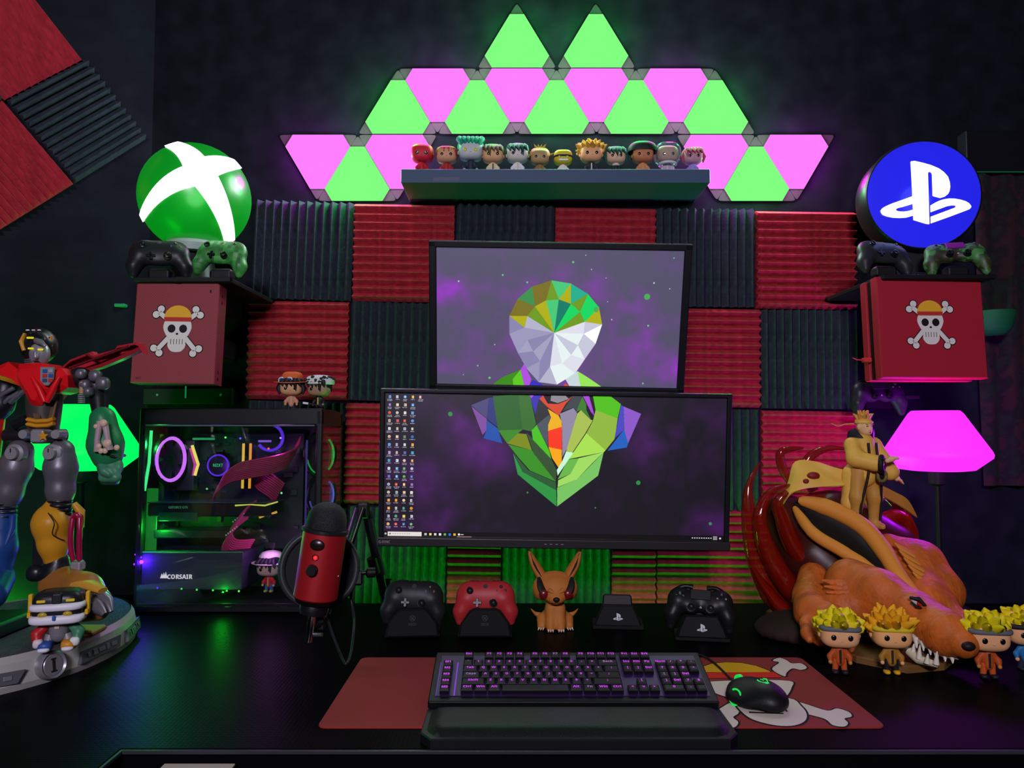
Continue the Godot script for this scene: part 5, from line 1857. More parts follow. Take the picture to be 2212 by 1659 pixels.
		for k in 4:
			part(t, "knee_ring", shp().tube(ring_points(kn + Vector3(0, 0.008 - k * 0.009, 0), 0.02, Basis(Vector3.RIGHT, PI / 2), 18), [0.0045], 6), dark)
	# the near shin: yellow armour, red pipes
	var shin := blob(0.01)
	shin.chain([q.call(118, 1098, 0.0), q.call(112, 1130, 0.01), q.call(115, 1175, 0.006), q.call(120, 1215, 0.0)], [0.022, 0.034, 0.028, 0.02])
	shin.egg(q.call(95, 1132, 0.016), Vector3(0.022, 0.034, 0.02))
	part(t, "shin_armour", shin.shape(0.005), yellow)
	part(t, "armour_seam", shp().tube(curve([q.call(104, 1108, 0.047), q.call(117, 1130, 0.053), q.call(114, 1155, 0.047), q.call(140, 1168, 0.034)], 5), [0.0012], 5), dark)
	part(t, "calf_frame", bx(Vector3(0.03, 0.1, 0.03), 0.006, q.call(92, 1182, -0.015)), dark)
	for k in 2:
		var pp := shp().tube(curve([q.call(158 + k * 14, 1116, 0.02), q.call(153 + k * 19, 1150, 0.024), q.call(153 + k * 18, 1182, 0.02), q.call(158 + k * 14, 1210, 0.016)], 5), [0.0055], 10)
		part(t, "side_pipe", pp, paint("8c1038", 0.25))
	part(t, "side_pipe", shp().tube(curve([q.call(158, 1118, 0.02), q.call(165, 1112, 0.022), q.call(172, 1118, 0.02)], 4), [0.006], 10), paint("8c1038", 0.25))
	part(t, "knee_fin", shp().tube([q.call(160, 1088, 0.0), q.call(174, 1105, 0.0), q.call(177, 1140, -0.004)], [0.006, 0.009, 0.004], 6), yellow)
	part(t, "pipe_joint", bx(Vector3(0.024, 0.022, 0.024), 0.005, q.call(168, 1222, 0.01)), pale)
	part(t, "ankle", blob(0.008).chain([q.call(125, 1212), q.call(122, 1240)], [0.022, 0.034]).shape(0.006), dark)
	part(t, "ankle_knob", shp().ball(q.call(78, 1238, 0.01), Vector3(0.018, 0.017, 0.017), 16, 0.8), dark)
	# the near boot, brown and yellow, toes towards the lamp
	var bt := blob(0.014)
	bt.chain([q.call(130, 1262, 0.0), q.call(180, 1278, 0.05), q.call(212, 1300, 0.08)], [0.04, 0.036, 0.026])
	bt.cap(q.call(180, 1320, 0.05), q.call(215, 1322, 0.09), 0.022, 0.016)
	part(t, "boot", bt.shape(0.006), paint("8c5a24", 0.4))
	part(t, "boot_cap", shp().tube([q.call(165, 1262, 0.07), q.call(195, 1264, 0.09), q.call(222, 1276, 0.1)], [0.012, 0.016, 0.01], 10, Vector2(1.2, 0.6)), paint("b88430", 0.4))
	part(t, "boot_toe", shp().tube([q.call(190, 1296, 0.1), q.call(212, 1312, 0.115), q.call(226, 1328, 0.12)], [0.016, 0.014, 0.006], 8), paint("6c6870", 0.35, 0.5))
	part(t, "boot_toe", shp().tube([q.call(214, 1286, 0.09), q.call(232, 1300, 0.1), q.call(240, 1322, 0.105)], [0.013, 0.012, 0.005], 8), paint("6c6870", 0.35, 0.5))
	part(t, "boot_sole", bx(Vector3(0.08, 0.012, 0.06), 0.005, Vector3(q.call(178, 1332, 0.04).x, 0.0075, 0.045)), paint("9a6a28", 0.45))
	# the far leg in blue
	var fs := blob(0.01)
	fs.chain([q.call(8, 1108), q.call(2, 1180), q.call(-6, 1240)], [0.024, 0.03, 0.026])
	part(t, "shin_armour", fs.shape(0.006), blue)
	part(t, "knee_fin", shp().tube([q.call(28, 1112, 0.01), q.call(26, 1140, 0.01), q.call(10, 1180, 0.02)], [0.008, 0.008, 0.003], 6), blue)
	part(t, "boot", blob(0.01).chain([q.call(-8, 1250), q.call(-20, 1285, 0.06)], [0.034, 0.03]).shape(0.007), blue)
	part(t, "boot_sole", bx(Vector3(0.1, 0.03, 0.14), 0.006, Vector3(q.call(-14, 1300, 0.03).x, 0.0155, 0.03)), dark)
	# arms
	var up := blob(0.008)
	up.chain([q.call(172, 815, -0.01), q.call(212, 835, -0.012), q.call(216, 890, -0.01)], [0.022, 0.022, 0.016])
	part(t, "upper_arm", up.shape(0.005), dark)
	for k in [[176, 808, 0.011], [184, 832, 0.012], [206, 812, 0.013], [222, 828, 0.014], [192, 846, 0.01]]:
		part(t, "joint_cap", shp().ball(q.call(k[0], k[1], 0.016), Vector3(k[2], k[2], 0.012), 14, 0.8), grey)
	part(t, "piston", shp().rod(q.call(178, 825, 0.022), q.call(177, 850, 0.022), 0.0055), paint("a07858", 0.35))
	for k in 5:
		part(t, "piston_ring", shp().tube(ring_points(q.call(176, 853 + k * 4, 0.022), 0.0055, Basis(Vector3.RIGHT, PI / 2), 12), [0.0016], 5), pale)
	var fa := blob(0.012)
	fa.chain([q.call(222, 905), q.call(228, 960), q.call(232, 985)], [0.026, 0.034, 0.03])
	part(t, "forearm", fa.shape(0.0055), green)
	for s in [[[216, 910], [210, 950], [212, 975]], [[226, 912], [232, 945], [236, 972]]]:
		part(t, "forearm_rod", shp().tube([q.call(s[0][0], s[0][1], 0.036), q.call(s[1][0], s[1][1], 0.04), q.call(s[2][0], s[2][1], 0.038)], [0.0068, 0.0056, 0.0085], 8), paint("9a8488", 0.4))
	for p in [[223, 914, 0.008], [231, 958, 0.009], [213, 964, 0.006], [218, 974, 0.006], [227, 974, 0.006], [252, 967, 0.006], [207, 921, 0.005]]:
		part(t, "rivet", shp().ball(q.call(p[0], p[1], 0.043), Vector3(p[2], p[2], p[2] * 0.6), 12), paint("c0a08c", 0.35))
	part(t, "wrist_plate", bx(Vector3(0.05, 0.006, 0.05), 0.002, q.call(235, 985, 0.0)), dark)
	var fist := blob(0.006)
	fist.egg(q.call(238, 1008, 0.0), Vector3(0.026, 0.024, 0.022))
	for k in 4:
		fist.chain([q.call(222 + k * 10, 1015, 0.012), q.call(222 + k * 10, 1032, 0.016), q.call(224 + k * 9, 1040, 0.004)], [0.008, 0.0075, 0.007])
	fist.chain([q.call(218, 1000, 0.016), q.call(226, 1018, 0.026), q.call(236, 1024, 0.026)], [0.008, 0.008, 0.007])
	part(t, "fist", fist.shape(0.0035), paint("3c7458", 0.4))
	var la := blob(0.01)
	la.chain([q.call(14, 838, -0.01), q.call(2, 875), q.call(-22, 905)], [0.024, 0.024, 0.022])
	part(t, "upper_arm", la.shape(0.006), dark)
	part(t, "forearm", blob(0.01).chain([q.call(-22, 905), q.call(-40, 985, 0.02)], [0.028, 0.034]).shape(0.007), red)
	part(t, "fist", shp().ball(q.call(-44, 1015, 0.024), Vector3(0.03, 0.028, 0.028), 14, 0.8), dark)
	for k in [[20, 860], [8, 850], [36, 856], [46, 848]]:
		part(t, "cable_bundle", shp().tube([q.call(k[0] + 22, k[1] - 12, 0.012), q.call(k[0], k[1], 0.016), q.call(k[0] - 14, k[1] + 14, 0.014)], [0.005], 7), grey)
	part(t, "waist_arm", shp().rod(q.call(60, 905, 0.02), q.call(30, 918, 0.016), 0.01), dark)
	# neck and head
	part(t, "neck", shp().lathe([Vector2(0.02, -0.02), Vector2(0.018, 0.02)], 20), dark, q.call(82, 785))
	for k in 3:
		part(t, "neck_ring", shp().tube(ring_points(q.call(78, 790 - k * 4, 0.008), 0.02, Basis(Vector3.RIGHT, PI / 2 - 0.2), 18), [0.002], 5), grey)
	var hc: Vector3 = q.call(84, 752)
	var helm := blob(0.008)
	helm.egg(hc + Vector3(-0.006, 0.006, -0.01), Vector3(0.036, 0.038, 0.036))
	helm.cap(hc + Vector3(0.006, 0.018, 0.014), hc + Vector3(0.024, 0.013, 0.03), 0.015, 0.009)
	var hd := part(t, "helmet", helm.shape(0.0045), dark)
	var face := blob(0.005)
	face.egg(hc + Vector3(0.012, -0.014, 0.016), Vector3(0.02, 0.026, 0.018))
	face.cap(hc + Vector3(0.016, -0.012, 0.036), hc + Vector3(0.017, -0.022, 0.037), 0.004, 0.005)
	var fc := part(t, "face_plate", face.shape(0.003), paint("8c8890", 0.35, 0.4))
	part(fc, "mouth_line", bx(Vector3(0.012, 0.0015, 0.002), 0.0, hc + Vector3(0.016, -0.03, 0.0345)), dark)
	for k in [[0.004, -0.004, 0.034], [0.023, -0.006, 0.032]]:
		part(fc, "eye", bx(Vector3(0.011, 0.0035, 0.004), 0.001, hc + Vector3(k[0], k[1], k[2])), glow("e8d818", 0.9))
	part(hd, "visor_light", bx(Vector3(0.014, 0.004, 0.004), 0.001, hc + Vector3(0.002, 0.018, 0.0335)), glow("e8d818", 0.8))
	part(hd, "helmet_peak", shp().tube([hc + Vector3(0.016, 0.012, 0.036), hc + Vector3(0.03, 0.008, 0.042), hc + Vector3(0.038, 0.0, 0.04)], [0.006, 0.006, 0.003], 8), paint("7c7a80", 0.35, 0.4))
	part(hd, "helmet_fin", shp().tube([q.call(54, 758, 0.02), q.call(48, 738, 0.02), q.call(54, 720, 0.02)], [0.008, 0.0095, 0.005], 4, Vector2(1.2, 0.8)), yellow)
	part(hd, "helmet_fin", shp().tube([q.call(110, 748, 0.0), q.call(109, 736, 0.0), q.call(112, 726, 0.0)], [0.005, 0.005, 0.003], 4, Vector2(1.2, 0.7)), yellow)
	for k in 3:
		part(hd, "helmet_stud", shp().ball(hc + Vector3(-0.016 + k * 0.012, 0.036, 0.014), Vector3(0.004, 0.002, 0.004), 8), paint("c8c8cc", 0.3))

	# the little robot figure standing on the base
	var mp := Vector3(at(127, 1378, 0.89).x, DESK + 0.0625, 0.89)
	var mini_ := thing("vinyl_figure", "small big-headed robot figure with white, black and yellow helmet on the statue base", "figurine", mp, Vector3(0, 0.3, 0))
	var sc := 0.108
	mini_.scale = Vector3.ONE * sc
	var white := paint("d0ccd4", 0.4)
	var head := part(mini_, "head", shp().ball(Vector3(0, 0.72, 0), Vector3(0.4, 0.3, 0.3), 24, 0.5), paint("1a1a1e", 0.35))
	part(head, "face_guard", shp().ball(Vector3(0, 0.55, 0.05), Vector3(0.43, 0.09, 0.31), 24, 0.5), white)
	part(head, "brow_guard", shp().ball(Vector3(0, 0.76, 0.06), Vector3(0.43, 0.075, 0.3), 24, 0.5), white)
	part(head, "crest", bx(Vector3(0.16, 0.2, 0.12), 0.03, Vector3(0.02, 0.9, 0.26)), paint("202226", 0.35))
	part(head, "nose_guard", bx(Vector3(0.05, 0.08, 0.04), 0.01, Vector3(0, 0.6, 0.37)), paint("2850a0", 0.4))
	for k in [-1, 1]:
		part(head, "ear_fin", bx(Vector3(0.07, 0.36, 0.09), 0.015, Vector3(0.44 * k, 0.78, 0.02)), paint("c89818", 0.4))
		part(head, "ear_foot", bx(Vector3(0.06, 0.1, 0.16), 0.015, Vector3(0.44 * k, 0.62, 0.05)), paint("c89818", 0.4))
		part(head, "eye", shp().ball(Vector3(0.19 * k, 0.645, 0.3), Vector3(0.075, 0.05, 0.03), 14), paint("a08c28", 0.3))
		part(head, "forehead_light", bx(Vector3(0.14, 0.05, 0.03), 0.01, Vector3(0.22 * k, 0.87, 0.28), ), paint("d0b020", 0.35), Vector3.ZERO, Vector3.ZERO)
		var arm := blob(0.03)
		arm.chain([Vector3(0.2 * k, 0.4, 0), Vector3(0.32 * k, 0.28, 0.05), Vector3(0.3 * k, 0.17, 0.1)], [0.08, 0.09, 0.08])
		part(mini_, "arm", arm.shape(0.025), paint("a81c24" if k < 0 else "3c7458", 0.4))
		part(mini_, "fist", shp().ball(Vector3(0.28 * k, 0.14, 0.14), Vector3(0.08, 0.08, 0.08), 12, 0.7), paint("c8b8bc" if k < 0 else "c8ccc8", 0.4))
		part(mini_, "leg", shp().rod(Vector3(0.12 * k, 0.25, 0), Vector3(0.17 * k, 0.08, 0.02), 0.09, 0.08), pale)
		part(mini_, "foot", shp().ball(Vector3(0.18 * k, 0.085, 0.07), Vector3(0.12, 0.09, 0.17), 16, 0.6), paint("28488c" if k < 0 else "b87c24", 0.4))
		part(mini_, "toe_cap", shp().ball(Vector3(0.18 * k, 0.04, 0.16), Vector3(0.1, 0.045, 0.11), 12, 0.7), white)
	part(mini_, "body", blob(0.04).chain([Vector3(0, 0.26, 0), Vector3(0, 0.44, 0)], [0.15, 0.16]).shape(0.03), paint("6a686e", 0.4))
	part(mini_, "chest_badge", bx(Vector3(0.09, 0.08, 0.04), 0.02, Vector3(0, 0.4, 0.15)), paint("b8a090", 0.4))


# ---------------------------------------------------------------- the fox statue with amber tails and the standing person on its back

func build_fox_statue():
	var o := Vector3(at(1850, 1330, 0.6).x, DESK, 0.62)
	var base := thing("statue_base", "dull brown irregular base under the orange fox statue", "statue base", o)
	var rim := PackedVector2Array()
	for p in [[1655, 1330], [1760, 1388], [1850, 1432], [1960, 1455], [2040, 1448], [2075, 1420], [2045, 1385], [1975, 1350], [1880, 1325], [1700, 1310]]:
		var v := on_desk(p[0], p[1]) - o
		rim.append(Vector2(v.x, v.z))
	var bs := shp()
	bs.xf = Transform3D(Basis(Vector3(1, 0, 0), Vector3(0, 0, 1), Vector3(0, 1, 0)), Vector3.ZERO)
	bs.slab(rim, 0.0, 0.014, 0.003)
	part(base, "slab", bs, paint("6a4a22", 0.7))
	part(base, "rock", blob(0.02).egg(Vector3(-0.05, 0.01, -0.05), Vector3(0.17, 0.05, 0.12)).egg(Vector3(0.1, 0.01, 0.06), Vector3(0.11, 0.03, 0.07)).cut(Vector3(0, -0.098, 0), Vector3(0.8, 0.1, 0.8)).shape(0.012), paint("2c1c18", 0.8))

	var t := thing("fox_statue", "large crouching orange fox statue with long black-lined ears and clear amber tails", "statue", o + Vector3(0, 0.014, 0))
	var inv := t.transform.affine_inverse()
	var q := func(px: float, py: float, z: float): return inv * at(px, py, z)
	var fur := mat("fox_fur", Color("d86a18"), 0.6)
	fur.normal_enabled = true
	fur.normal_texture = noise_texture(0.02, 256, true, 0, 1, 8.0)
	fur.normal_scale = 0.9
	fur.uv1_triplanar = true
	fur.uv1_scale = Vector3(5, 2.5, 9)
	fur.albedo_texture = noise_texture(0.012, 256, false, 0.72, 1.0)
	var light_fur := paint("d08430", 0.6)
	var black := paint("15110f", 0.55)
	var maroon := paint("3a120c", 0.35)
	# body behind: dark maroon mass
	var mass := blob(0.03)
	mass.chain([q.call(1700, 1120, 0.42), q.call(1760, 1200, 0.48), q.call(1850, 1280, 0.55)], [0.06, 0.08, 0.065])
	mass.chain([q.call(1720, 1250, 0.45), q.call(1800, 1305, 0.55)], [0.05, 0.04])
	mass.chain([q.call(1800, 1110, 0.42), q.call(1920, 1190, 0.45)], [0.06, 0.07])
	part(t, "body", mass.shape(0.01), maroon)
	# head with its long snout
	var head := blob(0.03)
	head.chain([q.call(1840, 1270, 0.62), q.call(1905, 1300, 0.66), q.call(1975, 1335, 0.74), q.call(2040, 1370, 0.82), q.call(2082, 1392, 0.87)], [0.055, 0.058, 0.046, 0.036, 0.026])
	head.chain([q.call(1835, 1250, 0.63), q.call(1900, 1275, 0.69), q.call(1960, 1305, 0.745)], [0.04, 0.034, 0.02])
	head.chain([q.call(1985, 1325, 0.76), q.call(2045, 1350, 0.83)], [0.03, 0.022])
	head.egg(q.call(1830, 1310, 0.64), Vector3(0.06, 0.045, 0.05))
	part(t, "head", head.shape(0.0065), fur)
	# big ear lobe on the lamp's side
	var lobe := blob(0.03)
	lobe.chain([q.call(1920, 1185, 0.52), q.call(1985, 1220, 0.56), q.call(2030, 1280, 0.61), q.call(2040, 1318, 0.66)], [0.035, 0.05, 0.045, 0.025])
	lobe.chain([q.call(1960, 1215, 0.57), q.call(2000, 1290, 0.65), q.call(2020, 1320, 0.7)], [0.035, 0.035, 0.02])
	lobe.chain([q.call(2045, 1320, 0.68), q.call(2085, 1352, 0.72), q.call(2110, 1375, 0.76)], [0.022, 0.02, 0.018])
	part(t, "ear_lobe", lobe.shape(0.0065), fur)
	# the near ear: two orange ridges round a black channel
	var chan := []
	var r1 := curve([q.call(1725, 1080, 0.5), q.call(1790, 1098, 0.53), q.call(1860, 1135, 0.57), q.call(1905, 1185, 0.61), q.call(1940, 1240, 0.66), q.call(1990, 1300, 0.71), q.call(2010, 1322, 0.745)], 6)
	var r2 := curve([q.call(1716, 1096, 0.5), q.call(1755, 1150, 0.56), q.call(1815, 1188, 0.6), q.call(1870, 1222, 0.63), q.call(1925, 1270, 0.69), q.call(1965, 1308, 0.725), q.call(1995, 1328, 0.755)], 6)
	for i in r1.size():
		var row := []
		for k in 7:
			var u := k / 6.0
			row.append(r1[i].lerp(r2[i], u) + Vector3(0, 0, -0.016 * sin(PI * u)))
		chan.append(row)
	part(t, "ear_channel", shp().sheet(chan, 0.006), black)
	part(t, "ear_ridge", shp().tube(r1, [0.006, 0.012, 0.014, 0.016, 0.018, 0.02, 0.02, 0.02, 0.02, 0.02, 0.02, 0.02, 0.02, 0.02, 0.02, 0.02, 0.02, 0.02, 0.02, 0.02, 0.019, 0.018, 0.018, 0.017, 0.016, 0.015, 0.014, 0.013, 0.013, 0.012, 0.011, 0.01, 0.009, 0.008, 0.007, 0.006, 0.005], 12), light_fur)
	part(t, "ear_ridge", shp().tube(r2, [0.005, 0.008, 0.01, 0.012, 0.013, 0.013, 0.014, 0.014, 0.014, 0.014, 0.014, 0.014, 0.014, 0.014, 0.013, 0.013, 0.013, 0.013, 0.012, 0.012, 0.012, 0.012, 0.011, 0.011, 0.01, 0.01, 0.01, 0.009, 0.009, 0.008, 0.008, 0.007, 0.006, 0.006, 0.005, 0.005, 0.004], 12), light_fur)
	# cheek fur tufts
	for k in 9:
		var p: Vector3 = q.call(1815 + k * 9, 1262 + k * 9, 0.665 + k * 0.004)
		part(t, "fur_tuft", shp().tube([p + Vector3(0.03, 0.004, -0.004), p, p + Vector3(-0.035 - 0.004 * (k % 3), 0.006 - k * 0.004, -0.012)], [0.014, 0.011, 0.002], 8), fur)
	for k in 5:
		var p: Vector3 = q.call(1962 + k * 10, 1200 + k * 16, 0.6 + k * 0.012)
		part(t, "fur_tuft", shp().tube([p + Vector3(-0.03, 0.028, 0.0), p + Vector3(0, 0, 0.008), p + Vector3(0.026, -0.034, 0.004)], [0.002, 0.012, 0.004], 8), light_fur)
	# eye, brow line, nose
	var eye := part(t, "eye", shp().ball(q.call(1982, 1300, 0.79), Vector3(0.015, 0.009, 0.008), 16, 1.0, Basis(Vector3.BACK, -0.6)), paint("c8bcb0", 0.2))
	part(eye, "iris", shp().ball(q.call(1988, 1303, 0.798), Vector3(0.007, 0.007, 0.004), 12), paint("a81c10", 0.2))
	part(eye, "eyelid", shp().tube([q.call(1965, 1291, 0.79), q.call(1984, 1294, 0.8), q.call(2004, 1314, 0.8)], [0.003, 0.005, 0.003], 7), black)
	part(eye, "eyelid", shp().tube([q.call(1968, 1300, 0.792), q.call(1980, 1311, 0.8), q.call(2000, 1318, 0.8)], [0.002, 0.003, 0.002], 7), black)
	part(t, "snout_line", shp().tube(curve([q.call(2008, 1318, 0.8), q.call(2030, 1338, 0.835), q.call(2050, 1362, 0.862)], 5), [0.0022, 0.0022, 0.002, 0.0015], 6), black)
	part(t, "snout_line", shp().tube(curve([q.call(2052, 1342, 0.815), q.call(2066, 1358, 0.83), q.call(2088, 1372, 0.85)], 4), [0.0022, 0.002], 6), black)
	part(t, "nose", shp().ball(q.call(2092, 1396, 0.892), Vector3(0.013, 0.009, 0.01), 14), black)
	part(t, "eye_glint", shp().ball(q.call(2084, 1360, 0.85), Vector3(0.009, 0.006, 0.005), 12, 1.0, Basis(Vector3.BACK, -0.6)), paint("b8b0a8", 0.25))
	# mouth
	var jaw := blob(0.012)
	jaw.chain([q.call(1925, 1385, 0.74), q.call(1965, 1415, 0.8), q.call(2015, 1434, 0.85)], [0.024, 0.017, 0.011])
	part(t, "lower_jaw", jaw.shape(0.005), maroon)
	part(t, "mouth_inside", shp().ball(q.call(1990, 1400, 0.76), Vector3(0.036, 0.018, 0.02), 16, 1.0, Basis(Vector3.BACK, -0.5)), paint("4c1418", 0.4))
	part(t, "gum", shp().tube([q.call(1970, 1372, 0.785), q.call(2000, 1388, 0.81), q.call(2040, 1412, 0.835), q.call(2070, 1420, 0.855)], [0.011, 0.01, 0.008, 0.005], 8), paint("b8a08c", 0.4))
	part(t, "gum", shp().tube([q.call(1965, 1408, 0.815), q.call(1985, 1425, 0.84), q.call(2025, 1436, 0.865)], [0.009, 0.009, 0.006], 8), paint("c8bc9c", 0.4))
	for k in [[1978, 1382, 0.8, 0.018], [1993, 1390, 0.81, 0.014], [2008, 1398, 0.82, 0.015], [2022, 1406, 0.828, 0.026], [2040, 1415, 0.838, 0.012], [2056, 1421, 0.848, 0.01]]:
		var p: Vector3 = q.call(k[0], k[1], k[2])
		part(t, "tooth", shp().tube([p + Vector3(0, 0.006, 0), p + Vector3(0.001, -k[3], 0.001)], [0.0065, 0.0012], 8), paint("d8d0bc", 0.35))
	for k in [[1972, 1404, 0.825, 0.012], [1985, 1416, 0.845, 0.02], [2002, 1426, 0.86, 0.012], [2022, 1428, 0.87, 0.018]]:
		var p: Vector3 = q.call(k[0], k[1], k[2])
		part(t, "tooth", shp().tube([p - Vector3(0, 0.006, 0), p + Vector3(0.002, k[3], 0.001)], [0.006, 0.0012], 8), paint("d8d0bc", 0.35))
	# the near foreleg and its hand-like paw
	var leg := blob(0.014)
	leg.chain([q.call(1756, 1246, 0.56), q.call(1748, 1290, 0.6), q.call(1752, 1325, 0.66)], [0.033, 0.034, 0.037])
	leg.chain([q.call(1760, 1315, 0.67), q.call(1800, 1340, 0.71), q.call(1830, 1372, 0.74)], [0.032, 0.03, 0.022])
	for f in [[1740, 1345, 1745, 1368, 1748, 1380], [1760, 1350, 1768, 1375, 1772, 1388], [1790, 1350, 1797, 1380, 1800, 1394], [1820, 1360, 1830, 1390, 1835, 1402]]:
		leg.chain([q.call(f[0], f[1], 0.7), q.call(f[2], f[3], 0.74), q.call(f[4], f[5], 0.755)], [0.014, 0.0115, 0.009])
	part(t, "foreleg", leg.shape(0.0055), fur)
	part(t, "elbow_fur", shp().tube([q.call(1728, 1290, 0.58), q.call(1716, 1300, 0.58), q.call(1722, 1318, 0.58)], [0.008, 0.008, 0.002], 8), fur)
	# amber tails
	var am: Material = mats["amber_resin"]
	var tails := [
		[[[1745, 1340, 0.5, 0.03], [1672, 1290, 0.47, 0.036], [1632, 1200, 0.46, 0.032], [1618, 1110, 0.45, 0.025], [1618, 1050, 0.44, 0.012], [1640, 1000, 0.43, 0.003]]],
		[[[1760, 1320, 0.53, 0.034], [1700, 1260, 0.52, 0.034], [1655, 1180, 0.51, 0.03], [1642, 1110, 0.5, 0.022], [1668, 1062, 0.49, 0.014], [1712, 1048, 0.48, 0.004]]],
		[[[1760, 1240, 0.52, 0.03], [1715, 1180, 0.52, 0.03], [1690, 1120, 0.52, 0.022], [1680, 1085, 0.52, 0.016], [1700, 1062, 0.52, 0.008]]],
		[[[1712, 1050, 0.42, 0.012], [1690, 1010, 0.41, 0.016], [1686, 980, 0.41, 0.015], [1705, 970, 0.41, 0.01], [1735, 968, 0.41, 0.003]]],
		[[[1760, 1060, 0.4, 0.02], [1738, 1020, 0.39, 0.02], [1752, 985, 0.39, 0.016], [1790, 968, 0.39, 0.01], [1830, 970, 0.39, 0.003]]],
		[[[1720, 1090, 0.43, 0.02], [1790, 1075, 0.42, 0.026], [1850, 1090, 0.42, 0.03], [1900, 1140, 0.43, 0.03]]],
		[[[1880, 1150, 0.44, 0.03], [1935, 1120, 0.43, 0.032], [1960, 1150, 0.43, 0.03], [1968, 1190, 0.44, 0.02]]],
		[[[1900, 1060, 0.4, 0.008], [1935, 1090, 0.41, 0.02], [1958, 1130, 0.42, 0.024], [1966, 1170, 0.43, 0.014]]],
		[[[1780, 1342, 0.55, 0.02], [1700, 1320, 0.52, 0.022], [1655, 1270, 0.5, 0.016], [1625, 1225, 0.49, 0.003]]]]
	for tl in tails:
		var pts := []
		var rad := []
		for p in tl[0]:
			pts.append(q.call(p[0], p[1], p[2]))
		var line := curve(pts, 6)
		for i in line.size():
			var u: float = float(i) / (line.size() - 1) * (tl[0].size() - 1)
			var k := mini(int(u), tl[0].size() - 2)
			rad.append(lerpf(tl[0][k][3], tl[0][k + 1][3], u - k))
		part(t, "amber_tail", shp().tube(line, rad, 14, Vector2(1.0, 0.75)), am)

	# the person standing on the fox's back
	var fz := 0.5
	var fo := at(1868, 1142, fz)
	var p := thing("person_figurine", "small standing person figurine in a long yellow coat on the fox statue", "figurine", fo, Vector3(0, 0.35, 0))
	var skin := paint("d8ac78", 0.5)
	var coat := paint("d8a848", 0.5)
	var body := blob(0.012)   # 0.28 m tall: feet at 0, head top at 0.25
	for k in [-1, 1]:
		body.chain([Vector3(0.018 * k, 0.135, 0), Vector3(0.027 * k, 0.075, 0.006), Vector3(0.028 * k, 0.012, 0.0)], [0.021, 0.0165, 0.011])
		body.cap(Vector3(0.028 * k, 0.008, 0.0), Vector3(0.032 * k, 0.006, 0.022), 0.01, 0.008)
	body.chain([Vector3(0, 0.135, 0), Vector3(0, 0.165, 0.0), Vector3(0, 0.2, -0.002)], [0.028, 0.026, 0.027])
	body.cap(Vector3(0, 0.205, -0.002), Vector3(0.001, 0.226, 0.002), 0.011, 0.01)
	part(p, "body", body.shape(0.0045), paint("b88438", 0.5))
	var jacket := blob(0.01)
	jacket.chain([Vector3(0, 0.13, -0.002), Vector3(0, 0.165, -0.002), Vector3(0, 0.2, -0.004)], [0.033, 0.03, 0.03])
	jacket.chain([Vector3(-0.034, 0.2, 0), Vector3(-0.04, 0.168, 0.016), Vector3(-0.01, 0.158, 0.046)], [0.018, 0.018, 0.02])
	jacket.chain([Vector3(0.034, 0.2, 0), Vector3(0.046, 0.165, 0.012), Vector3(0.062, 0.135, 0.02)], [0.018, 0.018, 0.021])
	for k in [-1, 1]:
		jacket.chain([Vector3(0.026 * k, 0.13, -0.014), Vector3(0.036 * k, 0.06, -0.014), Vector3(0.04 * k, 0.025, -0.012)], [0.02, 0.014, 0.008])
	part(p, "coat", jacket.shape(0.0045), coat)
	for k in [-1, 1]:
		part(p, "coat_border", shp().tube(curve([Vector3(0.012 * k, 0.205, 0.03), Vector3(0.013 * k, 0.165, 0.033), Vector3(0.02 * k, 0.125, 0.034), Vector3(0.03 * k, 0.06, 0.022), Vector3(0.03 * k, 0.02, 0.018)], 5), [0.003], 6), paint("221814", 0.5))
		var col := shp()
		col.tube([Vector3(0.012 * k, 0.206, 0.018), Vector3(0.032 * k, 0.226, 0.0), Vector3(0.022 * k, 0.222, -0.022)], [0.005, 0.016, 0.012], 8, Vector2(0.25, 1.0))
		part(p, "collar", col, paint("241c26", 0.5))
	part(p, "cuff", shp().tube(ring_points(Vector3(0.0, 0.156, 0.056), 0.016, Basis(Vector3.UP, 0.6), 16), [0.007], 8), paint("18141c", 0.6))
	var buckle := part(p, "waist_ring", shp().tube(ring_points(Vector3(0.012, 0.128, 0.044), 0.0125, Basis(), 20), [0.004], 8), paint("6c6034", 0.4))
	part(buckle, "ring_hub", shp().ball(Vector3(0.012, 0.128, 0.044), Vector3(0.008, 0.008, 0.003), 12), paint("201a18", 0.4))
	part(buckle, "ring_drop", shp().rod(Vector3(0.012, 0.114, 0.044), Vector3(0.012, 0.106, 0.044), 0.003), paint("201a18", 0.4))
	var hands := [[Vector3(0.018, 0.166, 0.062), Vector3(0.8, 0.35, 0.35)], [Vector3(0.07, 0.122, 0.026), Vector3(0.8, -0.45, 0.3)]]
	for hnd in hands:
		var hb := blob(0.003)
		var dir: Vector3 = hnd[1].normalized()
		var side := dir.cross(Vector3.UP).normalized()
		var c: Vector3 = hnd[0]
		hb.cap(c - dir * 0.006, c + dir * 0.006, 0.0055, 0.0068)
		for k in 4:
			var f0 := c + dir * 0.009 + side * (k - 1.5) * 0.0038
			var ln: float = [0.011, 0.014, 0.013, 0.009][k]
			hb.chain([f0, f0 + dir * ln * 0.55 + Vector3(0, -0.001, 0), f0 + dir * ln + Vector3(0, -0.005, 0)], [0.0022, 0.002, 0.0017])
		hb.chain([c - side * 0.005, c - side * 0.011 + dir * 0.006, c - side * 0.009 + dir * 0.012], [0.0026, 0.0023, 0.0018])
		part(p, "hand", hb.shape(0.0014), skin)
	var hd := blob(0.006)
	var hc := Vector3(0.002, 0.243, 0.004)
	hd.egg(hc, Vector3(0.017, 0.021, 0.019))
	hd.egg(hc + Vector3(0, -0.012, 0.006), Vector3(0.012, 0.01, 0.012))
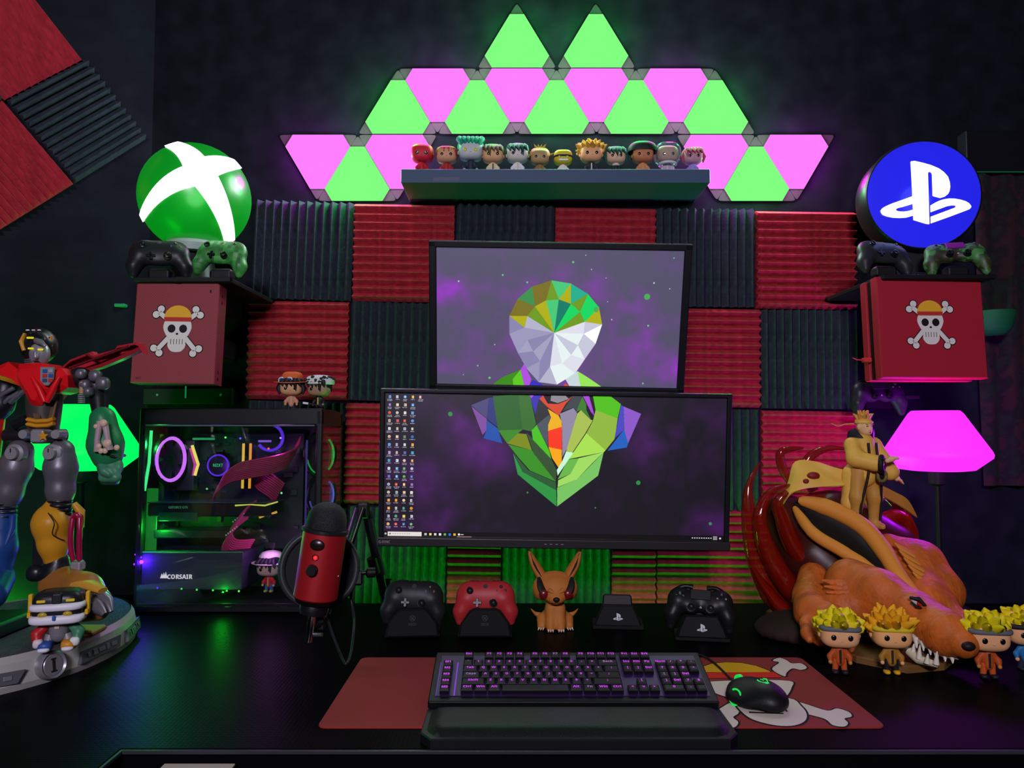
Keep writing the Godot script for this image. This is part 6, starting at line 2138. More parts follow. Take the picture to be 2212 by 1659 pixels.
	hd.cap(hc + Vector3(0, 0.0, 0.018), hc + Vector3(0, -0.006, 0.021), 0.002, 0.0028)
	for k in [-1, 1]:
		hd.egg(hc + Vector3(0.0175 * k, -0.002, 0), Vector3(0.003, 0.006, 0.004))
	var head2 := part(p, "head", hd.shape(0.0026), skin)
	for k in [-1, 1]:
		part(head2, "eye", bx(Vector3(0.006, 0.0016, 0.002), 0.0005, hc + Vector3(0.0075 * k, 0.001, 0.0178)), paint("2a1c18", 0.4))
		part(head2, "brow", bx(Vector3(0.008, 0.0014, 0.002), 0.0005), paint("a87828", 0.5), hc + Vector3(0.008 * k, 0.0048, 0.0178), Vector3(0, 0, 0.3 * k))
	part(head2, "mouth", bx(Vector3(0.007, 0.0012, 0.002), 0.0, hc + Vector3(0, -0.0135, 0.0178)), paint("884838", 0.5))
	part(head2, "headband", shp().ball(hc + Vector3(0, 0.0105, -0.0005), Vector3(0.0185, 0.0055, 0.0205), 20, 0.8), paint("e0b060", 0.5))
	var hair := shp()
	rng.seed = 17
	hair.ball(hc + Vector3(0, 0.01, -0.003), Vector3(0.0185, 0.017, 0.02), 16, 1.0, Basis(), -0.1, 1.0)
	for k in 18:
		var a := TAU * k / 9.0
		var e := 0.7 if k < 9 else 1.15
		var d := Vector3(cos(a) * cos(e), sin(e), sin(a) * cos(e))
		hair.tube([hc + Vector3(0, 0.01, -0.003) + d * 0.012, hc + Vector3(0, 0.012, -0.003) + d * 0.03], [0.008, 0.001], 6)
	part(head2, "hair", hair, paint("d89c48", 0.55))
	part(p, "headband_tail", shp().tube(curve([Vector3(-0.014, 0.25, -0.012), Vector3(-0.032, 0.249, -0.022), Vector3(-0.048, 0.244, -0.026), Vector3(-0.064, 0.251, -0.032)], 5), [0.0032, 0.003, 0.0034, 0.003, 0.0034, 0.002], 6, Vector2(1, 0.4)), coat)
	# coat tails blown out behind
	var pinv := p.transform.affine_inverse()
	var s := func(px: float, py: float, z: float): return pinv * at(px, py, z)
	var grid := []
	var hi := curve([s.call(1838, 1020, fz - 0.02), s.call(1800, 1010, fz - 0.02), s.call(1760, 997, fz - 0.03), s.call(1722, 998, fz - 0.03), s.call(1705, 1035, fz - 0.03), s.call(1683, 1092, fz - 0.03)], 4)
	var lo := curve([s.call(1842, 1046, fz), s.call(1805, 1050, fz + 0.005), s.call(1768, 1052, fz + 0.01), s.call(1735, 1058, fz + 0.01), s.call(1705, 1070, fz), s.call(1684, 1094, fz - 0.02)], 4)
	for i in hi.size():
		var row := []
		for k in 6:
			row.append(hi[i].lerp(lo[i], k / 5.0) + Vector3(0, 0, 0.006 * sin(k * 1.2 + i * 0.4)))
		grid.append(row)
	var tail := part(p, "coat_tail", shp().sheet(grid, 0.004), coat)
	part(tail, "tail_patch", shp().ball(s.call(1757, 1028, fz + 0.0), Vector3(0.016, 0.01, 0.008), 14, 1.0, Basis(Vector3.UP, -0.35)), paint("7c2018", 0.5))
	part(tail, "tail_patch", shp().ball(s.call(1741, 1040, fz + 0.002), Vector3(0.008, 0.007, 0.007), 12, 1.0, Basis(Vector3.UP, -0.35)), paint("7c2018", 0.5))
	var grid2 := []
	var hi2 := curve([s.call(1886, 1040, fz - 0.02), s.call(1930, 1062, fz - 0.03), s.call(1960, 1080, fz - 0.03), s.call(1980, 1116, fz - 0.03)], 4)
	var lo2 := curve([s.call(1888, 1062, fz - 0.01), s.call(1925, 1082, fz - 0.02), s.call(1955, 1100, fz - 0.02), s.call(1980, 1118, fz - 0.03)], 4)
	for i in hi2.size():
		var row := []
		for k in 4:
			row.append(hi2[i].lerp(lo2[i], k / 3.0))
		grid2.append(row)
	part(p, "coat_tail", shp().sheet(grid2, 0.004), paint("a8742c", 0.5))


# ---------------------------------------------------------------- what stands along the middle of the desk

func build_desk_row():
	var g := "controllers standing on the desk"
	for k in 2:
		var px: float = [885, 1045][k]
		var foot := on_desk(px + 2, 1382)
		var st := thing("controller_stand", "black sloped stand carrying the %s controller on the desk" % ["black", "red"][k], "stand", foot + Vector3(0, 0, -0.04), Vector3(0, [0.08, 0.0][k], 0), "controller stands on the desk")
		var sb := shp()
		sb.slab(pts2([-0.06, 0.0, 0.06, 0.0, 0.055, 0.03, 0.036, 0.056, 0.026, 0.062, -0.026, 0.062, -0.036, 0.056, -0.055, 0.03]), -0.02, 0.02, 0.004)
		part(st, "front_block", sb, paint("070708", 0.75), Vector3(0, 0, 0.012), Vector3(-0.14, 0, 0))
		part(st, "foot_plate", bx(Vector3(0.124, 0.008, 0.075), 0.002, Vector3(0, 0.004, -0.012)), paint("070708", 0.75))
		part(st, "back_prop", bx(Vector3(0.06, 0.06, 0.03), 0.004, Vector3(0, 0.034, -0.034)), paint("070708", 0.75))
		part(st, "ring_mark", logo_x(0.006), paint("44464a", 0.35), Vector3(0, 0.044, 0.0268), Vector3(-0.14, 0, 0))
		part(st, "name_mark", letters("XBOX", 0.0055, 0.0004), paint("3a3c40", 0.35), Vector3(0, 0.031, 0.0285), Vector3(-0.14, 0, 0))
		gamepad("game_controller", "%s controller propped on its stand %s" % [["black", "nearest the microphone"], ["red", "next to the fox figure"]][k], "round", paint("1c1d1f", 0.45) if k == 0 else paint("a3282c", 0.45), foot + Vector3(0, 0.078, -0.05), Vector3(-0.3, [0.1, 0.0][k], [-0.06, 0.0][k]), 0.88, g)
	# the empty stand and the second kind of stand
	for k in 2:
		var px: float = [1339, 1524][k]
		var foot := on_desk(px, [1362, 1388][k])
		var st := thing("controller_stand", "black stand with a white letter emblem, %s" % ["left empty on the desk", "under the black twin-stick controller"][k], "stand", foot + Vector3(0, 0, -0.035), Vector3(0, [-0.1, -0.16][k], 0), "controller stands on the desk")
		var sb := shp()
		sb.slab(pts2([-0.056, 0.0, 0.056, 0.0, 0.05, 0.02, 0.036, 0.05, -0.036, 0.05, -0.05, 0.02]), -0.028, 0.02, 0.004)
		part(st, "front_block", sb, paint("070709", 0.7), Vector3(0, 0, 0.0), Vector3(-0.2, 0, 0))
		var sa := shp()
		sa.slab(pts2([-0.036, 0.0, 0.036, 0.0, 0.034, 0.022, 0.03, 0.026, -0.03, 0.026, -0.034, 0.022]), -0.02, 0.0, 0.003)
		part(st, "saddle", sa, paint("0e0f12", 0.5), Vector3(0, 0.046, -0.015), Vector3(-0.2, 0, 0))
		part(st, "foot_plate", bx(Vector3(0.12, 0.008, 0.08), 0.002, Vector3(0, 0.004, -0.01)), paint("070709", 0.7))
		for sh in logo_p(0.000042, 0.0008):
			part(st, "emblem_stroke", sh, paint("c8c8cc", 0.4), Vector3(0, 0.026, 0.0155), Vector3(-0.2, 0, 0))
		if k == 1:
			gamepad("game_controller", "black twin-stick controller propped on its stand near the fox statue", "twin", paint("141518", 0.4), foot + Vector3(0, 0.074, -0.045), Vector3(-0.38, -0.16, -0.05), 0.88, g)
	# the big-headed fox figure
	var f := on_desk(1201, 1366)
	var t := thing("fox_figure", "brown big-headed sitting fox figure with tall ears and red eyes below the monitors", "figurine", f + Vector3(0, 0, -0.03))
	t.scale = Vector3.ONE * 0.88
	var fur := paint("b06a2c", 0.6)
	var black := paint("14100e", 0.6)
	var body := blob(0.012)
	body.chain([Vector3(0, 0.06, -0.008), Vector3(0, 0.025, -0.014)], [0.026, 0.034])
	for k in [-1, 1]:
		body.chain([Vector3(0.013 * k, 0.055, 0.008), Vector3(0.013 * k, 0.02, 0.016), Vector3(0.014 * k, 0.008, 0.026)], [0.013, 0.0105, 0.0105])
		body.chain([Vector3(0.032 * k, 0.022, -0.01), Vector3(0.038 * k, 0.009, 0.006)], [0.018, 0.0105])
	part(t, "body", body.shape(0.004), fur)
	for k in [-1, 1]:
		for j in 3:
			part(t, "claw", shp().tube([Vector3(0.014 * k + (j - 1) * 0.006, 0.006, 0.034), Vector3(0.014 * k + (j - 1) * 0.0065, 0.002, 0.04)], [0.0026, 0.0008], 7), paint("d8cfc0", 0.4))
			part(t, "claw", shp().tube([Vector3(0.038 * k + (j - 1) * 0.006, 0.006, 0.013), Vector3(0.04 * k + (j - 1) * 0.0065, 0.002, 0.02)], [0.0026, 0.0008], 7), paint("d8cfc0", 0.4))
		part(t, "tail", shp().tube(curve([Vector3(0.02 * k, 0.02, -0.035), Vector3(0.05 * k, 0.03, -0.04), Vector3(0.064 * k, 0.045, -0.035)], 4), [0.012, 0.012, 0.01, 0.008, 0.006, 0.004, 0.003, 0.002, 0.001], 8), fur)
	var head := blob(0.02)
	head.egg(Vector3(0, 0.108, 0), Vector3(0.056, 0.036, 0.044))
	head.egg(Vector3(0, 0.12, -0.006), Vector3(0.046, 0.03, 0.036))
	head.egg(Vector3(0, 0.088, 0.036), Vector3(0.022, 0.015, 0.022))
	for k in [-1, 1]:
		head.egg(Vector3(0.044 * k, 0.1, -0.01), Vector3(0.012, 0.022, 0.02))
	var hd := part(t, "head", head.shape(0.0045), fur)
	for k in [-1, 1]:
		var line := curve([Vector3(0.032 * k, 0.132, -0.006), Vector3(0.056 * k, 0.172, -0.012), Vector3(0.072 * k, 0.212, -0.018)], 6)
		part(hd, "ear", shp().tube(line, [0.018, 0.02, 0.0215, 0.022, 0.0215, 0.0205, 0.019, 0.017, 0.0145, 0.011, 0.0075, 0.004, 0.001], 12, Vector2(1.0, 0.6)), fur)
		part(hd, "ear_inner", shp().tube(curve([Vector3(0.036 * k, 0.14, 0.005), Vector3(0.055 * k, 0.172, 0.0), Vector3(0.066 * k, 0.2, -0.008)], 5), [0.008, 0.009, 0.01, 0.0105, 0.01, 0.009, 0.007, 0.005, 0.003, 0.002, 0.001], 10, Vector2(1, 0.4)), black)
		part(hd, "eye_stripe", shp().tube(curve([Vector3(0.044 * k, 0.14, 0.016), Vector3(0.04 * k, 0.122, 0.032), Vector3(0.028 * k, 0.1, 0.043)], 5), [0.004, 0.005, 0.006, 0.008, 0.009, 0.0105, 0.0115, 0.012, 0.012, 0.011, 0.01], 10, Vector2(1, 0.3)), black)
		part(hd, "eye", shp().ball(Vector3(0.032 * k, 0.1, 0.0405), Vector3(0.0125, 0.012, 0.007), 16), paint("6c1018", 0.25))
		part(hd, "brow", shp().tube([Vector3(0.008 * k, 0.106, 0.0455), Vector3(0.02 * k, 0.113, 0.0455)], [0.005, 0.006], 8), fur)
	part(hd, "nose", shp().ball(Vector3(0, 0.09, 0.058), Vector3(0.009, 0.0065, 0.006), 14), black)
	part(hd, "mouth_line", shp().tube([Vector3(-0.014, 0.079, 0.05), Vector3(0, 0.082, 0.0565), Vector3(0.014, 0.079, 0.05)], [0.0008], 5), black)


func build_microphone():
	var z := 0.82
	var top := at(712, 1085, z)
	var bot := at(681, 1292, z)
	var axis := (top - bot).normalized()
	var l := top.distance_to(bot)
	var t := thing("microphone", "red studio microphone with a dark mesh dome on a boom arm", "microphone", bot)
	var side := axis.cross(Vector3.BACK).normalized()
	t.basis = Basis(side, axis, side.cross(axis)).orthonormalized()
	var r := 0.0425
	var red := mat("mic_red", Color("a0181e"), 0.42, 0.35)
	part(t, "body", shp().lathe([Vector2(0.0, 0.0), Vector2(r - 0.003, 0.0), Vector2(r, 0.003), Vector2(r, l * 0.69)], 48), red)
	part(t, "base_ring", shp().lathe([Vector2(0.0, -0.008), Vector2(r - 0.006, -0.008), Vector2(r - 0.002, 0.0)], 40), paint("0c0c0d", 0.4))
	part(t, "collar", shp().lathe([Vector2(r, l * 0.685), Vector2(r + 0.0035, l * 0.695), Vector2(r + 0.003, l * 0.725), Vector2(r - 0.002, l * 0.735)], 48), paint("1c1c1f", 0.3))
	var mesh_m := mat("mic_mesh", Color("15161a"), 0.6, 0.3)
	mesh_m.normal_enabled = true
	mesh_m.normal_texture = noise_texture(0.3, 128, true)
	mesh_m.uv1_triplanar = true
	mesh_m.uv1_scale = Vector3(16, 16, 16)
	part(t, "mesh_dome", shp().lathe([Vector2(r - 0.0025, l * 0.73), Vector2(r - 0.003, l * 0.8), Vector2(r - 0.006, l * 0.88), Vector2(r - 0.012, l * 0.935), Vector2(r - 0.021, l * 0.975), Vector2(r - 0.032, l * 0.995), Vector2(0, l)], 40), mesh_m)
	part(t, "badge", shp().lathe([Vector2(0.0, 0.003), Vector2(0.011, 0.003), Vector2(0.0135, 0.001), Vector2(0.0135, -0.004)], 28), paint("26181a", 0.25, 0.4), Vector3(-0.002, l * 0.585, r), Vector3(PI / 2, 0, 0)).scale = Vector3(1.05, 1, 0.8)
	part(t, "mute_light", shp().ball(Vector3(-0.002, l * 0.455, r), Vector3(0.004, 0.004, 0.003), 12), glow("ff2838", 1.2))
	part(t, "light_ring", shp().tube(ring_points(Vector3(-0.002, l * 0.455, r), 0.0058, Basis(), 18), [0.001], 5), paint("3c1014", 0.3))
	part(t, "volume_knob", shp().lathe([Vector2(0, 0.013), Vector2(0.009, 0.013), Vector2(0.0105, 0.011), Vector2(0.011, 0.0)], 24), paint("161618", 0.35), Vector3(-0.004, l * 0.33, r - 0.001), Vector3(PI / 2, 0, 0))
	part(t, "side_screw", shp().ball(Vector3(r - 0.002, l * 0.27, 0.012), Vector3(0.002, 0.002, 0.002), 8), paint("d0d0d0", 0.3, 0.8))
	part(t, "swivel", shp().lathe([Vector2(0, -0.03), Vector2(0.026, -0.03), Vector2(0.028, -0.01), Vector2(0.024, -0.004)], 28), paint("0f0f10", 0.4))
	part(t, "thread_post", shp().lathe([Vector2(0.0, -0.085), Vector2(0.007, -0.085), Vector2(0.0075, -0.06), Vector2(0.0085, -0.058), Vector2(0.0085, -0.03)], 20), paint("c8c8cc", 0.15, 1.0))
	# pop filter ring behind the microphone
	var c := at(690, 1228, z - 0.08)
	var pf := thing("pop_filter", "round black pop filter behind the red microphone", "pop filter", c, Vector3(-0.15, 0.2, 0))
	part(pf, "hoop", shp().tube(ring_points(Vector3.ZERO, 0.0755, Basis(), 48), [0.008], 10, Vector2(1.4, 1.0)), paint("2c2e30", 0.4))
	part(pf, "mesh_screen", shp().lathe([Vector2(0.074, -0.001), Vector2(0.074, 0.001), Vector2(0, 0.001)], 40), paint("0a0b0d", 0.7), Vector3.ZERO, Vector3(PI / 2, 0, 0))
	part(pf, "clamp_knob", shp().lathe([Vector2(0, 0.016), Vector2(0.01, 0.016), Vector2(0.011, 0.0), Vector2(0.005, -0.004), Vector2(0.004, -0.02)], 18), paint("0e0e10", 0.4), Vector3(0.098, -0.012, 0.0), Vector3(0, 0, -PI / 2))
	part(pf, "clamp", bx(Vector3(0.02, 0.03, 0.02), 0.004, Vector3(0.078, -0.022, -0.004)), paint("0e0e10", 0.4))
	# boom arm: from under the microphone up to the elbow and down to the desk
	var arm := thing("boom_arm", "black two-rod boom arm holding the red microphone beside the lower monitor", "boom arm", on_desk(838, 1300) + Vector3(0, 0, 0.0))
	var inv := arm.transform.affine_inverse()
	var q := func(px: float, py: float, zz: float): return inv * at(px, py, zz)
	var dark := paint("101113", 0.35, 0.3)
	part(arm, "clamp_base", shp().lathe([Vector2(0, 0.001), Vector2(0.025, 0.001), Vector2(0.025, 0.02), Vector2(0.014, 0.024), Vector2(0.012, 0.06)], 24), dark, Vector3(0, 0, 0.0))
	for k in 2:
		part(arm, "lower_rod", shp().rod(q.call(826 + k * 8, 1285, 0.32), q.call(786 + k * 12, 1105, 0.4), 0.006), dark)
		part(arm, "upper_rod", shp().rod(q.call(768 + k * 16, 1100, 0.42 + k * 0.01), q.call(700 + k * 8, 1330, z - 0.05), 0.0055), dark if k == 1 else paint("4a2858", 0.35, 0.3))  # violet light on the first rod is put into its colour
	part(arm, "elbow", bx(Vector3(0.03, 0.04, 0.024), 0.006, q.call(785, 1102, 0.41)), dark)
	part(arm, "spring", shp().tube(curve([q.call(800, 1120, 0.4), q.call(812, 1180, 0.37), q.call(828, 1240, 0.345)], 6), [0.008], 8), paint("1c1c1e", 0.5))
	part(arm, "joint_sleeve", shp().rod(q.call(803, 1205, 0.37), q.call(812, 1238, 0.36), 0.014), dark)
	part(arm, "yoke", shp().tube(curve([q.call(705, 1318, z - 0.05), q.call(692, 1345, z - 0.02), q.call(672, 1350, z - 0.005)], 4), [0.008], 8), dark)
	part(arm, "yoke_screw", shp().rod(q.call(678, 1371, z + 0.0), q.call(696, 1371, z + 0.004), 0.004), paint("a8a8ac", 0.25, 0.9))
	part(arm, "mount_block", bx(Vector3(0.03, 0.03, 0.03), 0.006, q.call(690, 1345, z - 0.03)), dark)
	var cable := thing("microphone_cable", "thin black cable looping from the microphone down to the red desk mat", "cable", on_desk(748, 1428))
	var ci := cable.transform.affine_inverse()
	var pts := []
	for p in [[682, 1318, z - 0.02], [705, 1336, z - 0.04], [718, 1370, z - 0.02], [733, 1408, z], [747, 1434, z + 0.03], [758, 1412, z], [764, 1370, z - 0.05], [765, 1335, z - 0.1], [758, 1290, z - 0.12], [762, 1265, z - 0.1]]:
		var v := at(p[0], p[1], p[2])
		v.y = maxf(v.y, DESK + 0.0045)
		pts.append(ci * v)
	part(cable, "cable", shp().tube(curve(pts, 6), [0.0032], 8), paint("1a1a1d", 0.35))


# ---------------------------------------------------------------- mat, keyboard, mouse

func build_keyboard_and_mouse():
	var a := on_desk(684, 1574)
	var b := on_desk(1916, 1574)
	var c := on_desk(1730, 1423)
	var w := b.x - a.x
	var d := a.z - c.z
	var m := thing("desk_mat", "wide red desk mat printed with a large skull under the keyboard and mouse", "desk mat", Vector3((a.x + b.x) / 2, DESK, (a.z + c.z) / 2))
	var s := shp()
	var flat := Basis(Vector3(1, 0, 0), Vector3(0, 0, -1), Vector3(0, 1, 0))
	s.xf = Transform3D(flat, Vector3.ZERO)
	var rim := PackedVector2Array()
	for q in [[1, 1], [-1, 1], [-1, -1], [1, -1]]:
		for k in 5:
			var ang: float = atan2(q[1], q[0]) - PI / 4 + PI / 2 * k / 4
			rim.append(Vector2(q[0] * (w / 2 - 0.015), q[1] * (d / 2 - 0.015)) + Vector2(cos(ang), sin(ang)) * 0.015)
	s.slab(rim, 0.0, 0.003, 0.0008)
	var cloth := mat("mat_cloth", Color("84201a"), 0.9)
	cloth.normal_enabled = true
	cloth.normal_texture = noise_texture(0.3, 128, true)
	cloth.normal_scale = 0.25
	cloth.uv1_triplanar = true
	cloth.uv1_scale = Vector3(12, 12, 12)
	part(m, "cloth", s, cloth)
	# the print: skull, bones and a yellow cap, mostly to the mouse's side
	var e := (on_desk(1600, 1495) - m.position)
	var origin := Vector3(e.x, 0.0031, e.z)
	var layer := func(called: String, poly: PackedVector2Array, color: String, n: int):
		var sh := shp()
		sh.xf = Transform3D(flat, origin)
		sh.slab(poly, 0.0, 0.0003)
		part(m, called, sh, paint(color, 0.85), Vector3(0, n * 0.0003, 0))
	var px := func(list: Array) -> PackedVector2Array:   # an outline read off the mat in the photograph
		var out := PackedVector2Array()
		for i in range(0, list.size(), 2):
			var v := on_desk(1250 + list[i] / 3.206, 1390 + list[i + 1] / 3.206) - m.position - Vector3(e.x, 0, e.z)
			out.append(Vector2(v.x, -v.z))
		return out
	var smooth := func(p: PackedVector2Array) -> PackedVector2Array:
		var flat_list := []
		for v in p:
			flat_list.append(v.x)
			flat_list.append(v.y)
		return curve2(flat_list, 1.0, 4)
	var fat := func(p: PackedVector2Array) -> PackedVector2Array:
		var r := Geometry2D.offset_polygon(p, 0.0035, Geometry2D.JOIN_ROUND)
		return r[0]
	var bone1: PackedVector2Array = smooth.call(px.call([1340, 190, 1390, 145, 1345, 130, 1390, 112, 1440, 128, 1475, 150, 1540, 150, 1580, 180, 1540, 195, 1480, 185, 1440, 215, 1425, 240]))
	var bone2: PackedVector2Array = smooth.call(px.call([1440, 400, 1560, 430, 1720, 480, 1790, 465, 1870, 490, 1890, 520, 1840, 535, 1865, 565, 1840, 590, 1760, 580, 1700, 535, 1540, 490, 1450, 440]))
	var bone3: PackedVector2Array = smooth.call(px.call([1090, 410, 960, 480, 960, 520, 1020, 590, 1080, 595, 1105, 560, 1070, 525, 1110, 490]))
	for bn in [bone1, bone2, bone3]:
		layer.call("bone_outline", fat.call(bn), "1a1414", 0)
		layer.call("printed_bone", bn, "cfc4b4", 1)
	var skull: PackedVector2Array = smooth.call(px.call([860, 285, 1160, 270, 1460, 275, 1475, 320, 1440, 380, 1380, 410, 1100, 400, 960, 365, 880, 320]))
	layer.call("skull_outline", fat.call(skull), "1a1414", 2)
	layer.call("printed_skull", skull, "cfc4b4", 3)
	var jaw: PackedVector2Array = smooth.call(px.call([1090, 430, 1120, 400, 1450, 395, 1540, 450, 1580, 510, 1560, 560, 1470, 588, 1340, 580, 1200, 540, 1120, 480]))
	layer.call("jaw_outline", fat.call(jaw), "1a1414", 2)
	layer.call("printed_jaw", jaw, "cfc4b4", 3)
	layer.call("tooth_line", px.call([1400, 445, 1410, 440, 1450, 490, 1438, 492]), "2a2020", 4)
	layer.call("tooth_line", px.call([1180, 490, 1420, 500, 1420, 508, 1180, 500]), "2a2020", 4)
	var cap: PackedVector2Array = px.call([825, 212, 850, 180, 920, 155, 1020, 145, 1130, 150, 1230, 170, 1320, 205, 1330, 215])
	layer.call("cap_outline", fat.call(cap), "1a1414", 2)
	layer.call("printed_cap", cap, "d0a010", 3)
	layer.call("printed_band", px.call([835, 218, 1350, 214, 1410, 250, 860, 256]), "c82a1c", 4)

	# keyboard
	var x0 := -0.139
	var x1 := 0.342
	var zk := 2.35 - 1.446
	var zs := 2.35 - 1.293
	var zr := 2.35 - 1.166
	var cx := (x0 + x1) / 2
	var kb := thing("keyboard", "black full-size keyboard with violet-lit key legends on the red mat", "keyboard", Vector3(cx, DESK + 0.003 + 0.0195, (zk + zs) / 2), Vector3(0.25, 0, 0))
	var kd := zs - zk
	var kw := x1 - x0
	part(kb, "case", bx(Vector3(kw, 0.016, kd), 0.003, Vector3(0, 0.014, 0)), paint("08090b", 0.5))
	part(kb, "backlight_plate", bx(Vector3(kw - 0.024, 0.001, kd - 0.03), 0.0, Vector3(0, 0.0225, 0.0)), glow("6a18c0", 0.06))
	var key_m := paint("08090b", 0.5)
	var lit := glow("c828e8", 1.0)
	var dim := glow("b070c8", 0.6)
	var u := 0.0186
	var rows := [
		[[0, 1], [2, 1], [3, 1], [4, 1], [5, 1], [6.5, 1], [7.5, 1], [8.5, 1], [9.5, 1], [11, 1], [12, 1], [13, 1], [14, 1], [15.3, 1], [16.3, 1], [17.3, 1]],
		[[0, 1], [1, 1], [2, 1], [3, 1], [4, 1], [5, 1], [6, 1], [7, 1], [8, 1], [9, 1], [10, 1], [11, 1], [12, 1], [13, 2], [15.3, 1], [16.3, 1], [17.3, 1], [18.6, 1], [19.6, 1], [20.6, 1], [21.6, 1]],
		[[0, 1.5], [1.5, 1], [2.5, 1], [3.5, 1], [4.5, 1], [5.5, 1], [6.5, 1], [7.5, 1], [8.5, 1], [9.5, 1], [10.5, 1], [11.5, 1], [12.5, 1], [13.5, 1.5], [15.3, 1], [16.3, 1], [17.3, 1], [18.6, 1], [19.6, 1], [20.6, 1], [21.6, 1]],
		[[0, 1.75], [1.75, 1], [2.75, 1], [3.75, 1], [4.75, 1], [5.75, 1], [6.75, 1], [7.75, 1], [8.75, 1], [9.75, 1], [10.75, 1], [11.75, 1], [12.75, 2.25], [18.6, 1], [19.6, 1], [20.6, 1]],
		[[0, 2.25], [2.25, 1], [3.25, 1], [4.25, 1], [5.25, 1], [6.25, 1], [7.25, 1], [8.25, 1], [9.25, 1], [10.25, 1], [11.25, 1], [12.25, 2.75], [16.3, 1], [18.6, 1], [19.6, 1], [20.6, 1], [21.6, 1]],
		[[0, 1.25], [1.25, 1.25], [2.5, 1.25], [3.75, 6.25], [10, 1.25], [11.25, 1.25], [12.5, 1.25], [13.75, 1.25], [15.3, 1], [16.3, 1], [17.3, 1], [18.6, 2], [20.6, 1], [21.6, 1]]]
	var caps := [" QWERTYUIOP", " ASDFGHJKL", " ZXCVBNM"]
	var left := -kw / 2 + 0.052
	var key_at := func(x: float, z: float, n: float, text: String, bright: bool):
		var id := "key_%.2f" % n
		if not cache.has(id):
			var ks := shp()
			var hw := (n * u - 0.0028) / 2
			var hd := (u - 0.0028) / 2
			ks.xf = Transform3D(Basis(Vector3(1, 0, 0), Vector3(0, 0, -1), Vector3(0, 1, 0)), Vector3.ZERO)
			ks.slab(PackedVector2Array([Vector2(-hw, -hd), Vector2(hw, -hd), Vector2(hw, hd), Vector2(-hw, hd)]), 0.0, 0.0085, 0.0022)
			cache[id] = ks.mesh()
		var k := part(kb, "key", cache[id], key_m, Vector3(x, 0.0235, z))
		if text != "":
			part(k, "legend", letters(text, 0.0058, 0.0003, true), lit if bright else dim, Vector3(0, 0.0087, -0.001), Vector3(-PI / 2, 0, 0))
	rng.seed = 5
	for r in 6:
		var z: float = -kd / 2 + 0.024 + r * 0.0192 + 0.006 * float(r > 0)
		for i in rows[r].size():
			var kx: float = left + (rows[r][i][0] + rows[r][i][1] / 2.0) * u * 0.985
			var text := ""
			if r == 0:
				text = "Esc" if i == 0 else "F%d" % i if i < 13 else ["Prt", "Scr", "Brk"][i - 13]
			elif r == 1:
				text = "`1234567890-=".substr(i, 1) if i < 13 else ["Back", "Ins", "Hm", "Pu", "Num", "/", "*", "-"][i - 13]
			elif i == 0:
				text = ["Tab", "Caps", "Shift", "Ctrl"][r - 2]
			elif r < 5 and i < caps[r - 2].length():
				text = caps[r - 2].substr(i, 1)
			elif r == 5:
				text = ["", "Win", "Alt", "", "Alt", "Fn", "Win", "Ctrl", "<", "v", ">", "0", ".", ""][i]
			else:
				text = ["[", "]", "Del", "7", "8", "9", "+", ";"][(i + r) % 8]
			key_at.call(kx, z, rows[r][i][1], text, rng.randf() > 0.12)
	for r in 5:
		key_at.call(-kw / 2 + 0.026, -kd / 2 + 0.05 + r * 0.0192, 1.0, "M%d" % (r + 1), true)
	part(kb, "side_glow", bx(Vector3(0.002, 0.001, 0.1), 0.0, Vector3(-kw / 2 + 0.0425, 0.0235, 0.012)), glow("8a20e0", 0.8))
	part(kb, "side_glow", bx(Vector3(0.0012, 0.001, 0.1), 0.0, Vector3(-kw / 2 + 0.012, 0.0235, 0.012)), glow("7018c8", 0.6))
	for fx in [-0.2, 0.2]:
		part(kb, "rear_foot", bx(Vector3(0.03, 0.036, 0.012), 0.002, Vector3(fx, -0.012, -kd / 2 + 0.012)), paint("101012", 0.5))
	omni("keyboard_light", Vector3(0, 0.06, 0.03), Color(0.7, 0.15, 1.0), 0.0008, 0.05, kb)
	# wrist rest
	var wr := thing("wrist_rest", "padded black leatherette wrist rest with cut corners in front of the keyboard", "wrist rest", Vector3(cx, DESK, (zs + zr) / 2 + 0.001))
	var wd := zr - zs
	var out := PackedVector2Array()
	var pad := PackedVector2Array()
	for p in [[-1, 1, 0, 0], [-1, -1, 0, 0.026], [-1, -1, 0.018, 0], [1, -1, -0.018, 0], [1, -1, 0, 0.026], [1, 1, 0, 0]]:
		out.append(Vector2(p[0] * kw / 2 + p[2], p[1] * (wd / 2 - 0.001) + p[3]))
		pad.append(Vector2(p[0] * (kw / 2 - 0.009) + p[2], p[1] * (wd / 2 - 0.009) + p[3]))
	var ws := shp()
	ws.xf = Transform3D(flat, Vector3.ZERO)
	ws.slab(out, 0.0, 0.014, 0.002)
	part(wr, "tray", ws, paint("101215", 0.4))
	var grid := []
	for j in 13:
		var row := []
		for i in 41:
			var x := (i / 40.0 * 2 - 1)
			var v := (j / 12.0 * 2 - 1)
			var pw := kw / 2 - 0.008 - 0.016 * clampf((v - 0.55) / 0.45, 0.0, 1.0)
			var lift := pow(maxf(0.0, 1.0 - pow(absf(v), 5.0)), 0.6) * pow(maxf(0.0, 1.0 - pow(absf(x), 26.0)), 0.6)
			row.append(Vector3(x * pw, 0.0135 + 0.0125 * lift, v * (wd / 2 - 0.009)))
		grid.append(row)
	var leather := mat("leatherette", Color("08090a"), 0.5)
	leather.metallic_specular = 0.35
	leather.normal_enabled = true
	leather.normal_texture = noise_texture(0.15, 128, true)
	leather.normal_scale = 0.3
	leather.uv1_triplanar = true
	leather.uv1_scale = Vector3(20, 20, 20)
	part(wr, "cushion", shp().sheet(grid), leather)

	# mouse
	var mo := on_desk(1640, 1528)
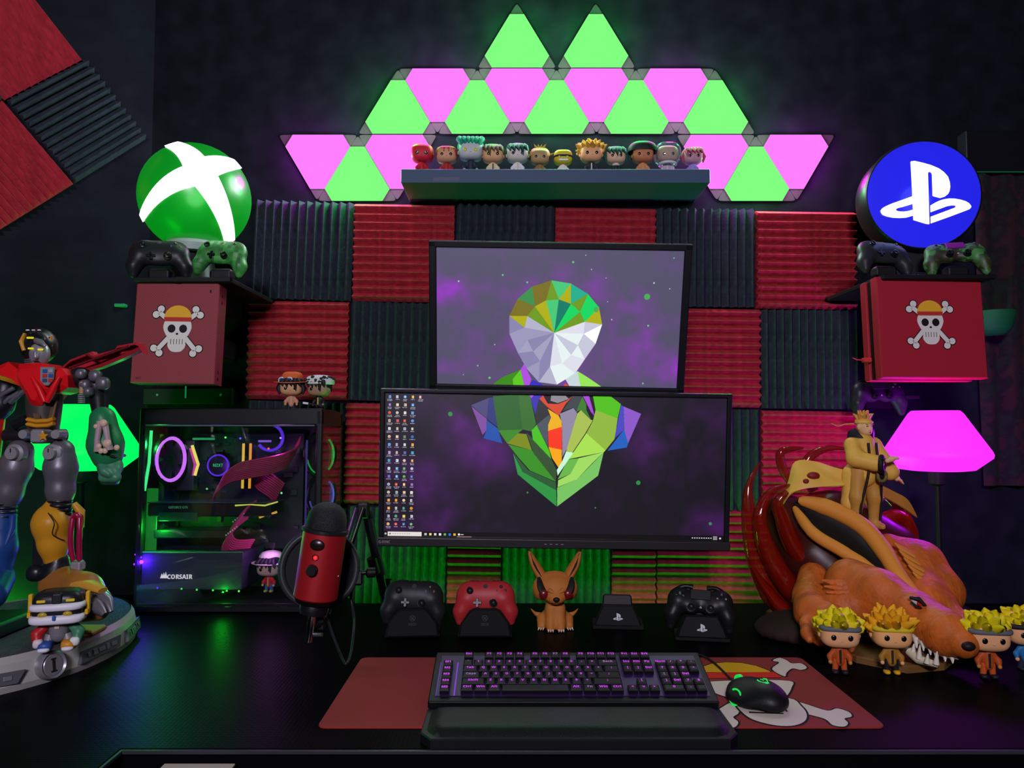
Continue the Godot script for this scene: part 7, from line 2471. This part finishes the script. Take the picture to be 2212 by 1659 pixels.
	var ms := thing("mouse", "black computer mouse with green glowing side ring and logo on the mat", "mouse", Vector3(mo.x, DESK + 0.004, mo.z - 0.01), Vector3(0, 0.42, 0))
	var mb := blob(0.02)
	mb.egg(Vector3(0, 0.012, 0.012), Vector3(0.037, 0.03, 0.05))
	mb.egg(Vector3(0.0, 0.01, -0.03), Vector3(0.031, 0.021, 0.032))
	mb.egg(Vector3(-0.034, 0.006, -0.004), Vector3(0.016, 0.012, 0.032))
	mb.egg(Vector3(0.036, 0.006, 0.0), Vector3(0.013, 0.01, 0.026))
	mb.cut(Vector3(0, -0.06, 0), Vector3(0.2, 0.058, 0.2))
	part(ms, "shell", mb.shape(0.004), paint("0f1012", 0.45))
	part(ms, "button_seam", bx(Vector3(0.0012, 0.012, 0.03), 0.0, Vector3(0, 0.024, -0.042)), paint("040405", 0.6))
	part(ms, "scroll_wheel", shp().lathe([Vector2(0.003, -0.0035), Vector2(0.0095, -0.0035), Vector2(0.0095, 0.0035), Vector2(0.003, 0.0035)], 20), glow("10d850", 0.9), Vector3(0, 0.025, -0.045), Vector3(0, 0, PI / 2))
	var arc := []
	for i in 15:
		var an := deg_to_rad(-150 + i * 20)
		arc.append(Vector3(-0.0425 + 0.004 * sin(an), 0.014 + 0.012 * sin(an), -0.006 + 0.014 * cos(an)))
	part(ms, "side_ring", shp().tube(arc, [0.0016], 6), glow("10d850", 1.0))
	var sn := shp()
	for k in 3:
		sn.tube(curve([Vector3((k - 1) * 0.001, 0.0, 0.009), Vector3((k - 1) * 0.006, 0.0, 0.0), Vector3((k - 1) * 0.009 + 0.002, 0.0, -0.007), Vector3((k - 1) * 0.006, 0, -0.01)], 4), [0.0022, 0.002, 0.0018, 0.0015, 0.0012], 6)
	part(ms, "logo", sn, glow("10d850", 1.0), Vector3(0.0, 0.0405, 0.018), Vector3(0.12, 0, 0))
	var cb := thing("mouse_cable", "thin black mouse cable running back off the mat", "cable", on_desk(1568, 1465))
	var ci := cb.transform.affine_inverse()
	var pts := []
	for p in [[1590, 1476], [1572, 1460], [1556, 1444], [1540, 1430], [1525, 1420], [1505, 1412]]:
		var v := on_desk(p[0], p[1], 0.007)
		pts.append(ci * v)
	part(cb, "cable", shp().tube(curve(pts, 5), [0.0021], 8), paint("1a1a1c", 0.4))
	omni("mouse_light", Vector3(0, 0.07, 0), Color(0.1, 1.0, 0.3), 0.0002, 0.02, ms)


# ---------------------------------------------------------------- figures before the fox statue, and what is left

func build_front_figures():
	var g := "yellow-haired vinyl figures before the fox statue"
	var spec := {"skin": "d8a070", "hair": "d8c810", "style": "spiky", "spike": 0.115, "top": "a84818", "hands": "b87838", "legs": "b85020", "shoes": "202028", "stripe": "1a1a1e", "band": "5c5d62"}
	var bright := {"skin": "e0a468", "hair": "e0a018", "style": "spiky", "spike": 0.16, "top": "9a6a20", "legs": "1c1a1c", "shoes": "d8a018", "stripe": "282020", "band": "c8b020"}
	var rows := [
		[1818, 1457, 0.12, 0.25, spec, "yellow-haired figure with a grey headband beside the fox statue's paw"],
		[1930, 1458, 0.12, 0.3, bright, "orange-yellow-haired figure with yellow shoes beside the fox statue's teeth"],
		[2140, 1467, 0.122, 0.3, spec, "yellow-haired figure with a grey headband before the fox statue's nose"],
		[2222, 1450, 0.118, 0.3, {"skin": "d8a070", "hair": "d8c810", "style": "spiky", "spike": 0.13, "top": "2068a0", "legs": "282838", "shoes": "202028", "band": "1c1c20"}, "yellow-haired figure in blue cut by the photo edge beyond the fox statue's nose"]]
	for r in rows:
		var p := on_desk(r[0], r[1])
		figure(r[5], Vector3(p.x, DESK, p.z - 0.008), r[3] - 0.45, r[2], r[4], g)


func build_small_things():
	# what shows past the desk's inner corner: a red box with a blue highlight on a shelf below
	var p := at(385, 1659, 1.3)
	var s := thing("low_shelf", "dark low shelf under the desk edge beside the red box", "shelf", Vector3(p.x, 0, 1.32))
	part(s, "board", bx(Vector3(0.5, 0.02, 0.24), 0.003, Vector3(0, 0.56, 0)), paint("0c0c0e", 0.5))
	part(s, "side", bx(Vector3(0.02, 0.55, 0.24), 0.002, Vector3(-0.24, 0.275, 0)), paint("0c0c0e", 0.5))
	part(s, "side", bx(Vector3(0.02, 0.55, 0.24), 0.002, Vector3(0.24, 0.275, 0)), paint("0c0c0e", 0.5))
	var top := at(400, 1650, 1.195).y
	var b := thing("storage_box", "red box with a pale lid edge below the desk's inner corner", "box", Vector3(at(400, 1650, 1.25).x, 0.57, 1.25))
	part(b, "body", bx(Vector3(0.1, top - 0.57, 0.1), 0.003, Vector3(0, (top - 0.57) / 2, 0)), paint("7a2824", 0.6))
	part(b, "rim", bx(Vector3(0.104, 0.004, 0.104), 0.001, Vector3(0, top - 0.57, 0)), paint("a89890", 0.5))
	part(b, "blue_highlight", shp().ball(Vector3(0.055, top - 0.572, 0.05), Vector3(0.008, 0.004, 0.005), 10), glow("2020ff", 1.2))  # highlight on the box, put in as a glowing bead
	var c := thing("paper_card", "white folded card standing beside the red box below the desk", "card", Vector3(at(280, 1660, 1.25).x, 0.57, 1.25), Vector3(0, 0.3, 0))
	part(c, "sheet", bx(Vector3(0.03, top - 0.575, 0.002), 0.0005, Vector3(0, (top - 0.575) / 2, 0)), paint("d8d4d0", 0.7))
	var cb := thing("cable_box", "dark cable box with two screws and a thin green light above the computer case", "cable box", at(420, 857, 0.0))
	part(cb, "cover", bx(Vector3(0.27, 0.05, 0.05), 0.004, Vector3(0, 0, 0.026)), paint("0c100f", 0.5))
	for sx in [-0.09, 0.1]:
		part(cb, "screw", shp().ball(Vector3(sx, 0.004, 0.052), Vector3(0.004, 0.004, 0.002), 10), paint("5a7a68", 0.35))
	part(cb, "green_light", bx(Vector3(0.004, 0.036, 0.003), 0.0, Vector3(-0.005, 0.012, 0.052)), glow("1c8a50", 0.6))
	var k := thing("hook_tag", "small green-lit tag on the wall beside the red console under the globe lamp", "tag", at(261, 660, 0.06))
	part(k, "plate", bx(Vector3(0.032, 0.01, 0.02), 0.002), paint("2c8a64", 0.5))  # green light falling on the plate is put into its colour
	part(k, "arm", bx(Vector3(0.012, 0.008, 0.2), 0.002, Vector3(0.0, 0, -0.1)), paint("101414", 0.5))
